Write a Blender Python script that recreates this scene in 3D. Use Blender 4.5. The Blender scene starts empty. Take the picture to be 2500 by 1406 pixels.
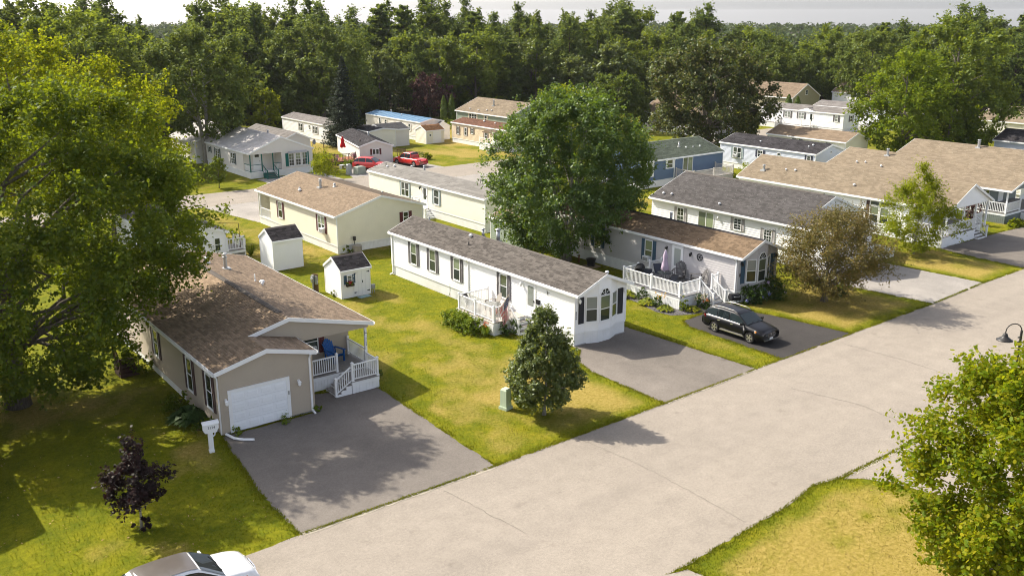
import bpy, math, random
import numpy as np
from mathutils import Vector, Matrix

# ---------------------------------------------------------------- camera, sky, sun, exposure
sc = bpy.context.scene
COL = sc.collection
rad = math.radians
F_PX, Y_HOR, CAM_H = 2290.0, 29.0, 19.5
PITCH = math.atan((703 - Y_HOR) / F_PX)
HEAD = rad(38.37)
fw = Vector((math.sin(HEAD) * math.cos(PITCH), math.cos(HEAD) * math.cos(PITCH), -math.sin(PITCH)))
rt = Vector((math.cos(HEAD), -math.sin(HEAD), 0))
up = rt.cross(fw)
cd = bpy.data.cameras.new('camera')
cam = bpy.data.objects.new('camera', cd)
COL.objects.link(cam)
cam.matrix_world = Matrix(((rt.x, up.x, -fw.x, 0), (rt.y, up.y, -fw.y, 0), (rt.z, up.z, -fw.z, CAM_H), (0, 0, 0, 1)))
cd.sensor_fit = 'HORIZONTAL'
cd.sensor_width = 36.0
cd.lens = F_PX / 2500 * 36
cd.clip_end = 9000
cd.clip_start = 0.5
sc.camera = cam

SUN_EL = rad(42.5)
SUN_AZ = rad(-23.0)          # from +Y, positive towards +X
to_sun = Vector((math.sin(SUN_AZ) * math.cos(SUN_EL), math.cos(SUN_AZ) * math.cos(SUN_EL), math.sin(SUN_EL)))
w = bpy.data.worlds.new('World')
sc.world = w
w.use_nodes = True
wn = w.node_tree
sky = wn.nodes.new('ShaderNodeTexSky')
sky.sky_type = 'NISHITA'
sky.sun_disc = False
sky.sun_elevation = SUN_EL
sky.sun_rotation = SUN_AZ
sky.air_density = 0.5
sky.dust_density = 2.0
sky.ozone_density = 1.0
hs = wn.nodes.new('ShaderNodeHueSaturation')        # camera white balance: an evenly less blue sky
hs.inputs['Saturation'].default_value = 0.5
wn.links.new(sky.outputs[0], hs.inputs['Color'])
wn.links.new(hs.outputs[0], wn.nodes['Background'].inputs[0])
wn.nodes['Background'].inputs[1].default_value = 0.15
sl = bpy.data.lights.new('sun', 'SUN')
sl.energy = 3.3
sl.angle = rad(0.55)
sl.color = (1.0, 0.93, 0.80)
so = bpy.data.objects.new('sun', sl)
COL.objects.link(so)
so.rotation_euler = to_sun.to_track_quat('Z', 'Y').to_euler()
so.location = (0, 0, 60)
sc.view_settings.view_transform = 'Standard'
sc.view_settings.look = 'None'
sc.view_settings.gamma = 1.0
sc.view_settings.exposure = 1.25
sc.render.engine = 'CYCLES'
sc.cycles.use_denoising = True
sc.cycles.denoising_prefilter = 'ACCURATE'
sc.cycles.pixel_filter_type = 'BLACKMAN_HARRIS'
sc.cycles.filter_width = 1.05
sc.cycles.max_bounces = 8
sc.cycles.diffuse_bounces = 5
sc.cycles.glossy_bounces = 2
sc.cycles.transmission_bounces = 4
sc.cycles.transparent_max_bounces = 4

rng = random.Random(7)
nr = np.random.default_rng(11)

# ---------------------------------------------------------------- mesh and object helpers
class MB:
    def __init__(s):
        s.v, s.f, s.m = [], [], []
    def add(s, vs, fs, m=0):
        b = len(s.v)
        s.v += [tuple(p) for p in vs]
        s.f += [tuple(i + b for i in f) for f in fs]
        s.m += [m] * len(fs)
        return s
    def hexa(s, p, m=0):       # 4 bottom points anticlockwise, 4 top points
        return s.add(p, [(3, 2, 1, 0), (4, 5, 6, 7), (0, 1, 5, 4), (1, 2, 6, 5), (2, 3, 7, 6), (3, 0, 4, 7)], m)
    def box(s, x0, x1, y0, y1, z0, z1, m=0):
        return s.hexa([(x0, y0, z0), (x1, y0, z0), (x1, y1, z0), (x0, y1, z0), (x0, y0, z1), (x1, y0, z1), (x1, y1, z1), (x0, y1, z1)], m)
    def beam(s, p, q, w, h, m=0, side=None):
        p, q = Vector(p), Vector(q)
        d = (q - p).normalized()
        a = Vector(side) if side else (Vector((0, 0, 1)).cross(d) if abs(d.z) < 0.98 else Vector((1, 0, 0)))
        a.normalize()
        b = d.cross(a)
        a, b = a * w / 2, b * h / 2
        return s.hexa([p - a - b, p + a - b, p + a + b, p - a + b, q - a - b, q + a - b, q + a + b, q - a + b], m)
    def tube(s, pts, rr, n=8, m=0):
        pts = [Vector(p) for p in pts]
        if not hasattr(rr, '__len__'):
            rr = [rr] * len(pts)
        vs, fs = [], []
        ref = Vector((0.31, 0.17, 0.93))
        for i, p in enumerate(pts):
            d = (pts[min(i + 1, len(pts) - 1)] - pts[max(i - 1, 0)]).normalized()
            a = d.cross(ref)
            if a.length < 0.1:
                a = d.cross(Vector((1, 0, 0)))
            a.normalize()
            b = d.cross(a)
            for k in range(n):
                t = 2 * math.pi * k / n
                vs.append(p + (a * math.cos(t) + b * math.sin(t)) * rr[i])
        for i in range(len(pts) - 1):
            for k in range(n):
                k2 = (k + 1) % n
                fs.append((i * n + k, i * n + k2, (i + 1) * n + k2, (i + 1) * n + k))
        fs.append(tuple(range(n - 1, -1, -1)))
        fs.append(tuple(range((len(pts) - 1) * n, len(pts) * n)))
        return s.add(vs, fs, m)
    def lathe(s, prof, n=16, m=0, loc=(0, 0, 0), axis='Z'):
        vs, fs = [], []
        for r, z in prof:
            for k in range(n):
                t = 2 * math.pi * k / n
                c, q = r * math.cos(t), r * math.sin(t)
                p = (c, q, z) if axis == 'Z' else ((c, z, q) if axis == 'Y' else (z, c, q))
                vs.append((p[0] + loc[0], p[1] + loc[1], p[2] + loc[2]))
        for i in range(len(prof) - 1):
            for k in range(n):
                k2 = (k + 1) % n
                fs.append((i * n + k, i * n + k2, (i + 1) * n + k2, (i + 1) * n + k))
        fs.append(tuple(range(n - 1, -1, -1)))
        fs.append(tuple(range((len(prof) - 1) * n, len(prof) * n)))
        return s.add(vs, fs, m)
    def prism(s, poly, y0, y1, m=0):        # polygon in XZ pushed along Y
        n = len(poly)
        vs = [(x, y0, z) for x, z in poly] + [(x, y1, z) for x, z in poly]
        fs = [tuple(range(n)), tuple(range(2 * n - 1, n - 1, -1))] + [(i, i + n, (i + 1) % n + n, (i + 1) % n) for i in range(n)]
        return s.add(vs, fs, m)
    def mesh(s, name, mats, smooth=False):
        me = bpy.data.meshes.new(name)
        me.from_pydata(s.v, [], s.f)
        for x in (mats if isinstance(mats, (list, tuple)) else [mats]):
            me.materials.append(x)
        me.polygons.foreach_set('material_index', s.m)
        if smooth:
            me.polygons.foreach_set('use_smooth', [True] * len(s.f))
        me.update()
        return me
    def build(s, name, mats, parent=None, loc=(0, 0, 0), rz=0, smooth=False):
        return put(name, s.mesh(name, mats, smooth), parent, loc, rz)

def put(name, me, parent=None, loc=(0, 0, 0), rz=0, rot=None, scale=None):
    o = bpy.data.objects.new(name, me)
    COL.objects.link(o)
    if parent:
        o.parent = parent
    o.location = loc
    o.rotation_euler = rot if rot else (0, 0, rz)
    if scale:
        o.scale = scale if hasattr(scale, '__len__') else (scale,) * 3
    return o

def tag(o, label=None, cat=None, group=None, kind=None):
    if label: o['label'] = label
    if cat: o['category'] = cat
    if group: o['group'] = group
    if kind: o['kind'] = kind
    return o

def thing(name, label, cat, loc=(0, 0, 0), rz=0, group=None):
    return tag(put(name, None, None, loc, rz), label, cat, group)

def np_mesh(name, verts, quads, mats, npoly=4, mat_idx=None):
    verts = np.asarray(verts, np.float32).reshape(-1, 3)
    quads = np.asarray(quads, np.int32).reshape(-1, npoly)
    me = bpy.data.meshes.new(name)
    me.vertices.add(len(verts))
    me.vertices.foreach_set('co', verts.ravel())
    me.loops.add(quads.size)
    me.loops.foreach_set('vertex_index', quads.ravel())
    me.polygons.add(len(quads))
    me.polygons.foreach_set('loop_start', np.arange(len(quads), dtype=np.int32) * npoly)
    me.polygons.foreach_set('loop_total', np.full(len(quads), npoly, np.int32))
    if mat_idx is not None:
        me.polygons.foreach_set('material_index', np.asarray(mat_idx, np.int32))
    for x in (mats if isinstance(mats, (list, tuple)) else [mats]):
        me.materials.append(x)
    me.update(calc_edges=True)
    return me

def copy_tree(o, parent=None, loc=None, rz=None, scale=None):
    c = o.copy()
    COL.objects.link(c)
    c.parent = parent
    if loc is not None: c.location = loc
    if rz is not None: c.rotation_euler = (0, 0, rz)
    if scale is not None: c.scale = scale
    for ch in o.children:
        copy_tree(ch, c)
    return c

# ---------------------------------------------------------------- materials
MATS = {}
def base_mat(name, rough=0.6, spec=0.3, metal=0.0):
    m = bpy.data.materials.new(name)
    m.use_nodes = True
    nt = m.node_tree
    p = nt.nodes['Principled BSDF']
    p.inputs['Roughness'].default_value = rough
    p.inputs['Specular IOR Level'].default_value = spec
    p.inputs['Metallic'].default_value = metal
    return m, nt, p

def N(nt, t, **kw):
    n = nt.nodes.new(t)
    for k, v in kw.items():
        setattr(n, k, v)
    return n

def noise(nt, scale, detail=4, vec=None, rough=0.55):
    n = N(nt, 'ShaderNodeTexNoise')
    n.inputs['Scale'].default_value = scale
    n.inputs['Detail'].default_value = detail
    n.inputs['Roughness'].default_value = rough
    if vec is not None:
        nt.links.new(vec, n.inputs['Vector'])
    return n

def ramp(nt, fac, stops):
    r = N(nt, 'ShaderNodeValToRGB')
    e = r.color_ramp.elements
    while len(e) < len(stops):
        e.new(0.5)
    for i, (p, c) in enumerate(stops):
        e[i].position = p
        e[i].color = (*c, 1) if len(c) == 3 else c
    nt.links.new(fac, r.inputs[0])
    return r

def mixc(nt, fac, a, b, typ='MIX'):
    m = N(nt, 'ShaderNodeMix', data_type='RGBA', blend_type=typ)
    for sock, val in ((m.inputs[0], fac), (m.inputs[6], a), (m.inputs[7], b)):
        if hasattr(val, 'links') or hasattr(val, 'is_linked'):
            nt.links.new(val, sock)
        elif hasattr(val, '__len__'):
            sock.default_value = (*val, 1) if len(val) == 3 else val
        else:
            sock.default_value = val
    return m.outputs[2]

def obj_vec(nt):
    return N(nt, 'ShaderNodeTexCoord').outputs['Object']
def world_vec(nt):
    return N(nt, 'ShaderNodeNewGeometry').outputs['Position']

def bump(nt, p, h, strength=0.3, dist=0.02):
    b = N(nt, 'ShaderNodeBump')
    b.inputs['Strength'].default_value = strength
    b.inputs['Distance'].default_value = dist
    nt.links.new(h, b.inputs['Height'])
    nt.links.new(b.outputs[0], p.inputs['Normal'])

def sc3(c, k):
    return tuple(min(1, x * k) for x in c)

def paint(name, c, rough=0.5, var=0.10, scale=1.3, spec=0.3, metal=0.0, dirt=0.12, grain=0.0):
    """painted, vinyl or metal surface with faint unevenness and dirt"""
    if name in MATS:
        return MATS[name]
    m, nt, p = base_mat(name, rough, spec, metal)
    v = world_vec(nt)
    a = noise(nt, scale, 5, v)
    r = ramp(nt, a.outputs[0], [(0.25, sc3(c, 1 - var)), (0.75, sc3(c, 1 + var * 0.5))])
    out = r.outputs[0]
    if dirt:
        d = noise(nt, 0.35, 6, v, 0.7)
        dr = ramp(nt, d.outputs[0], [(0.5, (0, 0, 0)), (0.8, (1, 1, 1))])
        mm = N(nt, 'ShaderNodeMath', operation='MULTIPLY')
        nt.links.new(dr.outputs[0], mm.inputs[0])
        mm.inputs[1].default_value = dirt
        out = mixc(nt, mm.outputs[0], out, sc3((c[0] * 0.62, c[1] * 0.58, c[2] * 0.5), 1))
    nt.links.new(out, p.inputs['Base Color'])
    if grain:
        g = noise(nt, 60, 3, v)
        bump(nt, p, g.outputs[0], grain, 0.01)
    MATS[name] = m
    return m

def shingle_mat(name, cols, rough=0.95):
    if name in MATS:
        return MATS[name]
    m, nt, p = base_mat(name, rough, 0.1)
    g = N(nt, 'ShaderNodeNewGeometry')
    k = len(cols)
    r = ramp(nt, g.outputs['Random Per Island'], [((i + 0.5) / k, c) for i, c in enumerate(cols)])
    v = obj_vec(nt)
    n1 = noise(nt, 0.5, 4, v, 0.6)
    r1 = ramp(nt, n1.outputs[0], [(0.3, (0.90, 0.89, 0.88)), (0.7, (1.06, 1.06, 1.06))])
    n2 = noise(nt, 45, 2, v)
    r2 = ramp(nt, n2.outputs[0], [(0.3, (0.84, 0.84, 0.84)), (0.7, (1.12, 1.12, 1.12))])
    c1 = mixc(nt, 1.0, r.outputs[0], r1.outputs[0], 'MULTIPLY')
    c2 = mixc(nt, 1.0, c1, r2.outputs[0], 'MULTIPLY')
    nt.links.new(c2, p.inputs['Base Color'])
    bump(nt, p, n2.outputs[0], 0.4, 0.01)
    MATS[name] = m
    return m

def leaf_mat(name, cols, trans=(0.30, 0.34, 0.03), tfac=0.38, gloss=0.018):
    if name in MATS:
        return MATS[name]
    m = bpy.data.materials.new(name)
    m.use_nodes = True
    nt = m.node_tree
    nt.nodes.remove(nt.nodes['Principled BSDF'])
    out = nt.nodes['Material Output']
    g = N(nt, 'ShaderNodeNewGeometry')
    k = len(cols)
    r = ramp(nt, g.outputs['Random Per Island'], [((i + 0.5) / k, c) for i, c in enumerate(cols)])
    n1 = noise(nt, 0.55, 2, g.outputs['Position'])
    r1 = ramp(nt, n1.outputs[0], [(0.3, (0.75, 0.82, 0.8)), (0.7, (1.2, 1.12, 1.0))])
    c = mixc(nt, 1.0, r.outputs[0], r1.outputs[0], 'MULTIPLY')
    d = N(nt, 'ShaderNodeBsdfDiffuse')
    nt.links.new(c, d.inputs[0])
    t = N(nt, 'ShaderNodeBsdfTranslucent')
    tc = mixc(nt, 0.55, c, trans)
    nt.links.new(tc, t.inputs[0])
    mx = N(nt, 'ShaderNodeMixShader')
    mx.inputs[0].default_value = tfac
    nt.links.new(d.outputs[0], mx.inputs[1])
    nt.links.new(t.outputs[0], mx.inputs[2])
    gl = N(nt, 'ShaderNodeBsdfGlossy')
    gl.inputs['Roughness'].default_value = 0.5
    gl.inputs[0].default_value = (0.9, 0.95, 0.85, 1)
    m2 = N(nt, 'ShaderNodeMixShader')
    m2.inputs[0].default_value = gloss
    nt.links.new(mx.outputs[0], m2.inputs[1])
    nt.links.new(gl.outputs[0], m2.inputs[2])
    nt.links.new(m2.outputs[0], out.inputs[0])
    MATS[name] = m
    return m

def bark_mat(name, c):
    if name in MATS:
        return MATS[name]
    m, nt, p = base_mat(name, 0.95, 0.1)
    v = obj_vec(nt)
    mp = N(nt, 'ShaderNodeMapping')
    mp.inputs['Scale'].default_value = (9, 9, 1.6)
    nt.links.new(v, mp.inputs[0])
    n1 = noise(nt, 1.6, 6, mp.outputs[0], 0.65)
    r = ramp(nt, n1.outputs[0], [(0.3, sc3(c, 0.45)), (0.6, c), (0.8, sc3(c, 1.45))])
    nt.links.new(r.outputs[0], p.inputs['Base Color'])
    bump(nt, p, n1.outputs[0], 0.8, 0.05)
    MATS[name] = m
    return m

def glass_mat(name, c, rough=0.04, blinds=None):
    if name in MATS:
        return MATS[name]
    m, nt, p = base_mat(name, rough, 0.65)
    g = N(nt, 'ShaderNodeObjectInfo')
    r = ramp(nt, g.outputs['Random'], [(0.0, sc3(c, 0.5)), (0.5, c), (1.0, sc3(c, 1.6))])
    out = r.outputs[0]
    if blinds:
        wv = N(nt, 'ShaderNodeTexWave', wave_type='BANDS', bands_direction='Z')
        wv.inputs['Scale'].default_value = 7.0
        nt.links.new(obj_vec(nt), wv.inputs['Vector'])
        rr = ramp(nt, wv.outputs[0], [(0.25, (0.2, 0.2, 0.2)), (0.6, (1, 1, 1))])
        out = mixc(nt, rr.outputs[0], out, blinds)
    nt.links.new(out, p.inputs['Base Color'])
    MATS[name] = m
    return m

VINYL = paint('white_vinyl', (0.85, 0.85, 0.84), 0.45, 0.03, dirt=0.08)
TRIM = paint('white_trim', (0.84, 0.84, 0.83), 0.45, 0.04, dirt=0.1)
SKIRT = paint('white_skirting', (0.83, 0.83, 0.82), 0.5, 0.06, 2.0, dirt=0.22)
METAL = paint('galvanised_metal', (0.50, 0.50, 0.49), 0.4, 0.15, 5, metal=0.7)
BLACK = paint('black_plastic', (0.012, 0.012, 0.013), 0.5, 0.2)
DKMETAL = paint('dark_painted_metal', (0.03, 0.028, 0.027), 0.45, 0.2)
GREYDECK = paint('grey_deck_board', (0.27, 0.25, 0.23), 0.75, 0.25, 7)
GLASS = glass_mat('window_glass', (0.035, 0.045, 0.035))
GLASSG = glass_mat('window_glass_with_pale_curtain', (0.17, 0.20, 0.12))
GLASSB = glass_mat('window_glass_with_blind', (0.06, 0.08, 0.07), blinds=(0.32, 0.34, 0.30))
# ---------------------------------------------------------------- ground, roads, driveways
def vnoise(x, y, s, seed):
    """smooth value noise on arrays"""
    x = np.asarray(x) / s + seed * 17.13
    y = np.asarray(y) / s + seed * 7.77
    xi, yi = np.floor(x).astype(np.int64), np.floor(y).astype(np.int64)
    xf, yf = x - xi, y - yi
    u, v = xf * xf * (3 - 2 * xf), yf * yf * (3 - 2 * yf)
    def h(a, b):
        n = (a * 374761393 + b * 668265263 + seed * 974711) & 0x7fffffff
        n = ((n ^ (n >> 13)) * 1274126177) & 0x7fffffff
        return ((n ^ (n >> 16)) & 0xffff) / 65535.0
    return (h(xi, yi) * (1 - u) + h(xi + 1, yi) * u) * (1 - v) + (h(xi, yi + 1) * (1 - u) + h(xi + 1, yi + 1) * u) * v

ROAD = [(-80, 20.0), (23.6, 19.7), (30, 20.0), (32.6, 20.4), (34.1, 20.1), (44, 19.9), (120, 20.2), (330, 20), (330, 31.6), (120, 31.2), (76, 31.0), (69.7, 31.0), (61.7, 30.65), (51.6, 30.6), (42, 30.5), (34.2, 30.35), (23.05, 30.25), (13.6, 30.4), (-80, 30.1)]
BACKROAD = [(-90, 96.0), (20, 96.0), (34.4, 94.9), (45, 94.4), (70, 94.2), (100, 94.2), (170, 94.0), (330, 92), (330, 99), (170, 101), (75, 101.6), (56, 101.3), (43, 101.9), (35, 102.4), (-90, 103)]
DRIVES = {
    'tan': [(14.62, 40.75), (13.75, 34.5), (13.6, 30.45), (23.05, 30.3), (23.3, 36), (23.6, 41.6), (19.6, 43.1), (19.4, 40.6)],
    'white': [(34.2, 30.4), (41.9, 30.5), (41.6, 36), (41.3, 41.6), (40.65, 41.6), (40.65, 39.9), (36.2, 39.9), (36.1, 39.0), (34.7, 37.6), (34.25, 36)],
    'grey': [(44.4, 30.5), (51.6, 30.6), (50.75, 36.1), (49.9, 38.4), (48.2, 39.2), (45.2, 38.9), (44.6, 37.9)],
    'dormer': [(61.7, 30.7), (69.7, 31.05), (69.3, 37.5), (68.9, 41.3), (62.6, 41.3), (60.3, 39.2), (61.0, 36)],
    'porch': [(76.4, 31.1), (97, 31.2), (97, 37.6), (88, 38.2), (77.2, 38.5), (76.8, 36)],
    'near_left': [(-20, 19.95), (22.6, 19.85), (23.6, 19.5), (23.75, 18.9), (23.2, 16), (22.6, 4), (-20, 4)],
    'opposite': [(34.15, 19.9), (44.2, 19.85), (44.5, 9), (37.4, 9), (36.7, 14), (36.0, 16.8), (35.5, 18.4), (34.9, 19.35)],
    'yellow': [(34.3, 94.9), (35.3, 88), (35.9, 84.6), (44.5, 84.6), (44.3, 94.4)],
    'cream': [(52.5, 94.2), (52.5, 88.2), (62, 86), (75, 86), (75, 94.2)],
    'small': [(27.0, 95.6), (27.2, 82), (31.6, 82), (31.9, 95.2)],
    'green_trim': [(45.6, 101.9), (45.8, 107.6), (54.2, 107.8), (54.2, 101.5)],
    'park': [(55.5, 101.4), (56.6, 105.2), (58.8, 109.2), (65.4, 108.4), (68.6, 106.5), (69.0, 101.4)],
    'long_white': [(139.8, 100.9), (140.4, 97), (140.4, 88), (152, 86), (153, 100.9)],
    'far_cream': [(104, 100.5), (104, 88), (111, 84), (112, 100.5)],
    'blue': [(88, 94.2), (88, 84), (96, 84), (96, 94.2)],
}
HARD = [ROAD, BACKROAD] + list(DRIVES.values())

def poly_dist(px, py, poly):
    d = np.full(px.shape, 1e9)
    inside = np.zeros(px.shape, bool)
    n = len(poly)
    for i in range(n):
        ax, ay = poly[i]
        bx, by = poly[(i + 1) % n]
        ex, ey = bx - ax, by - ay
        t = np.clip(((px - ax) * ex + (py - ay) * ey) / (ex * ex + ey * ey + 1e-9), 0, 1)
        d = np.minimum(d, np.hypot(px - ax - t * ex, py - ay - t * ey))
        c = ((ay > py) != (by > py)) & (px < (bx - ax) * (py - ay) / (by - ay + 1e-12) + ax)
        inside ^= c
    return np.where(inside, -d, d)

def pave_dist(px, py):
    d = np.full(px.shape, 1e9)
    for p in HARD:
        xs, ys = [a for a, b in p], [b for a, b in p]
        near = (px > min(xs) - 3) & (px < max(xs) + 3) & (py > min(ys) - 3) & (py < max(ys) + 3)
        if near.any():
            dd = np.full(px.shape, 1e9)
            dd[near] = poly_dist(px[near], py[near], p)
            d = np.minimum(d, dd)
    return d

def dryness(px, py, pd):
    b = np.full(px.shape, 0.04)
    def reg(x0, x1, y0, y1, val, soft=1.5):
        k = np.clip((px - x0) / soft, 0, 1) * np.clip((x1 - px) / soft, 0, 1) * np.clip((py - y0) / soft, 0, 1) * np.clip((y1 - py) / soft, 0, 1)
        np.copyto(b, b * (1 - k) + val * k)
    reg(20, 36.5, 5, 20.6, 0.50)
    np.copyto(b, b + np.where(py < 20.6, 0.16 * np.sin((px * 0.35 + py) * 5.2) * vnoise(px, py, 2.5, 61), 0))
    reg(22.5, 34.6, 29.6, 38.5, 0.36)
    reg(23, 34, 37, 60, 0.10)
    reg(41.2, 45.0, 29.6, 37, 0.42, 0.8)
    reg(50, 62, 29.5, 40, 0.24)
    reg(69, 77, 30, 40, 0.34)
    reg(24, 36, 70, 95, 0.30)
    reg(56, 100, 101, 150, 0.30, 4)
    reg(-10, 12, 29.5, 36, 0.20, 3)
    n = 0.45 * vnoise(px, py, 5.0, 3) + 0.3 * vnoise(px, py, 1.8, 5) + 0.25 * vnoise(px, py, 0.7, 9)
    d = np.clip((n - 0.62 + b * 0.95) * 3.4, 0, 1)
    edge = np.clip((pd - 0.35 - 0.5 * vnoise(px, py, 1.1, 21)) / 0.7, 0, 1)
    return d * edge

def axis(lo, hi, step, far):
    a = list(np.arange(lo, hi + 1e-6, step))
    g, k, up_, dn = step, 0, [], []
    p = hi
    while p < far:
        g *= 1.28
        p += g
        up_.append(p)
    p, g = lo, step
    while p > -far:
        g *= 1.28
        p -= g
        dn.append(p)
    return np.array(dn[::-1] + a + up_)

gx, gy = axis(-8, 100, 0.55, 4500), axis(6, 112, 0.55, 4500)
XX, YY = np.meshgrid(gx, gy)
px, py = XX.ravel(), YY.ravel()
pdist = pave_dist(px, py)
dry = dryness(px, py, pdist)
nx, ny = len(gx), len(gy)
iv = np.arange(nx * ny).reshape(ny, nx)
q = np.stack([iv[:-1, :-1], iv[:-1, 1:], iv[1:, 1:], iv[1:, :-1]], -1).reshape(-1, 4)

# the wood's edge, the same line the trees follow further down
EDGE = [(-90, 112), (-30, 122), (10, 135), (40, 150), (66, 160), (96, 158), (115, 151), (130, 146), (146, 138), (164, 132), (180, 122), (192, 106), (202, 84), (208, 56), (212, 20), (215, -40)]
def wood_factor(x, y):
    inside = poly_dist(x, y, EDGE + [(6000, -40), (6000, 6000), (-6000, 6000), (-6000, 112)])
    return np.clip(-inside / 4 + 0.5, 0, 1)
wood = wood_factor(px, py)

gm, gnt, gp = base_mat('lawn', 0.95, 0.08)
at = N(gnt, 'ShaderNodeAttribute', attribute_name='lawn')
sep = N(gnt, 'ShaderNodeSeparateColor')
gnt.links.new(at.outputs['Color'], sep.inputs[0])
gv = world_vec(gnt)
n_a = noise(gnt, 0.35, 5, gv, 0.6)
n_b = noise(gnt, 5.5, 5, gv, 0.7)
n_c = noise(gnt, 34, 3, gv, 0.7)
green = ramp(gnt, n_a.outputs[0], [(0.3, (0.115, 0.130, 0.006)), (0.55, (0.165, 0.165, 0.007)), (0.75, (0.215, 0.19, 0.012))])
fine = ramp(gnt, n_c.outputs[0], [(0.25, (0.62, 0.64, 0.6)), (0.75, (1.32, 1.30, 1.25))])
midv = ramp(gnt, n_b.outputs[0], [(0.28, (0.60, 0.66, 0.58)), (0.72, (1.28, 1.22, 1.2))])
n_d = noise(gnt, 1.3, 4, gv, 0.6)
clump = ramp(gnt, n_d.outputs[0], [(0.35, (0.70, 0.80, 0.7)), (0.6, (1.06, 1.04, 1.0))])
g0 = mixc(gnt, 1.0, green.outputs[0], clump.outputs[0], 'MULTIPLY')
g1 = mixc(gnt, 1.0, g0, midv.outputs[0], 'MULTIPLY')
dryc = ramp(gnt, n_b.outputs[0], [(0.3, (0.22, 0.165, 0.028)), (0.7, (0.35, 0.265, 0.085))])
addn = N(gnt, 'ShaderNodeMath', operation='MULTIPLY_ADD')
gnt.links.new(n_b.outputs[0], addn.inputs[0])
addn.inputs[1].default_value = 0.9
addn.inputs[2].default_value = -0.45
su = N(gnt, 'ShaderNodeMath', operation='ADD', use_clamp=True)
gnt.links.new(sep.outputs[0], su.inputs[0])
gnt.links.new(addn.outputs[0], su.inputs[1])
mu = N(gnt, 'ShaderNodeMath', operation='MULTIPLY', use_clamp=True)
gnt.links.new(su.outputs[0], mu.inputs[0])
sg = N(gnt, 'ShaderNodeMath', operation='MULTIPLY', use_clamp=True)
gnt.links.new(sep.outputs[0], sg.inputs[0])
sg.inputs[1].default_value = 4.0
gnt.links.new(sg.outputs[0], mu.inputs[1])
g2 = mixc(gnt, mu.outputs[0], g1, dryc.outputs[0])
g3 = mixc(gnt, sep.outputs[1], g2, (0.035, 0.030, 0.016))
g4 = mixc(gnt, 1.0, g3, fine.outputs[0], 'MULTIPLY')
gnt.links.new(g4, gp.inputs['Base Color'])
bump(gnt, gp, n_c.outputs[0], 0.45, 0.03)
# the land falls away slowly beyond the wood
gz = -0.0138 * np.maximum(0, np.hypot(px, py) - 900)
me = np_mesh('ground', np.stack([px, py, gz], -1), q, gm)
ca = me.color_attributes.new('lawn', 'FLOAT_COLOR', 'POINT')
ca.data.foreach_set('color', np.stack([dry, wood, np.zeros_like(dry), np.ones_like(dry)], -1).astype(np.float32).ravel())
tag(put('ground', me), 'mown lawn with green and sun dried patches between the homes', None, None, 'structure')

def asphalt(name, c, streak=(0.25, 6), patch=0.16, stain=0.35):
    m, nt, p = base_mat(name, 0.9, 0.2)
    v = world_vec(nt)
    n1 = noise(nt, 0.16, 5, v, 0.6)
    n2 = noise(nt, 1.1, 5, v, 0.65)
    n3 = noise(nt, 55, 2, v, 0.6)
    mp = N(nt, 'ShaderNodeMapping')
    mp.inputs['Scale'].default_value = (streak[0], streak[1], 1)
    nt.links.new(v, mp.inputs[0])
    n4 = noise(nt, 0.22, 4, mp.outputs[0], 0.6)
    a = ramp(nt, n1.outputs[0], [(0.3, sc3(c, 1 - patch)), (0.7, sc3(c, 1 + patch))])
    b = ramp(nt, n2.outputs[0], [(0.3, (0.9, 0.9, 0.9)), (0.7, (1.07, 1.07, 1.07))])
    d = ramp(nt, n3.outputs[0], [(0.25, (0.72, 0.72, 0.72)), (0.75, (1.25, 1.25, 1.25))])
    e = ramp(nt, n4.outputs[0], [(0.35, (0.92, 0.92, 0.92)), (0.65, (1.04, 1.04, 1.03))])
    o = mixc(nt, 1.0, a.outputs[0], b.outputs[0], 'MULTIPLY')
    o = mixc(nt, 1.0, o, e.outputs[0], 'MULTIPLY')
    o = mixc(nt, 1.0, o, d.outputs[0], 'MULTIPLY')
    n6 = noise(nt, 8.0, 4, v, 0.75)
    r6 = ramp(nt, n6.outputs[0], [(0.3, (0.86, 0.86, 0.86)), (0.7, (1.1, 1.1, 1.1))])
    o = mixc(nt, 1.0, o, r6.outputs[0], 'MULTIPLY')
    n7 = noise(nt, 0.9, 3, v, 0.5)
    r7 = ramp(nt, n7.outputs[0], [(0.66, (1, 1, 1)), (0.78, (0.80, 0.79, 0.78))])
    o = mixc(nt, 1.0, o, r7.outputs[0], 'MULTIPLY')
    n5 = noise(nt, 0.42, 6, v, 0.75)
    r5 = ramp(nt, n5.outputs[0], [(0.62, (0, 0, 0)), (0.74, (stain, stain, stain))])
    o = mixc(nt, r5.outputs[0], o, sc3(c, 1.7))
    nt.links.new(o, p.inputs['Base Color'])
    bump(nt, p, n3.outputs[0], 0.35, 0.01)
    return m

def resample(poly, step, jit):
    out = []
    n = len(poly)
    for i in range(n):
        a, b = Vector(poly[i]), Vector(poly[(i + 1) % n])
        L = (b - a).length
        k = max(1, int(min(L, 140) / step))
        nn = Vector((-(b - a).y, (b - a).x)) / max(L, 1e-6)
        for j in range(k):
            t = j / k
            out.append(a.lerp(b, t) + nn * (rng.uniform(-jit, jit) if j else 0))
    return out

def sheet(name, poly, z, mat, label, step=0.3, jit=0.06):
    pts = resample(poly, step, jit)
    m_ = MB()
    m_.add([(p.x, p.y, z) for p in pts] + [(p.x, p.y, -0.05) for p in pts], [tuple(range(len(pts)))] + [(i, (i + 1) % len(pts), (i + 1) % len(pts) + len(pts), i + len(pts)) for i in range(len(pts))])
    return tag(m_.build(name, mat), label, None, None, 'structure')

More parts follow.
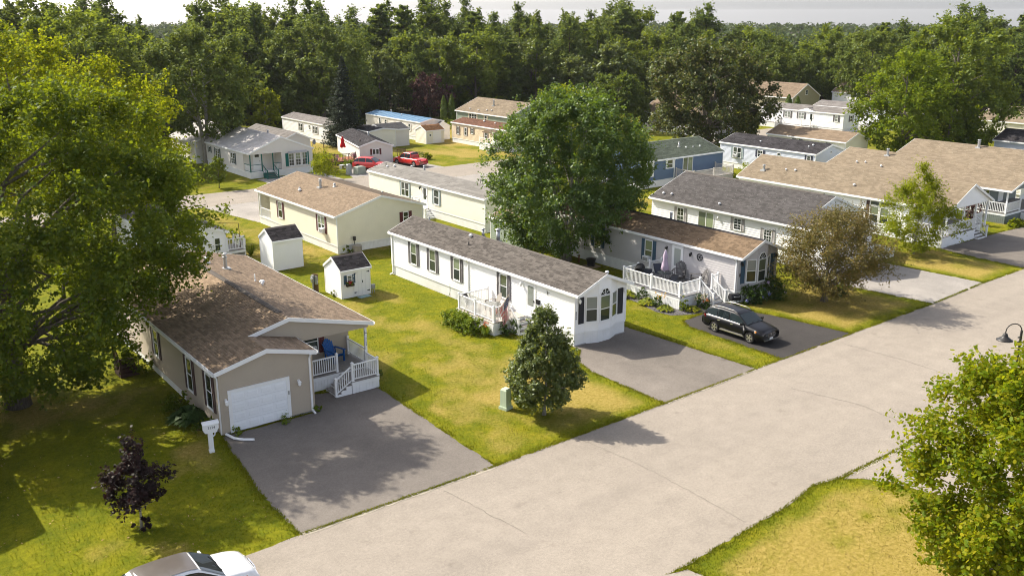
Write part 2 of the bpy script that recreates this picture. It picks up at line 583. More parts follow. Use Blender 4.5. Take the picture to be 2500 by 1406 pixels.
A_ROAD = asphalt('worn_asphalt_road', (0.288, 0.25, 0.208), (0.10, 1.6), 0.05, 0.15)
A_GREY = asphalt('grey_driveway_asphalt', (0.178, 0.156, 0.136), (1.2, 0.5), 0.16, 0.45)
A_MID = asphalt('mid_driveway_asphalt', (0.175, 0.153, 0.132), (2.5, 0.3), 0.15, 0.35)
A_DARK = asphalt('dark_driveway_asphalt', (0.052, 0.047, 0.044), (2.5, 0.3), 0.2, 0.25)
A_PALE = asphalt('pale_driveway_asphalt', (0.30, 0.275, 0.25), (1.5, 0.5), 0.15, 0.35)
sheet('road', ROAD, 0.006, A_ROAD, 'pale worn asphalt street crossing the front of the homes')
sheet('road', BACKROAD, 0.006, A_ROAD, 'pale asphalt street running behind the yellow home')
dm = {'tan': (A_GREY, 'grey driveway before the white garage door'), 'white': (A_MID, 'driveway under the bay window of the white home'),
      'grey': (A_DARK, 'fresh dark driveway under the black wagon'), 'dormer': (A_PALE, 'pale driveway beside the bronze leaved tree'),
      'porch': (A_MID, 'driveway before the gabled porch'), 'near_left': (A_ROAD, 'paving left of the dry corner lawn'), 'opposite': (A_ROAD, 'drive leading off across the street')}
for k_, p_ in DRIVES.items():
    mm_, lb_ = dm.get(k_, (A_PALE, 'pale driveway off the rear street'))
    sheet('driveway', p_, 0.010, mm_, lb_)

# cracks and joints in the paving
def crack(pts, wd, mat, name='road_crack', z=0.0145, wob=0.06):
    m_ = MB()
    out = []
    for i in range(len(pts) - 1):
        a, b = Vector(pts[i]), Vector(pts[i + 1])
        k = max(2, int((b - a).length / 0.35))
        for j in range(k):
            out.append(a.lerp(b, j / k) + Vector((rng.uniform(-wob, wob), rng.uniform(-wob, wob))))
    out.append(Vector(pts[-1]))
    vs, fs = [], []
    for i, p in enumerate(out):
        d = (out[min(i + 1, len(out) - 1)] - out[max(i - 1, 0)]).normalized()
        n_ = Vector((-d.y, d.x)) * wd * rng.uniform(0.25, 0.75)
        vs += [(p.x - n_.x, p.y - n_.y, z), (p.x + n_.x, p.y + n_.y, z)]
    for i in range(len(out) - 1):
        fs.append((2 * i, 2 * i + 1, 2 * i + 3, 2 * i + 2))
    m_.add(vs, fs)
    return tag(m_.build(name, mat), None, None, None, 'structure')
TAR = paint('crack_tar', (0.19, 0.17, 0.14), 0.95, 0.3, 9)  # grey brown tar colour of the cracks and paving joints
SAND = paint('sandy_grit', (0.42, 0.37, 0.29), 0.95, 0.3, 6, grain=0.6)
for c_ in ([(27.8, 30.2), (28.2, 26.5), (28.1, 23), (27.9, 20.3)], [(49.5, 30.3), (49.8, 26), (49.3, 20.3)],
           [(41, 27.5), (42, 24), (41.5, 21)], [(20, 29.8), (20.5, 25)], [(40, 101.5), (41, 98.5), (40.2, 95.5)], [(70.5, 96), (71.2, 100.8)]):
    crack(c_, 0.024, TAR)
for c_ in ([(13.7, 30.33), (23, 30.2)], [(34.3, 30.33), (41.8, 30.46)], [(61.8, 30.66), (69.6, 31.0)], [(35, 19.9), (44, 19.9)], [(34.5, 94.9), (44, 94.45)]):
    crack(c_, 0.16, SAND, 'gutter_grit', 0.0155, 0.03)
    crack([(x, y + 0.03) for x, y in c_], 0.03, TAR, 'paving_joint', 0.019, 0.01)

# grass blades: thick along every paved edge, thinner over the near lawns
def grass_blades():
    n = 520000
    r1, r2 = nr.random(n), nr.random(n)
    # denser towards the camera
    yb = 8 + 92 * r1 ** 1.5
    x0, x1 = -6 + 0.30 * (yb - 8), np.where(yb < 20, 46.0, 26 + 0.95 * yb)
    xb = x0 + (x1 - x0) * r2
    d = pave_dist(xb, yb)
    keep = d > -0.05
    edge = keep & (d < 0.5)
    keep &= edge | (nr.random(n) < np.clip(1.15 - yb / 90, 0.25, 0.85))
    # not inside the homes
    for hx0, hx1, hy0, hy1 in HOUSE_BOXES:
        keep &= ~((xb > hx0) & (xb < hx1) & (yb > hy0) & (yb < hy1))
    xb, yb, d = xb[keep], yb[keep], d[keep]
    # extra fringe along edges
    ex, ey = [], []
    for p in HARD[:8]:
        k = len(p)
        for i in range(k):
            a, b = np.array(p[i]), np.array(p[(i + 1) % k])
            if max(a[1], b[1]) > 60 or min(a[0], b[0]) < -30 or max(a[0], b[0]) > 125:
                continue
            L = np.hypot(*(b - a))
            m = int(L * 120)
            t = nr.random(m)
            off = np.abs(nr.normal(0, 0.14, m))
            nn = np.array([(b - a)[1], -(b - a)[0]]) / L
            for sgn in (1, -1):
                ex.append(a[0] + (b - a)[0] * t + nn[0] * off * sgn)
                ey.append(a[1] + (b - a)[1] * t + nn[1] * off * sgn)
    ex, ey = np.concatenate(ex), np.concatenate(ey)
    de = pave_dist(ex, ey)
    ok = (de > -0.06) & (de < 0.5) & (vnoise(ex, ey, 0.6, 31) > 0.25)
    xb, yb, d = np.concatenate([xb, ex[ok]]), np.concatenate([yb, ey[ok]]), np.concatenate([d, de[ok]])
    n = len(xb)
    dr = dryness(xb, yb, d)
    hgt = (0.035 + 0.06 * nr.random(n) + 0.05 * np.clip(vnoise(xb, yb, 0.8, 51) - 0.55, 0, 1)) * (1 - 0.45 * dr) * np.where(d < 0.45, 1.25, 1.0)
    ang = nr.random(n) * 2 * np.pi
    wd = 0.008 + 0.012 * nr.random(n)
    lean = nr.normal(0, 0.035, (n, 2))
    v = np.zeros((n, 3, 3), np.float32)
    v[:, 0] = np.stack([xb - np.cos(ang) * wd, yb - np.sin(ang) * wd, np.zeros(n)], -1)
    v[:, 1] = np.stack([xb + np.cos(ang) * wd, yb + np.sin(ang) * wd, np.zeros(n)], -1)
    v[:, 2] = np.stack([xb + lean[:, 0], yb + lean[:, 1], hgt], -1)
    m, nt, p = base_mat('grass_blade', 0.8, 0.1)
    a2 = N(nt, 'ShaderNodeAttribute', attribute_name='blade')
    s2 = N(nt, 'ShaderNodeSeparateColor')
    nt.links.new(a2.outputs['Color'], s2.inputs[0])
    gr = ramp(nt, s2.outputs[1], [(0.0, (0.095, 0.125, 0.005)), (0.5, (0.17, 0.185, 0.007)), (1.0, (0.25, 0.225, 0.014))])
    dy = ramp(nt, s2.outputs[1], [(0.0, (0.22, 0.165, 0.03)), (1.0, (0.42, 0.33, 0.11))])
    c = mixc(nt, s2.outputs[0], gr.outputs[0], dy.outputs[0])
    nt.links.new(c, p.inputs['Base Color'])
    tl = N(nt, 'ShaderNodeBsdfTranslucent')
    nt.links.new(c, tl.inputs[0])
    mxs = N(nt, 'ShaderNodeMixShader')
    mxs.inputs[0].default_value = 0.5
    nt.links.new(p.outputs[0], mxs.inputs[1])
    nt.links.new(tl.outputs[0], mxs.inputs[2])
    nt.links.new(mxs.outputs[0], nt.nodes['Material Output'].inputs[0])
    me = np_mesh('grass', v.reshape(-1, 3), np.arange(n * 3).reshape(-1, 3), m, 3)
    ca = me.color_attributes.new('blade', 'FLOAT_COLOR', 'POINT')
    col = np.zeros((n, 3, 4), np.float32)
    col[:, :, 0] = np.clip(dr * 1.5 + nr.normal(0, 0.12, n), 0, 1)[:, None]
    col[:, :, 1] = np.clip(0.25 + 0.5 * vnoise(xb, yb, 3.0, 41) + 0.35 * (nr.random(n) - 0.5), 0, 1)[:, None]
    col[:, :, 3] = 1
    ca.data.foreach_set('color', col.ravel())
    tag(put('grass', me), 'short grass blades over the lawns, thickest along the paving edges', 'grass', None, 'stuff')
HOUSE_BOXES = []
# ---------------------------------------------------------------- building kit
def clip_range(poly, z):
    """x-range of a convex polygon [(x,z)] at height z"""
    xs = []
    n = len(poly)
    for i in range(n):
        (xa, za), (xb, zb) = poly[i], poly[(i + 1) % n]
        if abs(za - zb) < 1e-9:
            if abs(za - z) < 1e-6:
                xs += [xa, xb]
        elif min(za, zb) - 1e-6 <= z <= max(za, zb) + 1e-6:
            xs.append(xa + (xb - xa) * (z - za) / (zb - za))
    return (min(xs), max(xs)) if xs else None

def siding(parent, poly, mat, loc, rz, expo=0.115, proud=0.028, name='siding', back=None):
    """lapped boards over a convex wall polygon; the wall faces local -Y"""
    m_ = MB()
    z0, z1 = min(z for x, z in poly), max(z for x, z in poly)
    z = z0
    while z < z1 - 0.01:
        t = min(z + expo, z1 - 1e-4)
        a, b = clip_range(poly, z + 1e-5), clip_range(poly, t - 1e-5)
        if a and b:
            e = proud
            m_.add([(a[0], -e, z), (a[1], -e, z), (b[1], -0.001, t), (b[0], -0.001, t), (a[0], 0, z), (a[1], 0, z)],
                   [(0, 1, 2, 3), (4, 5, 1, 0)])
        z = t if t < z1 - 0.001 else z1
        if t >= z1 - 2e-4:
            break
    # solid wall behind the boards
    n = len(poly)
    m_.add([(x, 0.10, zz) for x, zz in poly] + [(x, 0.0005, zz) for x, zz in poly],
           [tuple(range(n))] + [(i, (i + 1) % n, (i + 1) % n + n, i + n) for i in range(n)])
    o = m_.build(name, mat, parent, loc, rz)
    return o

def shingles(parent, e0, e1, r1, r0, mat, expo=0.145, tabw=0.33, lift=0.014, rnd=None):
    e0, e1, r1, r0 = [np.array(p, float) for p in (e0, e1, r1, r0)]
    slope = np.linalg.norm((r0 + r1 - e0 - e1) / 2)
    rows = max(2, int(round(slope / expo)))
    nrm = np.cross(e1 - e0, r0 - e0)
    nrm /= np.linalg.norm(nrm)
    if nrm[2] < 0:
        nrm = -nrm
    V, Q = [], []
    base = 0
    for i in range(rows):
        t0, t1 = i / rows, min(1.0, (i + 1.12) / rows)
        a, b = e0 + (r0 - e0) * t0, e1 + (r1 - e1) * t0
        c, d = e0 + (r0 - e0) * t1, e1 + (r1 - e1) * t1
        L = np.linalg.norm(b - a)
        k = max(1, int(L / tabw))
        cuts = (np.arange(1, k) + nr.uniform(-0.32, 0.32, max(0, k - 1)) + (0.5 if i % 2 else 0)) / k
        cuts = np.clip(np.concatenate([[0], np.sort(cuts[(cuts > 0.001) & (cuts < 0.999)]), [1]]), 0, 1)
        s0, s1 = cuts[:-1], cuts[1:]
        n = len(s0)
        hl = lift * nr.uniform(0.6, 1.3, n)[:, None] * nrm
        p0 = a + (b - a) * s0[:, None] + hl
        p1 = a + (b - a) * s1[:, None] + hl
        p2 = c + (d - c) * s1[:, None] + nrm * 0.002
        p3 = c + (d - c) * s0[:, None] + nrm * 0.002
        q0 = p0 - hl - nrm * 0.004
        q1 = p1 - hl - nrm * 0.004
        V.append(np.stack([p0, p1, p2, p3, q0, q1], 1).reshape(-1, 3))
        o = base + np.arange(n) * 6
        Q.append(np.stack([np.stack([o, o + 1, o + 2, o + 3], -1), np.stack([o + 4, o + 5, o + 1, o], -1)], 1).reshape(-1, 4))
        base += n * 6
    o = put('shingles', np_mesh('shingles', np.concatenate(V), np.concatenate(Q), mat), parent)
    o['kind'] = 'stuff'
    return o

CACHE = {}
def cached(key, fn):
    if key not in CACHE:
        CACHE[key] = fn()
    return CACHE[key]

def panel_mesh(w, h, mat, ribs=3):
    def f():
        m_ = MB()
        m_.box(0, w, 0, 0.03, 0, h)
        g = w / ribs
        for i in range(ribs):
            m_.hexa([(i * g + 0.012, -0.012, 0.0), (i * g + g - 0.012, -0.012, 0.0), (i * g + g - 0.012, 0.001, 0.0), (i * g + 0.012, 0.001, 0.0),
                     (i * g + 0.012, -0.012, h), (i * g + g - 0.012, -0.012, h), (i * g + g - 0.012, 0.001, h), (i * g + 0.012, 0.001, h)])
        return m_.mesh('skirting_panel', mat)
    return cached(('panel', round(w, 3), round(h, 3), mat.name, ribs), f)

def skirting(parent, p, q, h, mat, pw=0.42, ribs=3, z0=0.0):
    """row of ribbed panels along p->q; the faces look to the right of p->q"""
    p, q = Vector(p), Vector(q)
    L = (q - p).length
    n = max(1, round(L / pw))
    d = (q - p) / L
    a = math.atan2(d.y, d.x)
    me = panel_mesh(L / n - 0.004, h, mat, ribs)
    for i in range(n):
        c = p + d * (L / n) * i
        put('skirting_panel', me, parent, (c.x, c.y, z0), a)

def window_meshes(w, h, split, cols, rows, style):
    def f():
        fr = MB()
        t = 0.055 if w < 1.4 else 0.06
        y0, y1 = -0.07, 0.02
        fr.box(-w / 2, w / 2, y0, y1, 0, t)
        fr.box(-w / 2, w / 2, y0, y1, h - t, h)
        fr.box(-w / 2, -w / 2 + t, y0, y1, t, h - t)
        fr.box(w / 2 - t, w / 2, y0, y1, t, h - t)
        if split:
            fr.box(-w / 2 + t, w / 2 - t, -0.05, 0.0, h * split - 0.025, h * split + 0.025)
        fr.box(-w / 2 - 0.03, w / 2 + 0.03, -0.085, 0.0, -0.035, 0.0)
        for i in range(1, style):
            x = -w / 2 + w * i / style
            fr.box(x - 0.045, x + 0.045, y0, 0.0, t, h - t)
        return fr.mesh('window', TRIM)
    return cached(('win', w, h, split, cols, rows, style), f)

def pane_mesh(w, h, mat, cols=1, rows=1):
    def f():
        m_ = MB()
        m_.box(-w / 2, w / 2, -0.006, 0.006, 0, h)
        return m_.mesh('pane', mat)
    return cached(('pane', round(w, 3), round(h, 3), mat.name), f)

def muntin_mesh(w, h, cols, rows):
    def f():
        m_ = MB()
        for i in range(1, cols):
            x = -w / 2 + w * i / cols
            m_.box(x - 0.011, x + 0.011, -0.012, 0, 0, h)
        for j in range(1, rows):
            z = h * j / rows
            m_.box(-w / 2, w / 2, -0.0125, 0, z - 0.011, z + 0.011)
        return m_.mesh('muntin', TRIM)
    return cached(('mun', round(w, 3), round(h, 3), cols, rows), f)

def shutter_mesh(w, h, mat):
    def f():
        m_ = MB()
        m_.box(-w / 2, w / 2, -0.018, 0.0, 0, h)
        t = 0.045
        for x0, x1, z0, z1 in ((-w / 2, -w / 2 + t, 0, h), (w / 2 - t, w / 2, 0, h), (-w / 2 + t, w / 2 - t, 0, t), (-w / 2 + t, w / 2 - t, h - t, h), (-w / 2 + t, w / 2 - t, h * 0.55 - t / 2, h * 0.55 + t / 2)):
            m_.box(x0, x1, -0.042, -0.017, z0, z1)
        k = int(h / 0.075)
        for i in range(1, k):
            z = h * i / k
            m_.hexa([(-w / 2 + t, -0.034, z - 0.02), (w / 2 - t, -0.034, z - 0.02), (w / 2 - t, -0.017, z), (-w / 2 + t, -0.017, z),
                     (-w / 2 + t, -0.036, z - 0.012), (w / 2 - t, -0.036, z - 0.012), (w / 2 - t, -0.018, z + 0.008), (-w / 2 + t, -0.018, z + 0.008)])
        return m_.mesh('shutter', mat)
    return cached(('shut', round(w, 3), round(h, 3), mat.name), f)

SIDE = {'F': 0.0, 'L': -math.pi / 2, 'R': math.pi / 2, 'K': math.pi}

class House:
    def __init__(s, label, x, y, W, L, eave, ridge, skirt, wall, roof, rz=0.0, name='mobile_home', cat='house', over=0.22, rake=0.18, expo=0.145, tabw=0.33, lap=0.115,
                 walls='FLRK', roofed=True, skirtmat=None, trim=None, skirted='FL', corner=True, vent=None, group=None, roofmat2=None, skirt_ribs=3, skirt_w=0.42, box=True):
        s.o = thing(name, label, cat, (x, y, 0), rz, group)
        s.W, s.L, s.eave, s.ridge, s.skirt = W, L, eave, ridge, skirt
        s.wall, s.roofm, s.over, s.rake, s.expo, s.tabw, s.lap = wall, roof, over, rake, expo, tabw, lap
        s.trim = trim or TRIM
        s.slope = (ridge - eave) / (W / 2)
        sm = skirtmat or SKIRT
        if box:
            HOUSE_BOXES.append((x - 0.05, x + W + 0.05, y - 0.05, y + L + 0.05))
        for k in walls:
            if k in 'FK':
                s.gable(k, 0, W, skirt, eave, ridge, 0 if k == 'F' else L)
            else:
                s.flat(k, 0, L, skirt, eave)
        if skirt > 0.05:
            e = 0.03
            if 'F' in skirted: skirting(s.o, (e, e, 0), (W - e, e, 0), skirt + 0.01, sm, skirt_w, skirt_ribs)
            if 'L' in skirted: skirting(s.o, (e, L - e, 0), (e, e, 0), skirt + 0.01, sm, skirt_w, skirt_ribs)
            m_ = MB()
            m_.box(0.09, W - 0.05, 0.09, L - 0.05, 0.0, skirt + 0.02)
            m_.build('foundation', sm, s.o)
            b = MB()
            b.box(-0.03, W + 0.03, -0.026, 0.02, skirt - 0.05, skirt + 0.06)
            b.build('skirt_rail', s.trim, s.o)
            b = MB()
            b.box(-0.026, 0.02, 0.021, L, skirt - 0.05, skirt + 0.06)
            b.build('skirt_rail', s.trim, s.o)
        if corner:
            for cx, cy in ((0, 0), (W, 0), (0, L)):
                m_ = MB()
                m_.box(cx - 0.032, cx + 0.055 if cx == 0 else cx + 0.032, cy - 0.032, cy + 0.055 if cy == 0 else cy + 0.032, skirt + 0.061, eave - 0.02)
                if cx:
                    m_ = MB()
                    m_.box(cx - 0.055, cx + 0.032, cy - 0.032, cy + 0.055, skirt + 0.061, eave - 0.02)
                m_.build('corner_trim', s.trim, s.o)
        if roofed:
            s.gable_roof(0, W, 0, L, eave, ridge)
    def gable(s, k, x0, x1, z0, ze, zr, y, mat=None, name='siding'):
        xm = (x0 + x1) / 2
        if k == 'F':
            return siding(s.o, [(0, z0), (x1 - x0, z0), (x1 - x0, ze), (xm - x0, zr), (0, ze)], mat or s.wall, (x0, y, 0), 0, s.lap, name=name)
        return siding(s.o, [(0, z0), (x1 - x0, z0), (x1 - x0, ze), (xm - x0, zr), (0, ze)], mat or s.wall, (x1, y, 0), math.pi, s.lap, name=name)
    def flat(s, k, a, b, z0, z1, x=None, mat=None):
        p = [(0, z0), (b - a, z0), (b - a, z1), (0, z1)]
        if k == 'L':
            return siding(s.o, p, mat or s.wall, (0 if x is None else x, b, 0), SIDE['L'], s.lap)
        if k == 'R':
            return siding(s.o, p, mat or s.wall, (s.W if x is None else x, a, 0), SIDE['R'], s.lap)
        return siding(s.o, p, mat or s.wall, (a, 0 if x is None else x, 0), 0, s.lap)
    def gable_roof(s, x0, x1, y0, y1, ze, zr, xr=None, rake0=None, rake1=None, mat=None, sides='LR', left_y0=None, cap=True, over=None, capmat=None):
        o_ = s.over if over is None else over
        xr = (x0 + x1) / 2 if xr is None else xr
        r0 = y0 - (s.rake if rake0 is None else rake0)
        r1 = y1 + (s.rake if rake1 is None else rake1)
        mat = mat or s.roofm
        for sd in sides:
            xe = x0 if sd == 'L' else x1
            sl_ = (zr - ze) / abs(xr - xe)
            xo = xe - o_ if sd == 'L' else xe + o_
            zo = ze - sl_ * o_
            ya = r0 if (left_y0 is None or sd != 'L') else left_y0
            t = 0.10
            dz = 0.11
            e0, e1, q1, q0 = (xo, ya, zo + dz), (xo, r1, zo + dz), (xr, r1, zr + dz), (xr, ya, zr + dz)
            m_ = MB()
            m_.hexa([(p[0], p[1], p[2] - t) for p in (e0, e1, q1, q0)] + [(p[0], p[1], p[2] - 0.006) for p in (e0, e1, q1, q0)])
            rf = m_.build('roof', s.trim, s.o)
            shingles(rf, e0, e1, q1, q0, mat, s.expo, s.tabw)
            # rake boards and fascia
            for yy, ins in ((ya - 0.014, 0), (r1 + 0.014, 0)):
                b = MB()
                b.hexa([(xo, yy - 0.014, zo - 0.075), (xr, yy - 0.014, zr - 0.075), (xr, yy + 0.014, zr - 0.075), (xo, yy + 0.014, zo - 0.075),
                        (xo, yy - 0.014, zo + dz + 0.012), (xr, yy - 0.014, zr + dz + 0.012), (xr, yy + 0.014, zr + dz + 0.012), (xo, yy + 0.014, zo + dz + 0.012)])
                b.build('rake_board', s.trim, s.o)
            b = MB()
            sg = -1 if sd == 'L' else 1
            b.box(min(xo + sg * 0.004, xo + sg * 0.075), max(xo + sg * 0.004, xo + sg * 0.075), ya, r1, zo - 0.06, zo + dz - 0.022)
            b.build('gutter', s.trim, s.o)
        if cap:
            b = MB()
            for sg in (-1, 1):
                b.hexa([(xr, r0 + 0.01, zr + dz + 0.008), (xr + sg * 0.16, r0 + 0.01, zr + dz - 0.16 * s.slope + 0.012), (xr + sg * 0.16, r1 - 0.01, zr + dz - 0.16 * s.slope + 0.012), (xr, r1 - 0.01, zr + dz + 0.008),
                        (xr, r0 + 0.01, zr + dz + 0.032), (xr + sg * 0.16, r0 + 0.01, zr + dz - 0.16 * s.slope + 0.03), (xr + sg * 0.16, r1 - 0.01, zr + dz - 0.16 * s.slope + 0.03), (xr, r1 - 0.01, zr + dz + 0.032)])
            b.build('ridge_cap', capmat or mat, s.o)
    def roof_z(s, x):
        return s.eave + s.slope * (x if x < s.W / 2 else s.W - x) + 0.11
    def at(s, side, c, z, x=None):
        if side == 'F': return (c, (x or 0), z)
        if side == 'L': return ((x or 0), c, z)
        if side == 'R': return (s.W if x is None else x, c, z)
        return (c, s.L if x is None else x, z)
    def window(s, side, c, z0, z1, w, shut=None, shw=0.28, split=0.5, grid=(1, 1), top=None, low=None, mull=1, x=None, rz=None, shh=0.02):
        h = z1 - z0
        loc = s.at(side, c, z0, x)
        a = SIDE[side] if rz is None else rz
        wo = put('window', window_meshes(round(w, 3), round(h, 3), split, 1, 1, mull), s.o, loc, a)
        t = 0.055
        low = low or GLASS
        top = top or low
        bw = (w - 2 * t) / mull
        for i in range(mull):
            xc = -w / 2 + t + bw * (i + 0.5)
            pw = bw - (0.07 if mull > 1 else 0)
            if split:
                parts = ((t, h * split - 0.025, low), (h * split + 0.025, h - t, top))
            else:
                parts = ((t, h - t, low),)
            for za, zb, mt in parts:
                put('pane', pane_mesh(pw, zb - za, mt), wo, (xc, -0.034, za))
                if grid != (1, 1):
                    put('muntin', muntin_mesh(pw, zb - za, *grid), wo, (xc, -0.042, za))
        if shut:
            for sg in (-1, 1):
                d = sg * (w / 2 + shw / 2 + 0.015)
                v = Matrix.Rotation(a, 3, 'Z') @ Vector((d, -0.026, -shh))
                put('shutter', shutter_mesh(round(shw, 3), round(h + 2 * shh, 3), shut), s.o, (loc[0] + v.x, loc[1] + v.y, loc[2] + v.z), a)
        return wo
    def door(s, side, c, z0, w=0.92, h=2.05, mat=None, glass=(0.18, 0.75, 0.95), gm=None, x=None, storm=True, rz=None):
        mat = mat or TRIM
        a = SIDE[side] if rz is None else rz
        m_ = MB()
        t = 0.08
        m_.box(-w / 2 - t, -w / 2, -0.05, 0.02, 0, h + t)
        m_.box(w / 2, w / 2 + t, -0.05, 0.02, 0, h + t)
        m_.box(-w / 2, w / 2, -0.05, 0.02, h, h + t)
        m_.box(-w / 2 - t, w / 2 + t, -0.09, 0.0, -0.05, 0.0)
        m_.box(-w / 2, w / 2, -0.042, 0.02, 0, h)
        g, z_a, z_b = glass
        m_.box(-w / 2 + 0.08, w / 2 - 0.08, -0.05, -0.04, 0.12, z_a * h * 0.9 if z_a > 0.3 else 0.3)
        do = m_.build('door', mat, s.o, s.at(side, c, z0, x), a)
        gw = w * (1 - 2 * g) if g < 0.4 else g
        p_ = put('pane', pane_mesh(round(gw, 3), round(h * (z_b - z_a), 3), gm or GLASS), do, (0, -0.045, h * z_a))
        k = MB()
        k.box(w / 2 - 0.1, w / 2 - 0.07, -0.085, -0.03, 0.95, 1.1)
        k.build('door_handle', DKMETAL, do)
        return do
    def slider(s, side, c, z0, w=1.7, h=2.0, gm=None, x=None):
        m_ = MB()
        t = 0.07
        m_.box(-w / 2, w / 2, -0.055, 0.02, h - t, h)
        m_.box(-w / 2, w / 2, -0.055, 0.02, 0, t)
        for xx in (-w / 2, -t / 2, w / 2 - t):
            m_.box(xx, xx + t, -0.055, 0.02, t, h - t)
        do = m_.build('sliding_door', TRIM, s.o, s.at(side, c, z0, x), SIDE[side])
        for xc in (-w / 4, w / 4):
            put('pane', pane_mesh(round(w / 2 - 0.12, 3), round(h - 2 * t, 3), gm or GLASSG), do, (xc, -0.034, t))
    def pipe(s, x, y, h=0.35, r=0.05, cap=True, mat=None, base=True, z=None):
        z = s.roof_z(x) if z is None else z
        m_ = MB()
        if base:
            m_.lathe([(r * 2.2, -0.06), (r * 2.0, 0.03), (r * 1.2, 0.06)], 12)
        m_.lathe([(r, -0.05), (r, h)], 12)
        if cap:
            m_.lathe([(r * 0.8, h), (r * 0.8, h + r * 0.5), (r * 1.6, h + r * 0.5), (r * 1.5, h + r * 0.9), (r * 0.3, h + r * 1.5)], 12)
        m_.build('vent_pipe', mat or METAL, s.o, (x, y, z), 0, True)
    def mushroom(s, x, y, r=0.14, mat=None):
        m_ = MB()
        m_.lathe([(r * 0.62, -0.06), (r * 0.62, 0.10), (r, 0.11), (r * 0.96, 0.16), (r * 0.6, 0.21), (0.01, 0.23)], 14)
        m_.build('roof_vent', mat or VINYL, s.o, (x, y, s.roof_z(x)), 0, True)
    def flue(s, x, y, h=0.9, r=0.11):
        m_ = MB()
        m_.hexa([(-0.28, -0.28, -0.14), (0.28, -0.28, -0.14), (0.28, 0.28, -0.14), (-0.28, 0.28, -0.14), (-0.26, -0.26, 0.05), (0.26, -0.26, 0.05), (0.26, 0.26, 0.05), (-0.26, 0.26, 0.05)])
        m_.lathe([(r, 0), (r, h * 0.72), (r * 1.35, h * 0.72), (r * 1.35, h * 0.76), (r * 0.75, h * 0.78), (r * 0.7, h * 0.9), (r * 1.35, h * 0.92), (r * 1.25, h * 0.98), (0.02, h * 1.03)], 14)
        m_.build('flue_pipe', METAL, s.o, (x, y, s.roof_z(x)), 0, False)
    def lamp(s, side, c, z, x=None, mat=None):
        m_ = MB()
        m_.box(-0.05, 0.05, -0.03, 0.0, -0.10, 0.10)
        m_.tube([(0, -0.03, 0.05), (0, -0.13, 0.12), (0, -0.16, 0.08)], 0.015, 6)
        m_.lathe([(0.03, 0.07), (0.10, 0.0), (0.085, -0.01), (0.075, -0.15), (0.03, -0.19), (0.01, -0.23)], 8, 0, (0, -0.16, 0))
        m_.build('wall_lantern', mat or TRIM, s.o, s.at(side, c, z, x), SIDE[side])
    def downspout(s, side, c, x=None, z1=None, kick=0.25, z0=0.12):
        z1 = z1 or s.eave - 0.05
        m_ = MB()
        m_.box(-0.045, 0.045, -0.085, -0.015, z0, z1 - 0.28)
        m_.hexa([(-0.045, -0.085, z1 - 0.28), (0.045, -0.085, z1 - 0.28), (0.045, -0.015, z1 - 0.28), (-0.045, -0.015, z1 - 0.28),
                 (-0.045, -s.over - 0.08, z1), (0.045, -s.over - 0.08, z1), (0.045, -s.over - 0.01, z1), (-0.045, -s.over - 0.01, z1)])
        m_.hexa([(-0.045, -0.085 - kick, 0.04), (0.045, -0.085 - kick, 0.04), (0.045, -0.02, z0 - 0.02), (-0.045, -0.02, z0 - 0.02),
                 (-0.045, -0.085 - kick, 0.11), (0.045, -0.085 - kick, 0.11), (0.045, -0.02, z0 + 0.07), (-0.045, -0.02, z0 + 0.07)])
        m_.build('downspout', s.trim, s.o, s.at(side, c, 0, x), SIDE[side])

# ---------------------------------------------------------------- decks
def baluster_mesh(h, mat, w=0.036):
    def f():
        m_ = MB()
        m_.box(-w / 2, w / 2, -w / 2, w / 2, 0, h)
        return m_.mesh('baluster', mat)
    return cached(('bal', round(h, 3), mat.name, w), f)

def post_mesh(h, mat, w=0.11):
    def f():
        m_ = MB()
        m_.box(-w / 2, w / 2, -w / 2, w / 2, 0, h)
        m_.box(-w / 2 - 0.02, w / 2 + 0.02, -w / 2 - 0.02, w / 2 + 0.02, 0, 0.07)
        m_.box(-w / 2 - 0.02, w / 2 + 0.02, -w / 2 - 0.02, w / 2 + 0.02, h, h + 0.03)
        m_.hexa([(-w / 2, -w / 2, h + 0.03), (w / 2, -w / 2, h + 0.03), (w / 2, w / 2, h + 0.03), (-w / 2, w / 2, h + 0.03), (-0.01, -0.01, h + 0.075), (0.01, -0.01, h + 0.075), (0.01, 0.01, h + 0.075), (-0.01, 0.01, h + 0.075)])
        return m_.mesh('post', mat)
    return cached(('post', round(h, 3), mat.name, w), f)

def railing(parent, p, q, h=0.92, mat=VINYL, posts=(1, 1), gap=0.125, balmat=None, ph=None, pw=0.11, topw=0.07):
    p, q = Vector(p), Vector(q)
    d = q - p
    L = math.hypot(d.x, d.y)
    m_ = MB()
    m_.beam(p + Vector((0, 0, h)), q + Vector((0, 0, h)), topw, 0.06)
    m_.beam(p + Vector((0, 0, 0.12)), q + Vector((0, 0, 0.12)), 0.05, 0.05)
    m_.build('rail', mat, parent)
    n = max(2, int(L / gap))
    a = math.atan2(d.y, d.x)
    me = baluster_mesh(h - 0.16, balmat or mat)
    for i in range(1, n):
        c = p + d * (i / n)
        put('baluster', me, parent, (c.x, c.y, c.z + 0.14), a)
    for f_, c in zip(posts, (p, q)):
        if f_:
            put('post', post_mesh(ph or h + 0.10, mat, pw), parent, c, a)

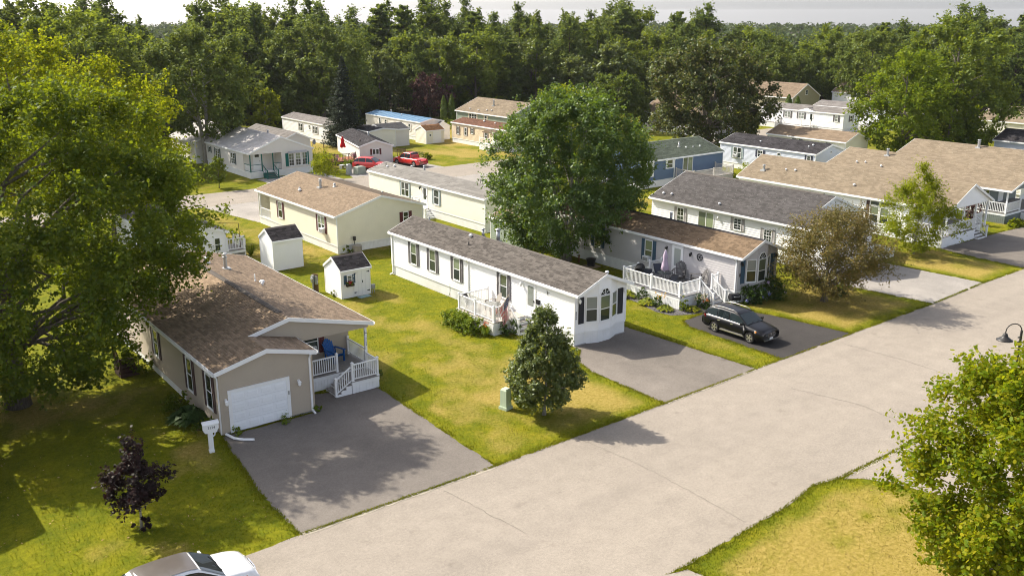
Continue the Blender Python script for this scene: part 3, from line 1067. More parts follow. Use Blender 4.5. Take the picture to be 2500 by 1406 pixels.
def deck_floor(parent, x0, x1, y0, y1, z, along='X', mat=GREYDECK, rim=VINYL, bw=0.14, skirt=None, sides='FLRK', pw=0.36):
    L, Wd = (x1 - x0, y1 - y0) if along == 'X' else (y1 - y0, x1 - x0)
    n = max(1, round(Wd / bw))
    def f():
        m_ = MB()
        m_.box(0, L, 0, Wd / n - 0.008, -0.03, 0)
        return m_.mesh('deck_board', mat)
    me = cached(('board', round(L, 3), round(Wd / n, 4), mat.name), f)
    for i in range(n):
        if along == 'X':
            put('deck_board', me, parent, (x0, y0 + i * Wd / n, z))
        else:
            put('deck_board', me, parent, (x1 - i * Wd / n, y0, z), math.pi / 2)
    m_ = MB()
    m_.box(x0 + 0.03, x1 - 0.03, y0 + 0.03, y0 + 0.07, z - 0.24, z - 0.031)
    m_.box(x0 + 0.03, x1 - 0.03, y1 - 0.07, y1 - 0.03, z - 0.24, z - 0.031)
    m_.box(x0 + 0.03, x0 + 0.07, y0 + 0.071, y1 - 0.071, z - 0.24, z - 0.031)
    m_.box(x1 - 0.07, x1 - 0.03, y0 + 0.071, y1 - 0.071, z - 0.24, z - 0.031)
    m_.build('rim_joist', rim, parent)
    if skirt:
        h = z - 0.2
        a, b, c, d = x0 + 0.05, x1 - 0.05, y0 + 0.05, y1 - 0.05
        if 'F' in sides: skirting(parent, (a, c, 0), (b, c, 0), h, skirt, pw, 2)
        if 'L' in sides: skirting(parent, (a, d, 0), (a, c, 0), h, skirt, pw, 2)
        if 'R' in sides: skirting(parent, (b, c, 0), (b, d, 0), h, skirt, pw, 2)

def stairs(parent, p, direction, width, rise, n, tread=0.28, mat=GREYDECK, side=VINYL, z0=0.0):
    """p: middle of the top edge on the deck; direction: unit vector going down"""
    d = Vector((*direction, 0)).normalized()
    a = math.atan2(d.y, d.x)
    g = rise / (n + 1)
    for i in range(n):
        z = z0 + rise - g * (i + 1)
        m_ = MB()
        m_.box(tread * i - 0.02, tread * (i + 1) + 0.02, -width / 2, width / 2, z - 0.035, z)
        m_.build('step', mat, parent, p, a)
        m_ = MB()
        m_.box(tread * i + 0.02, tread * (i + 1), -width / 2 + 0.04, width / 2 - 0.04, max(0.0, z - g) + 0.002, z - 0.036)
        m_.build('riser', side, parent, p, a)
    for sg in (-1, 1):
        m_ = MB()
        y = sg * (width / 2 - 0.015)
        pts = [(0, z0 + 0.0), (tread * n + 0.02, z0 + 0.0)]
        for i in range(n - 1, -1, -1):
            z = z0 + rise - g * (i + 1) - 0.036
            pts += [(tread * (i + 1) + 0.01, z), (tread * i + 0.01, z)]
        pts += [(0, z0 + rise - g - 0.036)]
        m_.prism(pts, y - 0.018, y + 0.018)
        m_.build('stringer', side, parent, p, a)
# ---------------------------------------------------------------- the homes
S_TAN = paint('tan_siding', (0.43, 0.365, 0.285), 0.55, 0.05)
S_WHITE = paint('white_siding', (0.86, 0.855, 0.845), 0.5, 0.03)
S_GREY = paint('grey_siding', (0.52, 0.495, 0.49), 0.55, 0.05)
S_YEL = paint('pale_yellow_siding', (0.80, 0.755, 0.60), 0.55, 0.04)
S_CREAM = paint('cream_siding', (0.80, 0.765, 0.64), 0.55, 0.04)
S_PALE = paint('pale_beige_siding', (0.70, 0.66, 0.60), 0.55, 0.04)
S_BLUE = paint('blue_siding', (0.10, 0.155, 0.24), 0.55, 0.06)
S_BEIGE = paint('beige_siding', (0.66, 0.54, 0.38), 0.55, 0.05)
S_SAGE = paint('sage_siding', (0.27, 0.315, 0.245), 0.55, 0.06)
S_SLATE = paint('slate_green_siding', (0.155, 0.18, 0.165), 0.55, 0.06)
S_OLIVE = paint('olive_siding', (0.33, 0.30, 0.19), 0.55, 0.05)
S_LBLUE = paint('pale_blue_grey_siding', (0.56, 0.59, 0.66), 0.55, 0.04)

def shades(c, lo=0.7, hi=1.3):
    return [sc3(c, 1 - (1 - lo) * 0.75), sc3(c, 0.94), sc3(c, 1.04), sc3(c, 1 + (hi - 1) * 0.7)]
R_BROWN = shingle_mat('brown_shingle', shades((0.27, 0.198, 0.137)))
R_DARK = shingle_mat('charcoal_shingle', shades((0.112, 0.099, 0.088), 0.6, 1.4))
R_CHAR2 = shingle_mat('slate_shingle', shades((0.085, 0.079, 0.077), 0.68, 1.35))
R_UMBER = shingle_mat('umber_shingle', shades((0.178, 0.126, 0.082)))
R_TAN = shingle_mat('tan_shingle', shades((0.222, 0.178, 0.126), 0.8, 1.2))
R_TAN2 = shingle_mat('warm_tan_shingle', shades((0.222, 0.168, 0.118), 0.8, 1.2))
R_BLACK = shingle_mat('black_shingle', shades((0.042, 0.039, 0.042), 0.6, 1.5))
R_GREEN = shingle_mat('green_shingle', shades((0.17, 0.19, 0.135), 0.75, 1.3))
R_RUST = shingle_mat('rust_shingle', shades((0.135, 0.07, 0.047), 0.75, 1.25))
R_PALE = shingle_mat('pale_grey_shingle', shades((0.50, 0.475, 0.46), 0.93, 1.06))
R_GREY = shingle_mat('weathered_grey_shingle', shades((0.21, 0.198, 0.182), 0.8, 1.15))
R_MGREY = shingle_mat('mid_grey_shingle', shades((0.19, 0.175, 0.165), 0.8, 1.2))
R_SHED = shingle_mat('shed_shingle', shades((0.105, 0.09, 0.085), 0.55, 1.5))
METBLUE = paint('blue_metal_roof', (0.085, 0.175, 0.285), 0.65, 0.15, 0.6, spec=0.15)
SH_GREY = paint('dark_grey_shutter', (0.115, 0.105, 0.105), 0.6, 0.08)
SH_BLACK = paint('black_shutter', (0.03, 0.03, 0.034), 0.6, 0.1)
SH_MAROON = paint('maroon_shutter', (0.13, 0.035, 0.035), 0.6, 0.1)
SH_PLUM = paint('brown_plum_shutter', (0.085, 0.05, 0.045), 0.6, 0.1)
SH_TEAL = paint('slate_blue_shutter', (0.055, 0.105, 0.15), 0.6, 0.1)
SH_GREEN = paint('green_shutter', (0.0, 0.135, 0.105), 0.55, 0.1)
SH_DKGREEN = paint('dusty_green_shutter', (0.05, 0.075, 0.07), 0.55, 0.1)
SH_LGREY = paint('light_grey_shutter', (0.36, 0.34, 0.33), 0.6, 0.08)
SH_SAGE = paint('sage_grey_shutter', (0.30, 0.36, 0.36), 0.6, 0.08)
SH_BROWN = paint('brown_shutter', (0.17, 0.12, 0.09), 0.6, 0.1)
SH_NAVY = paint('navy_shutter', (0.02, 0.025, 0.05), 0.6, 0.1)
WTRIM = TRIM

def plane(h, xa, za, xb, zb, y0, y1, rakes=(1, 1), gutter=False, mat=None):
    """one roof slope of a home, from its low edge xa to its high edge xb"""
    dz, t = 0.11, 0.10
    e0, e1, q1, q0 = (xa, y0, za + dz), (xa, y1, za + dz), (xb, y1, zb + dz), (xb, y0, zb + dz)
    m_ = MB()
    m_.hexa([(p[0], p[1], p[2] - t) for p in (e0, e1, q1, q0)] + [(p[0], p[1], p[2] - 0.006) for p in (e0, e1, q1, q0)])
    rf = m_.build('roof', h.trim, h.o)
    shingles(rf, e0, e1, q1, q0, mat or h.roofm, h.expo, h.tabw)
    for f_, yy in zip(rakes, (y0 - 0.014, y1 + 0.014)):
        if f_:
            b = MB()
            b.hexa([(xa, yy - 0.014, za - 0.09), (xb, yy - 0.014, zb - 0.09), (xb, yy + 0.014, zb - 0.09), (xa, yy + 0.014, za - 0.09),
                    (xa, yy - 0.014, za + dz + 0.012), (xb, yy - 0.014, zb + dz + 0.012), (xb, yy + 0.014, zb + dz + 0.012), (xa, yy + 0.014, za + dz + 0.012)])
            b.build('rake_board', h.trim, h.o)
    if gutter:
        sg = -1 if xb > xa else 1
        b = MB()
        xi, xo = xa + sg * 0.004, xa + sg * 0.10
        b.box(min(xi, xo), max(xi, xo), y0, y1, za - 0.05, za - 0.03)
        b.box(min(xo, xo - sg * 0.012), max(xo, xo - sg * 0.012), y0, y1, za - 0.03, za + dz - 0.03)
        b.box(min(xi, xi + sg * 0.012), max(xi, xi + sg * 0.012), y0, y1, za - 0.03, za + dz - 0.03)
        b.build('gutter', h.trim, h.o)

def stepped(h, ew, yd, z0):
    """home whose front steps back from a narrow gabled bay to the full-width gable"""
    W, L, e, r, ov = h.W, h.L, h.eave, h.ridge, 0.25
    k = (r - e) / (W / 2)
    er = e + k * ew / 2
    eo = e - k * ov
    plane(h, -ov, eo, ew / 2, er, -0.2, L + 0.2, (1, 1), True)
    plane(h, ew / 2 + 0.001, er, W / 2, r, yd - 0.2, L + 0.2, (1, 1))
    plane(h, W + ov, eo, W / 2, r, yd - 0.2, L + 0.2, (1, 1), True)
    plane(h, ew + 0.2, e - k * 0.2, ew / 2, er, -0.2, yd + 0.1, (1, 0), True)
    h.gable('F', 0, ew, z0, e, er, 0)
    h.flat('L', 0, L, z0 if z0 > 0.3 else 0.45, e)
    h.gable('K', 0, W, 0.5, e, r, L)
    b = MB()
    for sg in (-1, 1):
        b.hexa([(W / 2, yd + 0.9, r + 0.118), (W / 2 + sg * 0.17, yd + 0.9, r + 0.118 - 0.17 * k), (W / 2 + sg * 0.17, L + 0.15, r + 0.118 - 0.17 * k), (W / 2, L + 0.15, r + 0.118),
                (W / 2, yd + 0.9, r + 0.155), (W / 2 + sg * 0.17, yd + 0.9, r + 0.15 - 0.17 * k), (W / 2 + sg * 0.17, L + 0.15, r + 0.15 - 0.17 * k), (W / 2, L + 0.15, r + 0.155)])
    b.build('ridge_vent', R_DARK, h.o)

def text_part(txt, size, mat, parent, loc, rot, ext=0.002):
    cu = bpy.data.curves.new('house_number', 'FONT')
    cu.body = txt
    cu.size = size
    cu.extrude = ext
    cu.align_x = 'CENTER'
    cu.materials.append(mat)
    tmp = bpy.data.objects.new('tmp_text', cu)
    COL.objects.link(tmp)
    me = bpy.data.meshes.new_from_object(tmp)
    bpy.data.objects.remove(tmp)
    return put('house_number', me, parent, loc, 0, rot)

def aircon(label, loc, rz):
    t = thing('window_air_conditioner', label, 'air conditioner', loc, rz)
    m_ = MB()
    m_.box(-0.30, 0.30, -0.36, -0.0, 0, 0.38)
    m_.build('case', TRIM, t)
    g = MB()
    g.box(-0.26, 0.26, -0.366, -0.361, 0.04, 0.34)
    gr = g.build('grille', paint('dark_coil', (0.10, 0.10, 0.10), 0.6, 0.3, 20), t)
    f = MB()
    for i in range(6):
        f.box(-0.27, 0.27, -0.376, -0.367, 0.05 + i * 0.055, 0.062 + i * 0.055)
    f.build('fin', TRIM, gr)
    return t

# ---- home A: tan, with garage ------------------------------------------------
hA = House('tan sided home with white garage door and brown shingled roof under the big maple', 14.7, 40.85, 9.2, 20.0, 3.26, 4.38, 0.0, S_TAN, R_BROWN, lap=0.165, rz=rad(-1.3), walls='', roofed=False, corner=False)
stepped(hA, 4.75, 2.3, 0.12)
WA, LA = 9.2, 20.0
hA.flat('R', 4.7, LA, 0.5, 3.3)
hA.flat('R', 0, 4.7, 0.12, 3.3, x=4.75)
siding(hA.o, [(0, 0.78), (4.45, 0.78), (4.45, 3.3), (0, 3.3)], S_TAN, (4.75, 4.7, 0), 0, 0.165)
siding(hA.o, [(2.4, 3.86), (4.75, 3.02), (9.2, 3.02), (9.2, 3.3), (4.6, 4.5)], S_TAN, (0, 2.28, 0), 0, 0.165)
m_ = MB(); m_.box(4.78, 9.18, 2.4, 4.69, 3.02, 3.06); m_.build('porch_ceiling', TRIM, hA.o)
skirting(hA.o, (0.03, LA, 0), (0.03, 5.2, 0), 0.52, SKIRT, 0.42, 3)
siding(hA.o, [(0, 0.02), (5.2, 0.02), (5.2, 0.45), (0, 0.45)], S_TAN, (0, 5.2, 0), SIDE['L'], 0.165)
m_ = MB(); m_.box(0.05, 4.7, 0.06, LA - 0.06, 0, 0.14); m_.build('foundation', paint('concrete', (0.36, 0.35, 0.33), 0.9, 0.2, 4), hA.o)
m_ = MB(); m_.box(-0.03, 0.10, -0.035, 0.03, 0.1, 3.2); m_.build('corner_trim', S_TAN, hA.o)
m_ = MB(); m_.box(4.66, 4.785, -0.035, 0.03, 0.1, 3.2); m_.build('corner_trim', S_TAN, hA.o)
# garage door with its raised panels
gd = MB()
gw, gh, gx = 2.80, 2.02, 1.93
gd.box(gx - gw / 2, gx + gw / 2, -0.03, 0.0, 0.08, 0.08 + gh)
go = gd.build('garage_door', paint('cool_white_door', (0.84, 0.86, 0.88), 0.45, 0.03), hA.o)
c = MB()
c.box(gx - gw / 2 - 0.17, gx - gw / 2, -0.06, 0.0, 0.06, gh + 0.22)
c.box(gx + gw / 2, gx + gw / 2 + 0.17, -0.06, 0.0, 0.06, gh + 0.22)
c.box(gx - gw / 2, gx + gw / 2, -0.06, 0.0, gh + 0.08, gh + 0.22)
c.build('door_casing', TRIM, hA.o)
pw_, ph_ = gw / 4, gh / 4
def door_panel():
    p = MB()
    p.hexa([(0.07, -0.021, 0.1), (pw_ - 0.07, -0.021, 0.1), (pw_ - 0.07, -0.021, ph_ - 0.1), (0.07, -0.021, ph_ - 0.1),
            (0.12, -0.034, 0.15), (pw_ - 0.12, -0.034, 0.15), (pw_ - 0.12, -0.034, ph_ - 0.15), (0.12, -0.034, ph_ - 0.15)])
    p.hexa([(0.06, -0.0205, 0.09), (pw_ - 0.06, -0.0205, 0.09), (pw_ - 0.06, -0.0205, ph_ - 0.09), (0.06, -0.0205, ph_ - 0.09),
            (0.06, -0.026, 0.09), (pw_ - 0.06, -0.026, 0.09), (pw_ - 0.06, -0.026, ph_ - 0.09), (0.06, -0.026, ph_ - 0.09)])
    return p.mesh('door_panel', MATS['cool_white_door'])
dp = door_panel()
for i in range(4):
    for j in range(4):
        put('door_panel', dp, go, (gx - gw / 2 + i * pw_, -0.01, 0.08 + j * ph_))
sm_ = MB()
for j in range(1, 4):
    sm_.box(gx - gw / 2, gx + gw / 2, -0.0325, -0.028, 0.08 + j * ph_ - 0.006, 0.08 + j * ph_ + 0.006)
sm_.build('door_seam', paint('grey_gap', (0.62, 0.63, 0.65), 0.6, 0.1), go)
k_ = MB(); k_.box(gx + gw / 2 + 0.05, gx + gw / 2 + 0.12, -0.085, -0.06, 1.3, 1.5); k_.build('door_keypad', METAL, hA.o)
hA.lamp("F", 0.25, 1.75)
hA.lamp('F', 3.98, 1.85)
hA.downspout('F', 4.62, z1=3.22, kick=0.3)
hA.downspout('L', 0.08, z1=3.2, kick=0.0)
for yy in (1.35, 4.15):
    hA.window('L', yy, 0.95, 2.75, 0.85, SH_PLUM, 0.3, low=GLASS)
hA.window('L', 9.6, 1.2, 2.75, 0.85, SH_PLUM, 0.3)
hA.window('F', 6.85, 1.25, 2.65, 0.95, SH_MAROON, 0.34, x=4.7)
hA.pipe(5.35, 16.2, 0.20, 0.13, mat=VINYL)
hA.flue(6.0, 14.6, 1.0, 0.12)
hA.mushroom(6.7, 10.6, 0.17)
hA.pipe(6.55, 11.3, 0.42, 0.035, cap=False, mat=VINYL)
hA.mushroom(6.45, 9.95, 0.09)
m_ = MB(); m_.tube([(0.1, -0.1, 0.10), (0.25, -0.75, 0.09), (0.55, -1.15, 0.09), (0.95, -1.45, 0.09)], 0.065, 10); m_.build('drain_hose', VINYL, hA.o)

dA = thing('porch_deck', 'grey floored front porch with white railings and steps on the tan home', 'deck', (14.7, 40.85, 0), rad(-1.3))
deck_floor(dA, 4.82, 9.2, 2.3, 4.66, 0.80, 'X', GREYDECK, VINYL, skirt=SKIRT, sides='F')
deck_floor(dA, 7.35, 9.05, 0.85, 2.28, 0.68, 'X', GREYDECK, VINYL, skirt=SKIRT, sides='FRL')
railing(dA, (4.9, 2.42, 0.8), (7.3, 2.42, 0.8), 0.92, posts=(0, 1))
put('post', post_mesh(1.02, VINYL), dA, (5.35, 2.42, 0.8))
railing(dA, (9.1, 2.5, 0.8), (9.1, 4.6, 0.8), 0.92, posts=(0, 1))
railing(dA, (7.45, 0.95, 0.68), (8.95, 0.95, 0.68), 0.92)
railing(dA, (8.95, 0.95, 0.68), (8.95, 2.2, 0.68), 0.92, posts=(0, 1))
stairs(dA, (7.35, 1.5, 0), (-1, 0), 1.2, 0.68, 3, 0.3)
railing(dA, (7.35, 0.95, 0.60), (6.45, 0.95, 0.05), 0.9, posts=(0, 1))
put('roof_post', post_mesh(2.2, VINYL, 0.12), dA, (9.08, 2.4, 0.8))
m_ = MB(); m_.box(9.0, 9.016, 2.325, 2.337, 2.55, 2.8); m_.tube([(9.008, 2.33, 2.68), (9.14, 2.31, 2.66), (9.2, 2.31, 2.6)], 0.012, 6); m_.build('hanging_bracket', BLACK, dA)
for i, ch in enumerate('3124'):
    text_part(ch, 0.13, BLACK, dA, (9.08, 2.325, 2.32 - i * 0.125), (math.pi / 2, 0, 0))
aircon('white window air conditioner behind the blue chair on the tan porch', (14.7 + 6.95, 41.0 + 4.5, 1.32), rad(-1.3))

# ---- bays ----------------------------------------------------------------------
def facet(h, p, q, z0, zp, zq, mat=None):
    p, q = Vector((*p, 0)), Vector((*q, 0))
    a = math.atan2(q.y - p.y, q.x - p.x)
    L = (q - p).length
    siding(h.o, [(0, z0), (L, z0), (L, zq), (0, zp)], mat or h.wall, p, a, h.lap)
    return p, a, L

def fan_window(h, c, z0, z1, z2, w, y):
    wo = h.window('F', c, z0, z1, w, split=0.48, top=GLASSG, low=GLASS, x=y)
    m_ = MB()
    hw, hh, t = w / 2, z2 - z1, 0.05
    outer = [(-hw, 0), (-hw, hh * 0.35), (-hw * 0.45, hh), (hw * 0.45, hh), (hw, hh * 0.35), (hw, 0)]
    inner = [(x * (hw - t) / hw, 0.0 if z == 0 else z - t * 0.8) for x, z in outer]
    for i in range(5):
        (xa, za), (xb, zb) = outer[i], outer[i + 1]
        (xc, zc), (xd, zd) = inner[i], inner[i + 1]
        m_.hexa([(xa, -0.06, za), (xc, -0.06, zc), (xc, 0.02, zc), (xa, 0.02, za), (xb, -0.06, zb), (xd, -0.06, zd), (xd, 0.02, zd), (xb, 0.02, zb)])
    for x, z in ((-hw * 0.62, hh * 0.55), (0, hh - t), (hw * 0.62, hh * 0.55)):
        m_.beam((0, -0.03, 0.0), (x, -0.03, z), 0.018, 0.018)
    m_.build('fan_frame', TRIM, wo, (0, 0, z1 - z0))
    g = MB()
    g.prism(inner, -0.026, -0.018)
    g.build('pane', GLASS, wo, (0, 0, z1 - z0))

def bay_front(h, shut, depth=0.36):
    W, e, k, z0 = h.W, h.eave, h.slope, h.skirt
    zt = lambda x: e + k * min(x, W - x)
    xs = [0, W * 0.185, W * 0.38, W * 0.62, W * 0.815, W]
    ys = [0, 0, -depth, -depth, 0, 0]
    fr = []
    for i in range(5):
        a_, b_ = (xs[i], ys[i]), (xs[i + 1], ys[i + 1])
        if i == 2:
            siding(h.o, [(0, z0), (b_[0] - a_[0], z0), (b_[0] - a_[0], zt(b_[0])), (W / 2 - a_[0], h.ridge), (0, zt(a_[0]))], h.wall, (*a_, 0), 0, h.lap)
            fr.append((Vector((*a_, 0)), 0, b_[0] - a_[0]))
        else:
            fr.append(facet(h, a_, b_, z0, zt(a_[0]), zt(b_[0])))
        skirting(h.o, (a_[0], a_[1] + 0.02, 0), (b_[0], b_[1] + 0.02, 0), z0 + 0.01, SKIRT, 0.42, 4)
        p_, a__, L_ = fr[-1]
        m_ = MB(); m_.box(-0.01, L_ + 0.01, -0.035, 0.02, z0 - 0.06, z0 + 0.05); m_.build('skirt_rail', TRIM, h.o, p_, a__)
        m_ = MB(); m_.box(-0.02, 0.02, -0.022, 0.02, z0 + 0.05, zt(xs[i]) - 0.05); m_.build('corner_trim', h.wall, h.o, p_, a__)
    for i, gl in ((1, GLASSB), (3, GLASSB)):
        p_, a__, L_ = fr[i]
        mid = p_ + Vector((math.cos(a__), math.sin(a__), 0)) * L_ / 2
        h.window('F', mid.x, 1.38, 3.02, min(0.78, L_ - 0.12), split=0.5, top=gl, low=GLASS, x=mid.y, rz=a__)
    fan_window(h, W / 2, 1.33, 2.98, 3.42, 0.86, -depth)
    for x in (W * 0.115, W * 0.885):
        put('shutter', shutter_mesh(0.42, 1.66, shut), h.o, (x, -0.027, 1.37), 0)

# ---- home B: white single-wide --------------------------------------------------
hB = House('white single wide home with charcoal roof and an arched bay window in the centre', 36.25, 39.72, 4.28, 21.0, 3.33, 4.2, 0.80, S_WHITE, R_DARK, lap=0.17, walls='LRK', skirted='L', corner=False, rake=0.14, roofed=False, skirt_ribs=3, skirt_w=0.40)
hB.gable_roof(0, 4.28, 0, 21.0, 3.33, 4.2, rake0=0.5, over=0.16)
bay_front(hB, SH_BLACK)
for cx, cy in ((0, 0), (0, 21.0), (4.28, 0)):
    m_ = MB(); m_.box(cx - 0.03, cx + 0.05, cy - 0.03 - (0.02 if cy else 0), cy + 0.05 - (0.02 if cy else 0), 0.86, 3.3); m_.build('corner_trim', TRIM, hB.o)
for yy in (17.78, 15.26, 12.23):
    hB.window('L', yy, 1.44, 3.06, 0.80, SH_GREY, 0.30, low=GLASS, top=GLASSG)
hB.window('L', 6.90, 1.44, 3.06, 0.80, SH_GREY, 0.30, low=GLASS, top=GLASSG)
hB.door('L', 4.12, 0.92, 0.86, 2.12, glass=(0.16, 0.32, 0.93), gm=GLASSB)
hB.lamp('L', 4.95, 2.9)
hB.lamp('F', 0.28, 2.9); hB.lamp('F', 4.05, 2.9)
hB.downspout('L', 10.85, z1=3.25, z0=0.5, kick=0.0)
hB.downspout('L', 20.8, z1=3.25)
hB.pipe(1.0, 12.2, 0.26, 0.04, cap=False, mat=DKMETAL)
hB.mushroom(1.75, 13.0, 0.14); hB.mushroom(3.2, 0.6, 0.13)
hB.pipe(3.3, 13.6, 0.5, 0.10); hB.pipe(3.0, 20.2, 0.2, 0.05); hB.pipe(2.9, 11.3, 0.75, 0.13)
m_ = MB()
for i in range(9):
    a_ = rng.uniform(0, 6.28)
    m_.beam((0, -0.03, 0), (math.cos(a_) * rng.uniform(0.12, 0.3), -0.04, math.sin(a_) * rng.uniform(0.1, 0.24)), 0.012, 0.012, side=(0, 1, 0))
m_.build('wall_ornament', DKMETAL, hB.o, (0, 2.5, 2.86), SIDE['L'])
m_ = MB(); m_.box(-0.15, 0.15, -0.12, -0.015, -0.12, 0.14); m_.box(-0.16, 0.16, -0.135, -0.015, 0.14, 0.17); m_.build('wall_mailbox', BLACK, hB.o, (0, 3.38, 2.0), SIDE['L'])
m_ = MB()
for i in range(4):
    m_.box(0.06, 0.12, -0.045, -0.036, 2.1 - i * 0.13, 2.2 - i * 0.13)
m_.build('number_plate', BLACK, hB.o)
m_ = MB(); m_.box(0.02, 4.26, -0.05, 0.0, 0, 0.05); m_.build('foundation_pad', MATS['concrete'], hB.o)

dB = thing('side_deck', 'white railed deck with the flag on the side of the white home', 'deck', (36.2, 43.35, 0))
deck_floor(dB, -2.65, -0.06, 0.9, 4.95, 0.84, 'Y', paint('pale_deck_board', (0.46, 0.41, 0.35), 0.75, 0.2, 7), VINYL, skirt=SKIRT, sides='LF')
railing(dB, (-2.5, 4.8, 0.84), (-0.15, 4.8, 0.84), 0.95)
railing(dB, (-2.5, 4.8, 0.84), (-2.5, 3.0, 0.84), 0.95, posts=(0, 1))
railing(dB, (-2.5, 3.0, 0.84), (-2.5, 1.05, 0.84), 0.95, posts=(0, 1))
railing(dB, (-2.5, 1.05, 0.84), (-1.35, 1.05, 0.84), 0.95, posts=(0, 1))
stairs(dB, (-0.72, 0.9, 0), (0, -1), 1.2, 0.84, 3, 0.3)
railing(dB, (-1.35, 0.9, 0.78), (-1.35, 0.0, 0.08), 0.9, posts=(0, 1))

# ---- home C: grey single-wide -----------------------------------------------------
hC = House('grey single wide home with brown roof and blue shutters behind the black wagon', 50.95, 39.25, 4.28, 21.3, 3.33, 4.2, 0.82, S_GREY, R_UMBER, lap=0.17, walls='LRK', skirted='L', corner=False, roofed=False)
hC.gable_roof(0, 4.28, 0, 21.3, 3.33, 4.2, rake0=0.5, over=0.16, capmat=R_BLACK)
bay_front(hC, SH_TEAL)
for cx, cy in ((0, 0), (4.28, 0)):
    m_ = MB(); m_.box(cx - 0.03, cx + 0.05, cy - 0.03, cy + 0.05, 0.86, 3.3); m_.build('corner_trim', S_GREY, hC.o)
hC.window('L', 8.38, 1.38, 2.98, 0.80, SH_TEAL, 0.32, top=GLASSG, low=GLASSG)
hC.window('L', 13.95, 1.38, 2.98, 0.80, SH_TEAL, 0.32, top=GLASS, low=GLASS)
hC.window('L', 18.2, 1.6, 2.98, 0.9, SH_TEAL, 0.32)
hC.door('L', 5.5, 0.92, 0.9, 2.1, glass=(0.16, 0.30, 0.93), gm=glass_mat('pale_curtained_glass', (0.42, 0.45, 0.43)))
hC.lamp('L', 6.55, 2.75, mat=BLACK); hC.lamp('L', 4.2, 2.75, mat=BLACK); hC.lamp('F', 0.28, 2.85, mat=BLACK); hC.lamp('F', 4.05, 2.9, mat=BLACK)
hC.downspout('L', 0.12, z1=3.25)
hC.mushroom(3.0, 15.5, 0.14); hC.pipe(3.0, 9, 0.5, 0.1); hC.pipe(2.9, 18.5, 0.45, 0.08)
m_ = MB(); m_.box(0.14, 0.42, -0.036, -0.022, 1.9, 2.12); m_.build('number_plaque', paint('brown_plaque', (0.10, 0.07, 0.06), 0.6, 0.3, 12), hC.o)
wh = MB()
nseg = 20
for i in range(nseg):
    a0, a1 = 2 * math.pi * i / nseg, 2 * math.pi * (i + 1) / nseg
    wh.beam((0.24 * math.cos(a0), -0.035, 0.24 * math.sin(a0)), (0.24 * math.cos(a1), -0.035, 0.24 * math.sin(a1)), 0.05, 0.05, side=(0, 1, 0))
for i in range(6):
    a0 = 2 * math.pi * i / 6
    wh.beam((0, -0.035, 0), (0.24 * math.cos(a0), -0.035, 0.24 * math.sin(a0)), 0.03, 0.035, side=(0, 1, 0))
wh.lathe([(0.05, -0.06), (0.05, -0.02)], 12, 0, (0, 0, 0), 'Y')
tag(wh.build('wheel_ornament', BLACK, None, (50.95, 42.66, 2.64), SIDE['L']), 'round black wheel ornament on the grey wall beside the white door', 'ornament')
aircon('white window air conditioner in the blue shuttered window above the covered grill', (50.95, 47.68, 1.36), SIDE['L'])

dC = thing('side_deck', 'grey floored deck with white railings, grill and patio chairs at the grey home', 'deck', (50.9, 40.4, 0))
DCB = paint('grey_composite_board', (0.20, 0.195, 0.195), 0.7, 0.15, 7)
deck_floor(dC, -4.2, -0.06, 0.25, 5.9, 0.86, 'Y', DCB, VINYL, skirt=SKIRT, sides='LF', pw=0.3)
railing(dC, (-4.05, 5.75, 0.86), (-4.05, 3.05, 0.86), 0.95)
railing(dC, (-4.05, 3.05, 0.86), (-4.05, 0.4, 0.86), 0.95, posts=(0, 1))
railing(dC, (-4.05, 0.4, 0.86), (-2.0, 0.4, 0.86), 0.95, posts=(0, 1))
railing(dC, (-0.75, 0.4, 0.86), (-0.12, 0.4, 0.86), 0.95)
railing(dC, (-4.05, 5.75, 0.86), (-2.6, 5.75, 0.86), 0.95, posts=(0, 1))
railing(dC, (-1.4, 5.75, 0.86), (-0.12, 5.75, 0.86), 0.95)
stairs(dC, (-1.38, 0.25, 0), (0, -1), 1.2, 0.86, 4, 0.28, mat=DCB)
railing(dC, (-2.0, 0.3, 0.80), (-2.0, -0.85, 0.02), 0.92, posts=(0, 1))
railing(dC, (-0.75, 0.3, 0.80), (-0.75, -0.85, 0.02), 0.92, posts=(0, 1))

# ---- home D: white with slate roof and stepped gables --------------------------------
hD = House('white double wide home with dark slate roof and stepped front gables', 62.5, 39.5, 9.3, 18.8, 3.3, 5.05, 0.72, S_WHITE, R_CHAR2, walls='', roofed=False, corner=False, lap=0.19, expo=0.16, tabw=0.36)
stepped(hD, 5.5, 3.2, 0.72)
siding(hD.o, [(2.7, 4.2), (5.5, 0.72), (9.3, 0.72), (9.3, 3.3), (4.65, 5.05)], S_WHITE, (0, 3.2, 0), 0, 0.125)
hD.flat('R', 0, 3.2, 0.72, 3.3, x=5.5)
hD.flat('R', 3.2, 18.8, 0.72, 3.3)
skirting(hD.o, (0.03, 18.8, 0), (0.03, 0.03, 0), 0.73, SKIRT); skirting(hD.o, (0.03, 0.03, 0), (5.47, 0.03, 0), 0.73, SKIRT); skirting(hD.o, (5.5, 3.23, 0), (9.27, 3.23, 0), 0.73, SKIRT)
hD.window('L', 15.3, 1.4, 2.85, 0.8, SH_LGREY, 0.3, grid=(2, 2)); hD.slider('L', 12.4, 0.95, 1.75, 2.0)
hD.window('L', 9.0, 1.95, 2.95, 0.8, SH_LGREY, 0.3, grid=(2, 2)); hD.window('L', 5.9, 1.5, 2.55, 0.8, SH_LGREY, 0.3, grid=(3, 2))
hD.lamp('L', 11.0, 2.7)
for a_, b_ in ((0.5, 17.9), (0.6, 17.0), (0.55, 11.5)): hD.mushroom(a_, b_, 0.12)
hD.flue(8.0, 16.0, 0.6, 0.12)

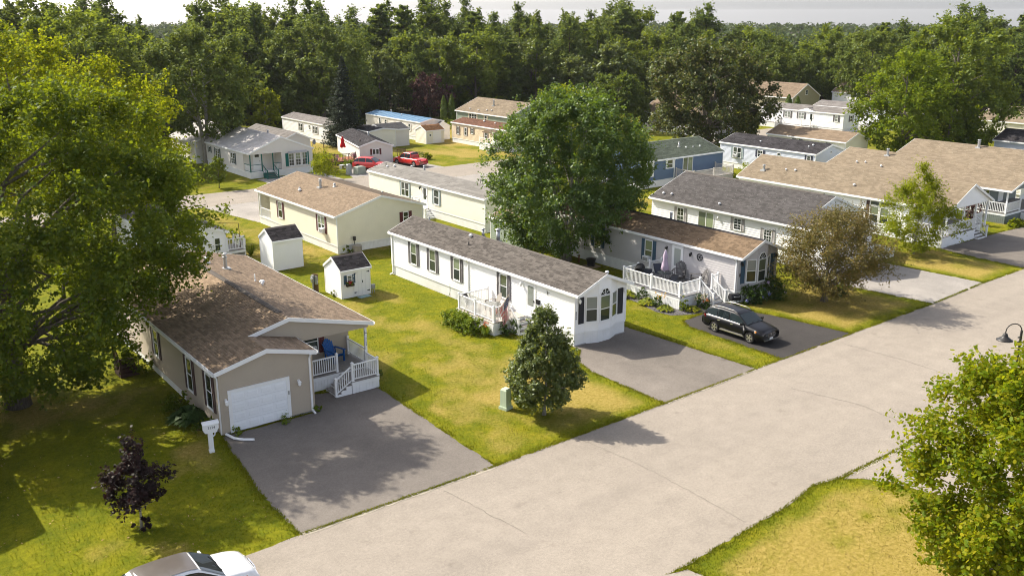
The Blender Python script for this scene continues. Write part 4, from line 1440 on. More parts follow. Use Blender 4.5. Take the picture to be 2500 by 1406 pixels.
# ---- home E: white with tan roof and gabled porch ---------------------------------------
hE = House('white home with long tan roof and a gabled front porch behind the yellow locust', 77.95, 42.0, 7.4, 18.7, 3.3, 5.05, 0.72, S_WHITE, R_TAN, walls='FLRK', roofed=False, expo=0.17, tabw=0.38, lap=0.2, skirted='FL')
hE.gable_roof(0, 7.4, -3.6, 18.7, 3.3, 5.05, over=0.25)
siding(hE.o, [(0, 3.3), (7.4, 3.3), (3.7, 5.05)], S_WHITE, (0, -3.55, 0), 0, 0.125)
m_ = MB(); m_.box(0.0, 7.4, -3.5, 0, 3.2, 3.29); m_.build('porch_ceiling', TRIM, hE.o)
hE.window('L', 3.3, 1.05, 2.55, 0.92, None, split=0.5, top=GLASSG); hE.window('L', 2.3, 1.05, 2.55, 0.86, None, split=0.5, top=GLASSG)
hE.window('L', 3.3, 2.62, 3.05, 0.92, None, split=None); hE.window('L', 2.3, 2.62, 3.05, 0.86, None, split=None)
put('shutter', shutter_mesh(0.3, 1.6, SH_PLUM), hE.o, (-0.027, 3.98, 1.4), SIDE['L'])
hE.window('L', 10.5, 1.4, 2.85, 0.8, SH_PLUM, 0.3)
hE.door('F', 3.4, 0.9); hE.window('F', 5.6, 1.4, 2.8, 0.9, SH_PLUM, 0.3)
hE.flue(1.3, 16.7, 0.55, 0.12); hE.mushroom(1.8, 13.3, 0.13); hE.mushroom(1.7, 14.3, 0.1); hE.mushroom(1.0, 6.2, 0.14); hE.mushroom(5.2, 9, 0.12); hE.mushroom(5.0, 12, 0.1)
dE = thing('front_porch', 'white railed porch with roof posts and broad steps on the tan roofed home', 'deck', (77.95, 38.4, 0))
deck_floor(dE, -0.6, 5.2, 0.0, 3.55, 0.95, 'X', GREYDECK, VINYL, skirt=SKIRT, sides='LF')
railing(dE, (-0.5, 3.4, 0.95), (-0.5, 0.12, 0.95), 0.95); railing(dE, (-0.5, 0.12, 0.95), (2.3, 0.12, 0.95), 0.95, posts=(0, 1)); railing(dE, (2.3, 0.12, 0.95), (5.1, 0.12, 0.95), 0.95, posts=(0, 1))
deck_floor(dE, 5.2, 8.2, 0.9, 3.55, 0.9, 'X', GREYDECK, VINYL, skirt=SKIRT, sides='FR')
stairs(dE, (5.9, 0.9, 0), (0, -1), 1.4, 0.9, 4, 0.3)
railing(dE, (6.7, 0.85, 0.85), (6.7, -0.3, 0.05), 0.92, posts=(0, 1)); railing(dE, (6.7, 1.0, 0.9), (8.1, 1.0, 0.9), 0.95)
railing(dE, (5.1, 3.4, 0.95), (8.1, 3.4, 0.95), 0.95)
for px_ in (0.1, 3.0, 5.1, 7.2): put('roof_post', post_mesh(2.3, VINYL, 0.13), dE, (px_, 0.2, 0.95))

# ---- home F and the ones beyond on the right -----------------------------------------------
hF = House('slate green home with tan roof and white railed corner porch at the far right', 91.4, 43.0, 9.4, 16.5, 3.25, 4.7, 0.75, S_SLATE, R_TAN, walls='FLRK', roofed=False, expo=0.18, tabw=0.4, lap=0.125, skirtmat=S_SLATE)
hF.gable_roof(0, 9.4, -3.6, 16.5, 3.25, 4.7, over=0.25)
siding(hF.o, [(0, 3.2), (9.4, 3.2), (9.4, 3.25), (4.7, 4.7), (0, 3.25)], S_SLATE, (0, -3.5, 0), 0, 0.125)
m_ = MB(); m_.box(0.05, 9.3, -3.45, 0, 3.16, 3.22); m_.build('porch_ceiling', TRIM, hF.o)
hF.slider('L', 1.2, 0.95, 1.5, 2.1, gm=GLASS)
hF.window('F', 3.0, 1.4, 2.8, 0.9, None); hF.door('F', 6.0, 0.95)
hF.flue(3.8, 11.5, 0.75, 0.13); hF.mushroom(1.2, 13.5, 0.12); hF.mushroom(1.4, 12.6, 0.1); hF.mushroom(1.0, 10.5, 0.13)
dF = thing('front_porch', 'white railed porch on the slate green home at the right edge', 'deck', (91.4, 39.6, 0))
deck_floor(dF, 0.0, 9.0, 0, 3.35, 1.0, 'X', GREYDECK, VINYL, skirt=S_SLATE, sides='LF')
railing(dF, (0.1, 3.3, 1.0), (0.1, 0.1, 1.0), 0.95, gap=0.16); railing(dF, (0.1, 0.1, 1.0), (3.0, 0.1, 1.0), 0.95, posts=(0, 1), gap=0.16)
put('roof_post', post_mesh(2.2, VINYL, 0.13), dF, (0.12, 0.12, 1.0)); put('roof_post', post_mesh(2.2, VINYL, 0.13), dF, (4.5, 0.12, 1.0))
stairs(dF, (4.0, 0.0, 0), (0, -1), 1.6, 1.0, 4, 0.3)
hG = House('tan roofed home beyond the slate green one with a metal flue', 104.3, 44.0, 9.0, 14.8, 3.2, 4.7, 0.7, S_CREAM, R_TAN, expo=0.2, tabw=0.45, lap=0.16, skirted='')
hG.flue(4.0, 7.0, 0.9, 0.15)

# ---- home H: pale yellow, behind the white sheds ----------------------------------------------
hH = House('pale yellow double wide home with tan roof and maroon shutters', 35.9, 68.8, 8.5, 15.6, 3.22, 4.42, 0.66, S_YEL, R_TAN2, walls='FRK', roofed=True, expo=0.16, tabw=0.36, lap=0.19, corner=True, skirted='FL')
hH.flat('L', 0, 12.9, 0.66, 3.22)
hH.flat('F', 0, 8.5, 0.66, 3.22, x=12.95)
hH.window('L', 10.75, 1.3, 2.8, 0.85, SH_MAROON, 0.28, top=GLASSG); hH.window('L', 2.7, 1.42, 2.85, 1.25, SH_MAROON, 0.28, mull=2, top=GLASSG)
hH.window('F', 6.7, 1.9, 2.78, 0.56, SH_MAROON, 0.32)
hH.flue(2.9, 8.3, 0.8, 0.12); hH.mushroom(1.5, 9.7, 0.17); hH.mushroom(1.75, 10.2, 0.1, METAL); hH.pipe(3.6, 6.9, 0.2, 0.09); hH.mushroom(6.2, 3.0, 0.09, METAL)
for a_ in ((0.1, 12.99), ):
    put('roof_post', post_mesh(2.45, VINYL, 0.12), hH.o, (0.08, 15.4, 0.66))
m_ = MB(); m_.box(0.05, 8.4, 12.95, 15.5, 0.55, 0.66); m_.build('porch_floor', GREYDECK, hH.o)
railing(hH.o, (0.08, 13.0, 0.66), (0.08, 15.4, 0.66), 0.9, gap=0.18)
aircon('white window air conditioner on the pale yellow home', (35.9, 71.15, 1.48), SIDE['L'])

# ---- home I: cream single-wide -------------------------------------------------------------------
hI = House('cream single wide home with weathered grey roof behind the pale yellow home', 50.25, 67.4, 4.4, 20.9, 3.1, 3.75, 0.80, S_CREAM, R_GREY, expo=0.3, tabw=1.0, lap=0.19, over=0.1, rake=0.08)
hI.window('L', 13.6, 1.4, 2.85, 1.45, SH_SAGE, 0.26, mull=2); hI.window('L', 7.9, 1.42, 2.88, 0.85, SH_SAGE, 0.28)
hI.door('L', 9.95, 0.95, 0.8, 2.0, glass=(0.2, 0.35, 0.9)); hI.lamp('L', 10.7, 2.75, mat=BLACK)
for a_, b_ in ((1.2, 19.0), (1.6, 18.2), (1.9, 2.4), (3.0, 17)): hI.mushroom(a_, b_, 0.13)
hI.pipe(1.4, 19.6, 0.35, 0.04, mat=DKMETAL); hI.pipe(3.6, 15.5, 0.4, 0.1); hI.pipe(3.9, 6.0, 0.3, 0.03, mat=DKMETAL)
dI = thing('entry_steps', 'white railed entry steps on the side of the cream single wide', 'steps', (50.25, 77.35, 0))
deck_floor(dI, -1.2, -0.05, -0.65, 0.65, 0.9, 'X', VINYL, VINYL, skirt=SKIRT, sides='LFR')
stairs(dI, (-0.62, -0.65, 0), (0, -1), 1.0, 0.9, 4, 0.28, mat=VINYL)
railing(dI, (-1.15, 0.6, 0.9), (-1.15, -0.6, 0.9), 0.9, gap=0.16); railing(dI, (-1.15, -0.65, 0.85), (-1.15, -1.75, 0.05), 0.9, posts=(0, 1), gap=0.16); railing(dI, (-1.15, 0.6, 0.9), (-0.1, 0.6, 0.9), 0.9, posts=(0, 0), gap=0.16)

# ---- home J: pale with green trim porch ------------------------------------------------------------
hJ = House('pale home with green shutters and a green railed corner porch across the rear street', 45.3, 108.3, 8.35, 14.5, 3.05, 4.75, 0.72, S_PALE, R_PALE, walls='RK', roofed=True, expo=0.3, tabw=0.9, lap=0.16, corner=False, over=0.12, rake=0.1, skirted='L')
hJ.flat('L', 1.9, 14.5, 0.72, 3.05)
siding(hJ.o, [(4.15, 0.72), (8.35, 0.72), (8.35, 2.9), (4.15, 2.9)], S_PALE, (0, 0, 0), 0, 0.16)
siding(hJ.o, [(0, 2.9), (8.35, 2.9), (8.35, 3.05), (4.175, 4.75), (0, 3.05)], S_PALE, (0, 0, 0), 0, 0.16)
siding(hJ.o, [(0, 0.72), (4.15, 0.72), (4.15, 3.0), (0, 3.0)], S_PALE, (0, 1.9, 0), 0, 0.16)
hJ.flat('L', 0, 1.9, 0.72, 3.0, x=4.15)
m_ = MB(); m_.box(0.03, 4.14, 0.05, 1.89, 0.6, 0.73); m_.build('porch_floor', SH_DKGREEN, hJ.o)
skirting(hJ.o, (0.03, 0.03, 0), (8.3, 0.03, 0), 0.72, SKIRT)
GRN = paint('green_paint', (0.005, 0.12, 0.095), 0.5, 0.1)
for px_ in (0.1, 1.6, 3.05): put('roof_post', post_mesh(2.15, GRN, 0.11), hJ.o, (px_, 0.08, 0.72))
railing(hJ.o, (0.1, 0.08, 0.73), (1.6, 0.08, 0.73), 0.9, GRN, (0, 0), 0.16, VINYL); railing(hJ.o, (3.05, 0.08, 0.73), (4.1, 0.08, 0.73), 0.9, GRN, (0, 0), 0.16, VINYL)
railing(hJ.o, (0.1, 0.1, 0.73), (0.1, 1.85, 0.73), 0.9, GRN, (0, 0), 0.16, VINYL)
stairs(hJ.o, (2.32, 0.0, 0), (0, -1), 1.35, 0.72, 4, 0.3, mat=paint('grey_green_step', (0.13, 0.15, 0.135), 0.7, 0.1), side=GRN)
railing(hJ.o, (1.62, -0.05, 0.66), (1.62, -1.3, 0.02), 0.9, GRN, (0, 1), 0.9); railing(hJ.o, (3.03, -0.05, 0.66), (3.03, -1.3, 0.02), 0.9, GRN, (0, 1), 0.9)
hJ.door('F', 1.75, 0.75, 0.85, 2.05, x=1.9)
for i, gm_ in enumerate((GLASSB, GLASSB, GLASSB)): hJ.window('F', 5.45 + i * 0.9, 1.08, 2.66, 0.74, None, grid=(2, 2), top=GLASSG)
for px_ in (4.86, 7.62): put('shutter', shutter_mesh(0.4, 1.6, SH_GREEN), hJ.o, (px_, -0.027, 1.08))
m_ = MB(); m_.hexa([(4.9, -0.35, 2.72), (7.8, -0.35, 2.72), (7.8, 0, 2.72), (4.9, 0, 2.72), (5.2, -0.05, 2.92), (7.5, -0.05, 2.92), (7.5, 0, 2.92), (5.2, 0, 2.92)]); m_.build('window_hood', R_PALE, hJ.o)
hJ.window('L', 5.0, 1.25, 2.65, 1.25, SH_DKGREEN, 0.26, mull=2, grid=(1, 2)); hJ.window('L', 10.0, 1.3, 2.65, 1.4, SH_DKGREEN, 0.26, mull=2, grid=(1, 2)); hJ.window('L', 12.6, 1.85, 2.6, 0.6, SH_DKGREEN, 0.26)
hJ.flue(5.5, 6.5, 0.6, 0.12)
ds = MB()
ds.tube([(0, 0, -0.25), (0, 0.02, 0.25)], 0.025, 8)
for i in range(4):
    pass
ds.lathe([(0.34, -0.30), (0.26, -0.20), (0.14, -0.14), (0.01, -0.12)], 18, 0, (0, 0, 0.32), 'Y')
ds.tube([(0, -0.12, 0.0), (0.05, -0.55, 0.20)], 0.012, 6)
tag(ds.build('satellite_dish', paint('grey_dish', (0.2, 0.21, 0.23), 0.5, 0.1), None, (53.75, 108.35, 3.5), 0.5), 'grey satellite dish on the roof corner of the green shuttered home', 'satellite dish')

# ---- blue home with green roof, long side to the street -----------------------------------------------
hK = House('blue sided home with green shingled roof beyond the centre maple', 91.55, 74.0, 8.2, 14.2, 3.12, 4.45, 0.75, S_BLUE, R_GREEN, rz=math.pi / 2, expo=0.2, tabw=0.5, lap=0.14, over=0.15, rake=0.1, skirted='FL', box=False)
HOUSE_BOXES.append((77, 92, 73.9, 82.5))
# local x runs along world +Y, local y along world -X: the wall facing the camera is local 'L'
hK.window('L', 12.85, 1.3, 3.0, 0.85, TRIM, 0.22, top=GLASSG, low=GLASSG); hK.window('L', 9.5, 2.0, 2.98, 0.95, TRIM, 0.22, top=GLASSG); hK.slider('L', 6.4, 0.98, 1.75, 2.05); hK.downspout('L', 8.75)
hK.pipe(2.2, 5.6, 0.4, 0.1); hK.mushroom(1.6, 5.0, 0.12); hK.mushroom(1.5, 2.6, 0.12); hK.pipe(1.7, 3.6, 0.1, 0.04)
dK = thing('side_deck', 'weathered white deck with furniture on the blue home', 'deck', (82.9, 71.0, 0))
WDECK = paint('weathered_white_wood', (0.55, 0.52, 0.48), 0.75, 0.2, 5)
deck_floor(dK, 0, 7.2, 0, 2.9, 0.95, 'X', GREYDECK, WDECK, skirt=WDECK, sides='LF')
railing(dK, (0.1, 0.1, 0.95), (3.6, 0.1, 0.95), 0.9, WDECK, gap=0.16); railing(dK, (3.6, 0.1, 0.95), (7.1, 0.1, 0.95), 0.9, WDECK, (0, 1), 0.16); railing(dK, (7.1, 0.1, 0.95), (7.1, 2.8, 0.95), 0.9, WDECK, (0, 1), 0.16); railing(dK, (0.1, 0.1, 0.95), (0.1, 2.8, 0.95), 0.9, WDECK, (0, 1), 0.16)

# ---- other homes of the background ------------------------------------------------------------------------
hL = House('long white home with black shingled roof behind the blue home', 98.0, 65.3, 6.2, 14.4, 3.1, 4.0, 0.7, S_LBLUE, R_BLACK, expo=0.22, tabw=0.5, lap=0.15, over=0.1)
hL.window('L', 11.6, 1.4, 2.75, 1.3, SH_SAGE, 0.3, mull=2); hL.window('L', 8.0, 1.9, 2.75, 0.8, SH_NAVY, 0.3, grid=(2, 1)); hL.window('L', 5.2, 2.0, 2.75, 0.5, None); hL.window('L', 0.9, 1.8, 2.85, 0.55, SH_NAVY, 0.26, grid=(1, 2)); hL.window('F', 3.1, 3.0, 3.3, 0.3, None, split=None)
hL.mushroom(1.2, 9.0, 0.12); hL.mushroom(2.0, 1.8, 0.14); hL.mushroom(1.4, 2.0, 0.1)
aircon('small window air conditioner on the long white black roofed home', (98.0, 77.1, 1.45), SIDE['L'])
hM = House('low cream home with warm tan roof beyond the black roofed one', 111.6, 70.0, 5.2, 12.4, 2.95, 3.9, 0.6, S_CREAM, R_TAN2, expo=0.24, tabw=0.6, lap=0.18)
hM.window('L', 6.9, 1.75, 2.75, 0.75, None, split=None); hM.window('L', 8.0, 1.75, 2.75, 0.75, None, split=None); hM.window('L', 2.6, 1.75, 2.7, 0.85, None, split=None)
hN = House('long bright white home with grey roof facing the rear street', 141.0, 89.3, 4.6, 16.6, 3.1, 3.8, 0.75, S_WHITE, R_MGREY, expo=0.3, tabw=0.8, lap=0.2, over=0.1)
for c_ in (11.0, 8.2): hN.window('L', c_, 1.75, 2.8, 1.2, SH_GREY, 0.28, mull=2, low=GLASSB)
hN.window('L', 1.3, 1.8, 2.85, 0.6, SH_GREY, 0.3, low=GLASSB); hN.door('L', 13.8, 0.9, 0.7, 1.9, glass=(0.2, 0.3, 0.95)); hN.door('L', 6.2, 0.9, 0.7, 1.9, glass=(0.2, 0.3, 0.95)); hN.window('F', 2.2, 1.8, 2.8, 0.7, SH_GREY, 0.28)
g_ = MB(); g_.hexa([(-0.12, 5.0, 3.05), (-0.12, 9.2, 3.05), (1.9, 7.15, 3.62), (1.9, 7.05, 3.62), (-0.12, 7.05, 3.72), (-0.12, 7.15, 3.72), (1.9, 7.15, 3.74), (1.9, 7.05, 3.74)]); g_.build('gable_dormer', R_MGREY, hN.o)
siding(hN.o, [(0, 3.05), (4.0, 3.05), (2.0, 3.66)], S_WHITE, (-0.13, 9.1, 0), SIDE['L'], 0.2)
dN = thing('entry_deck', 'white railed entry deck at the left end of the long bright white home', 'deck', (139.3, 101.6, 0))
deck_floor(dN, 0, 1.65, 0, 3.6, 0.85, 'X', GREYDECK, VINYL, skirt=SKIRT, sides='LF'); railing(dN, (0.1, 3.5, 0.85), (0.1, 0.1, 0.85), 0.9, gap=0.3); railing(dN, (0.1, 0.1, 0.85), (1.6, 0.1, 0.85), 0.9, posts=(0, 1), gap=0.3)
dN = thing('entry_deck', 'small white railed stoop under the gable of the long bright white home', 'deck', (139.3, 94.4, 0))
deck_floor(dN, 0, 1.65, 0, 2.0, 0.85, 'X', GREYDECK, VINYL, skirt=SKIRT, sides='LF'); railing(dN, (0.1, 1.9, 0.85), (0.1, 0.1, 0.85), 0.9, gap=0.3); stairs(dN, (0.8, 0, 0), (0, -1), 1.3, 0.85, 4, 0.28); railing(dN, (0.1, 0.0, 0.8), (0.1, -1.1, 0.05), 0.9, posts=(0, 1), gap=0.3)
hO = House('olive gabled house with tan roof behind the long white home', 160.0, 113.0, 9.0, 14, 3.2, 5.6, 0.4, S_OLIVE, R_TAN2, expo=0.3, tabw=0.7, lap=0.2, skirted='')
hO.window('F', 4.5, 3.6, 4.5, 0.8, None); hO.flue(4.0, 12, 0.9, 0.16)
hO2 = House('white home with mid grey roof behind the right end of the long white home', 150.6, 88.5, 4.6, 13, 3.2, 3.9, 0.7, S_WHITE, R_MGREY, expo=0.3, tabw=0.8, lap=0.2, skirted='')
hP = House('white gabled house half hidden beside the olive house', 182.0, 108.5, 7.0, 10, 3.0, 5.0, 0.3, S_WHITE, R_TAN2, expo=0.3, tabw=0.7, lap=0.2, skirted='')
hQ = House('grey home with tan roof left of the dark chestnut tree', 119.0, 98.0, 6.0, 16.3, 3.1, 4.6, 0.7, S_GREY, R_TAN2, expo=0.25, tabw=0.6, lap=0.18)
hQ.window('L', 9.5, 1.4, 2.7, 0.9, SH_NAVY, 0.3); hQ.window('L', 4.0, 1.4, 2.7, 1.2, SH_NAVY, 0.3)
hQ2 = House('tan roofed home behind the grey one left of the dark chestnut tree', 132.5, 112.0, 8.0, 12, 3.3, 5.2, 0.5, S_PALE, R_TAN2, expo=0.25, tabw=0.6, lap=0.18, skirted='')
hR = House('sage green house with large tan roof behind the beige home', 94.0, 119.5, 9.4, 14.6, 3.25, 5.1, 0.4, S_SAGE, R_TAN, expo=0.22, tabw=0.5, lap=0.16, skirted='')
hR.window('L', 9.8, 2.05, 3.0, 2.2, paint('cream_trim', (0.7, 0.62, 0.45), 0.5, 0.05), 0.2, mull=3, split=0.5); hR.window('L', 6.2, 2.1, 2.95, 0.7, MATS['cream_trim'], 0.16); hR.flue(2.6, 7.4, 0.95, 0.14)
for a_, b_ in ((0.6, 11.5), (0.8, 7.0), (0.9, 5.8), (0.5, 8.9)): hR.mushroom(a_, b_, 0.14)
hS = House('beige home with rust brown roof and a small entry porch', 84.0, 106.5, 4.4, 14.6, 3.0, 3.55, 0.66, S_BEIGE, R_RUST, expo=0.25, tabw=0.6, lap=0.16, over=0.1)
for c_, a_, b_ in ((12.95, 1.35, 2.55), (10.95, 1.35, 2.55), (9.25, 1.75, 2.6)): hS.window('L', c_, a_, b_, 0.55, SH_BROWN, 0.22)
hS.window('L', 5.8, 1.3, 2.4, 0.7, SH_BROWN, 0.22); hS.door('L', 3.6, 0.85, 0.8, 1.95, glass=(0.2, 0.3, 0.9)); hS.mushroom(1.6, 8.4, 0.16); hS.mushroom(1.4, 5.4, 0.12)
m_ = MB(); m_.prism([(-1.1, 2.5), (0.95, 2.5), (0.95, 2.62), (-0.05, 3.0), (-1.1, 2.62)], -1.5, 0.0); m_.build('porch_roof', R_TAN2, hS.o, (0, 3.7, 0), SIDE['L'])
dS = thing('entry_steps', 'white railed stoop with brown steps on the beige home', 'steps', (82.3, 109.2, 0))
deck_floor(dS, 0, 1.65, 0, 2.6, 0.85, 'X', VINYL, VINYL, skirt=SKIRT, sides='LF'); railing(dS, (0.1, 2.5, 0.85), (0.1, 0.1, 0.85), 0.9, gap=0.22); stairs(dS, (0.8, 0, 0), (0, -1), 1.4, 0.85, 4, 0.28, mat=SH_BROWN)
hT = House('white home with a blue metal roof at the wood edge', 80.5, 124.6, 4.3, 17.0, 2.85, 3.3, 0.6, S_PALE, METBLUE, expo=0.45, tabw=30, lap=0.2, over=0.06, rake=0.05)
hT.window('L', 6.7, 1.35, 2.45, 1.1, S_PALE, 0.2, mull=2); hT.window('L', 3.3, 1.35, 2.48, 0.6, S_PALE, 0.2); hT.window('L', 10.5, 1.8, 2.5, 0.7, S_PALE, 0.2); hT.door('L', 12.4, 0.85, 0.7, 1.8, glass=(0.2, 0.4, 0.95)); hT.window('F', 1.3, 1.95, 2.55, 0.65, SH_SAGE, 0.3)
hT.mushroom(1.5, 8, 0.14); hT.pipe(2.6, 13, 0.3, 0.08)
for i in range(14):
    m_ = MB(); m_.beam((-0.06, 0.6 + i * 1.2, 2.955), (2.15, 0.6 + i * 1.2, 3.425), 0.05, 0.035); m_.build('roof_rib', METBLUE, hT.o)
hU = House('white home with mid grey roof behind the blue spruce', 66.9, 129.0, 4.3, 16.2, 2.9, 3.5, 0.6, S_WHITE, R_MGREY, expo=0.25, tabw=0.6, lap=0.2, over=0.06)
hU.window('L', 9.45, 1.35, 2.52, 1.2, SH_LGREY, 0.2, mull=2, grid=(1, 1)); hU.window('L', 6.45, 1.8, 2.52, 0.5, None); hU.window('L', 4.5, 1.35, 2.5, 1.5, SH_LGREY, 0.2, mull=3)
hU2 = House('grey shed roofed addition at the near end of the home behind the spruce', 69.5, 121.5, 4.5, 5.5, 2.6, 2.9, 0.2, S_CREAM, R_BLACK, expo=0.3, tabw=0.6, lap=0.2, skirted='', name='garden_shed', cat='shed')
hV = House('small pale gabled home with black roof and maroon shutters behind the red car', 60.9, 109.2, 4.4, 13.6, 2.45, 3.2, 0.25, S_PALE, R_BLACK, rz=rad(-16), expo=0.25, tabw=0.55, lap=0.16, over=0.12, skirted='', box=False)
HOUSE_BOXES.append((60.5, 66, 108, 122))
hV.window('F', 2.15, 1.35, 2.1, 0.95, SH_MAROON, 0.25, split=None, mull=2); hV.pipe(2.7, 6, 0.4, 0.1)
hW = House('pale gable wall of a house behind the green shuttered home', 44.5, 124.0, 8.6, 9.0, 2.9, 4.75, 0.5, S_PALE, R_PALE, expo=0.3, tabw=0.8, lap=0.2, skirted='')
hX = House('low brown roofed home end beside the green shuttered home', 55.5, 121.0, 4.2, 13.0, 2.5, 3.4, 0.4, S_PALE, R_MGREY, expo=0.3, tabw=0.7, lap=0.2, skirted='')
hY = House('small white home with grey roof half hidden by the big maple', 22.6, 71.0, 4.6, 13.5, 2.8, 3.6, 0.6, S_WHITE, R_MGREY, expo=0.2, tabw=0.45, lap=0.13)
hY.window('F', 2.3, 1.4, 2.5, 0.9, None); hY.window('F', 3.9, 1.3, 2.4, 0.5, None)
dY = thing('rear_deck', 'small white railed deck behind the roof of the tan home', 'deck', (27.3, 71.2, 0))
deck_floor(dY, 0, 1.6, 0, 2.4, 1.1, 'X', GREYDECK, VINYL, skirt=SKIRT, sides='R'); railing(dY, (0.1, 0.1, 1.1), (1.5, 0.1, 1.1), 0.95, gap=0.2, pw=0.14); railing(dY, (1.5, 0.1, 1.1), (1.5, 2.3, 1.1), 0.95, posts=(0, 1), gap=0.2)
m_ = MB(); m_.tube([(1.3, 0.3, 1.1), (1.25, 0.3, 3.2), (0.0, 1.6, 3.15)], 0.03, 6); m_.build('hanging_pole', paint('rust_brown_pole', (0.09, 0.04, 0.025), 0.7, 0.2), dY)
hZ = House('black roofed pale blue home at the right edge behind the tan roofs', 128.5, 48.0, 6.5, 10.5, 3.1, 4.3, 0.5, S_LBLUE, R_BLACK, expo=0.25, tabw=0.5, lap=0.18, skirted='')
hZ.window('L', 5.0, 2.0, 2.9, 1.2, SH_NAVY, 0.4)
hZ2 = House('far tan roofed home at the right edge of the view', 151.5, 58.0, 9.0, 14, 3.1, 5.0, 0.5, S_CREAM, R_TAN, expo=0.3, tabw=0.6, lap=0.2, skirted='')
# neighbour just outside the frame on the left whose shadow falls across the lawn
hNB = House('neighbouring pale home outside the left edge that shades the lawn', -4.0, 40.3, 8.2, 18.0, 3.3, 4.6, 0.6, S_PALE, R_BROWN, expo=0.2, tabw=0.45, lap=0.14, skirted='')

# ---- sheds ---------------------------------------------------------------------------------------------------
def shed(label, x, y, W, L, eave, ridge, wall, roof, rz=0, ridge_axis='X'):
    h = House(label, x, y, W, L, eave, ridge, 0.0, wall, roof, rz=rz, name='garden_shed', cat='shed', over=0.08, rake=0.06, lap=0.17, expo=0.14, tabw=0.3, skirted='', box=False)
    return h
# ridges run along the street, so each is a House turned by -90 degrees (local x = world -Y)
sh1 = shed('plain white garden shed with dark shingled roof beside the tan roof', 29.4, 69.5, 2.4, 2.5, 2.35, 3.1, S_WHITE, R_SHED, rz=-math.pi / 2)
HOUSE_BOXES.append((29.3, 32, 67, 69.6))
sh2 = shed('white garden shed with double doors, small shutters and a flower box', 29.95, 59.6, 2.4, 2.35, 2.0, 2.75, S_WHITE, R_SHED, rz=-math.pi / 2)
HOUSE_BOXES.append((29.9, 32.4, 57.1, 59.7))
# local R wall (x = W) faces world -Y, the street
sh2.window('R', 0.65, 1.05, 1.65, 0.42, SH_TEAL, 0.22, grid=(1, 2))
dd = MB()
dd.box(-0.62, 0.62, -0.03, 0.01, 0.1, 1.9)
dd.box(-0.66, 0.66, -0.045, 0.01, 1.9, 1.96); dd.box(-0.66, -0.62, -0.045, 0.01, 0.1, 1.9); dd.box(0.62, 0.66, -0.045, 0.01, 0.1, 1.9)
do_ = dd.build('double_door', VINYL, sh2.o, (2.4, 1.62, 0), math.pi / 2)
sm_ = MB(); sm_.box(-0.008, 0.008, -0.034, -0.03, 0.1, 1.9)
for i in (-0.3, 0.3): sm_.box(i - 0.004, i + 0.004, -0.033, -0.03, 0.1, 1.9)
sm_.build('door_seam', MATS['grey_gap'], do_)
hg = MB()
for xx, sg in ((-0.62, 1), (0.62, -1)):
    for zz in (0.3, 1.7):
        hg.hexa([(xx, -0.05, zz - 0.05), (xx + sg * 0.22, -0.05, zz - 0.012), (xx + sg * 0.22, -0.03, zz - 0.012), (xx, -0.03, zz - 0.05), (xx, -0.05, zz + 0.05), (xx + sg * 0.22, -0.05, zz + 0.012), (xx + sg * 0.22, -0.03, zz + 0.012), (xx, -0.03, zz + 0.05)])
hg.box(0.03, 0.07, -0.07, -0.03, 0.95, 1.12)
hg.build('hinge', BLACK, do_)
fb = MB(); fb.box(-0.3, 0.3, -0.2, -0.02, 0.86, 1.02); fb.build('flower_box', paint('dark_box', (0.06, 0.045, 0.03), 0.7, 0.2), sh2.o, (2.4, 0.65, 0), math.pi / 2)
sh3 = shed('sage shed with tan roof and panelled doors half hidden behind the white home', 48.9, 60.2, 2.9, 4.6, 2.1, 2.85, S_SAGE, R_TAN2)
for xx in (1.0, 2.1):
    m_ = MB(); m_.box(-0.53, 0.53, -0.035, 0.0, 0.08, 1.95)
    for zz in (0.2, 1.05): m_.box(-0.4, 0.4, -0.05, -0.034, zz, zz + 0.7)
    m_.build('door', paint('sage_door', (0.42, 0.44, 0.33), 0.55, 0.05), sh3.o, (xx + 0.2, 0, 0))
sh4 = shed('cream shed with rusty orange roof and white doors on the rear lawn', 79.3, 124.3, 3.0, 3.3, 1.95, 2.6, S_CREAM, shingle_mat('orange_shingle', shades((0.36, 0.19, 0.09))), rz=-math.pi / 2)
m_ = MB(); m_.box(-0.75, 0.75, -0.03, 0.0, 0.1, 1.8); m_.build('double_door', VINYL, sh4.o, (3.0, 2.0, 0), math.pi / 2); sh4.window('R', 0.7, 1.1, 1.5, 0.4, None, split=None)
sh5 = shed('small white shed between the blue roofed and the beige homes', 82.9, 124.0, 2.6, 2.4, 2.1, 2.8, S_WHITE, R_MGREY)
sh6 = shed('grey sided shed with pale roof behind the small black roofed home', 72.0, 126.5, 4.6, 4.6, 2.5, 3.2, S_PALE, R_GREY, rz=-math.pi / 2)
sh7 = shed('cream gabled shed showing over the tan roofs beneath the green oak', 119.5, 61.5, 3.2, 4.0, 2.2, 3.3, S_CREAM, R_MGREY)
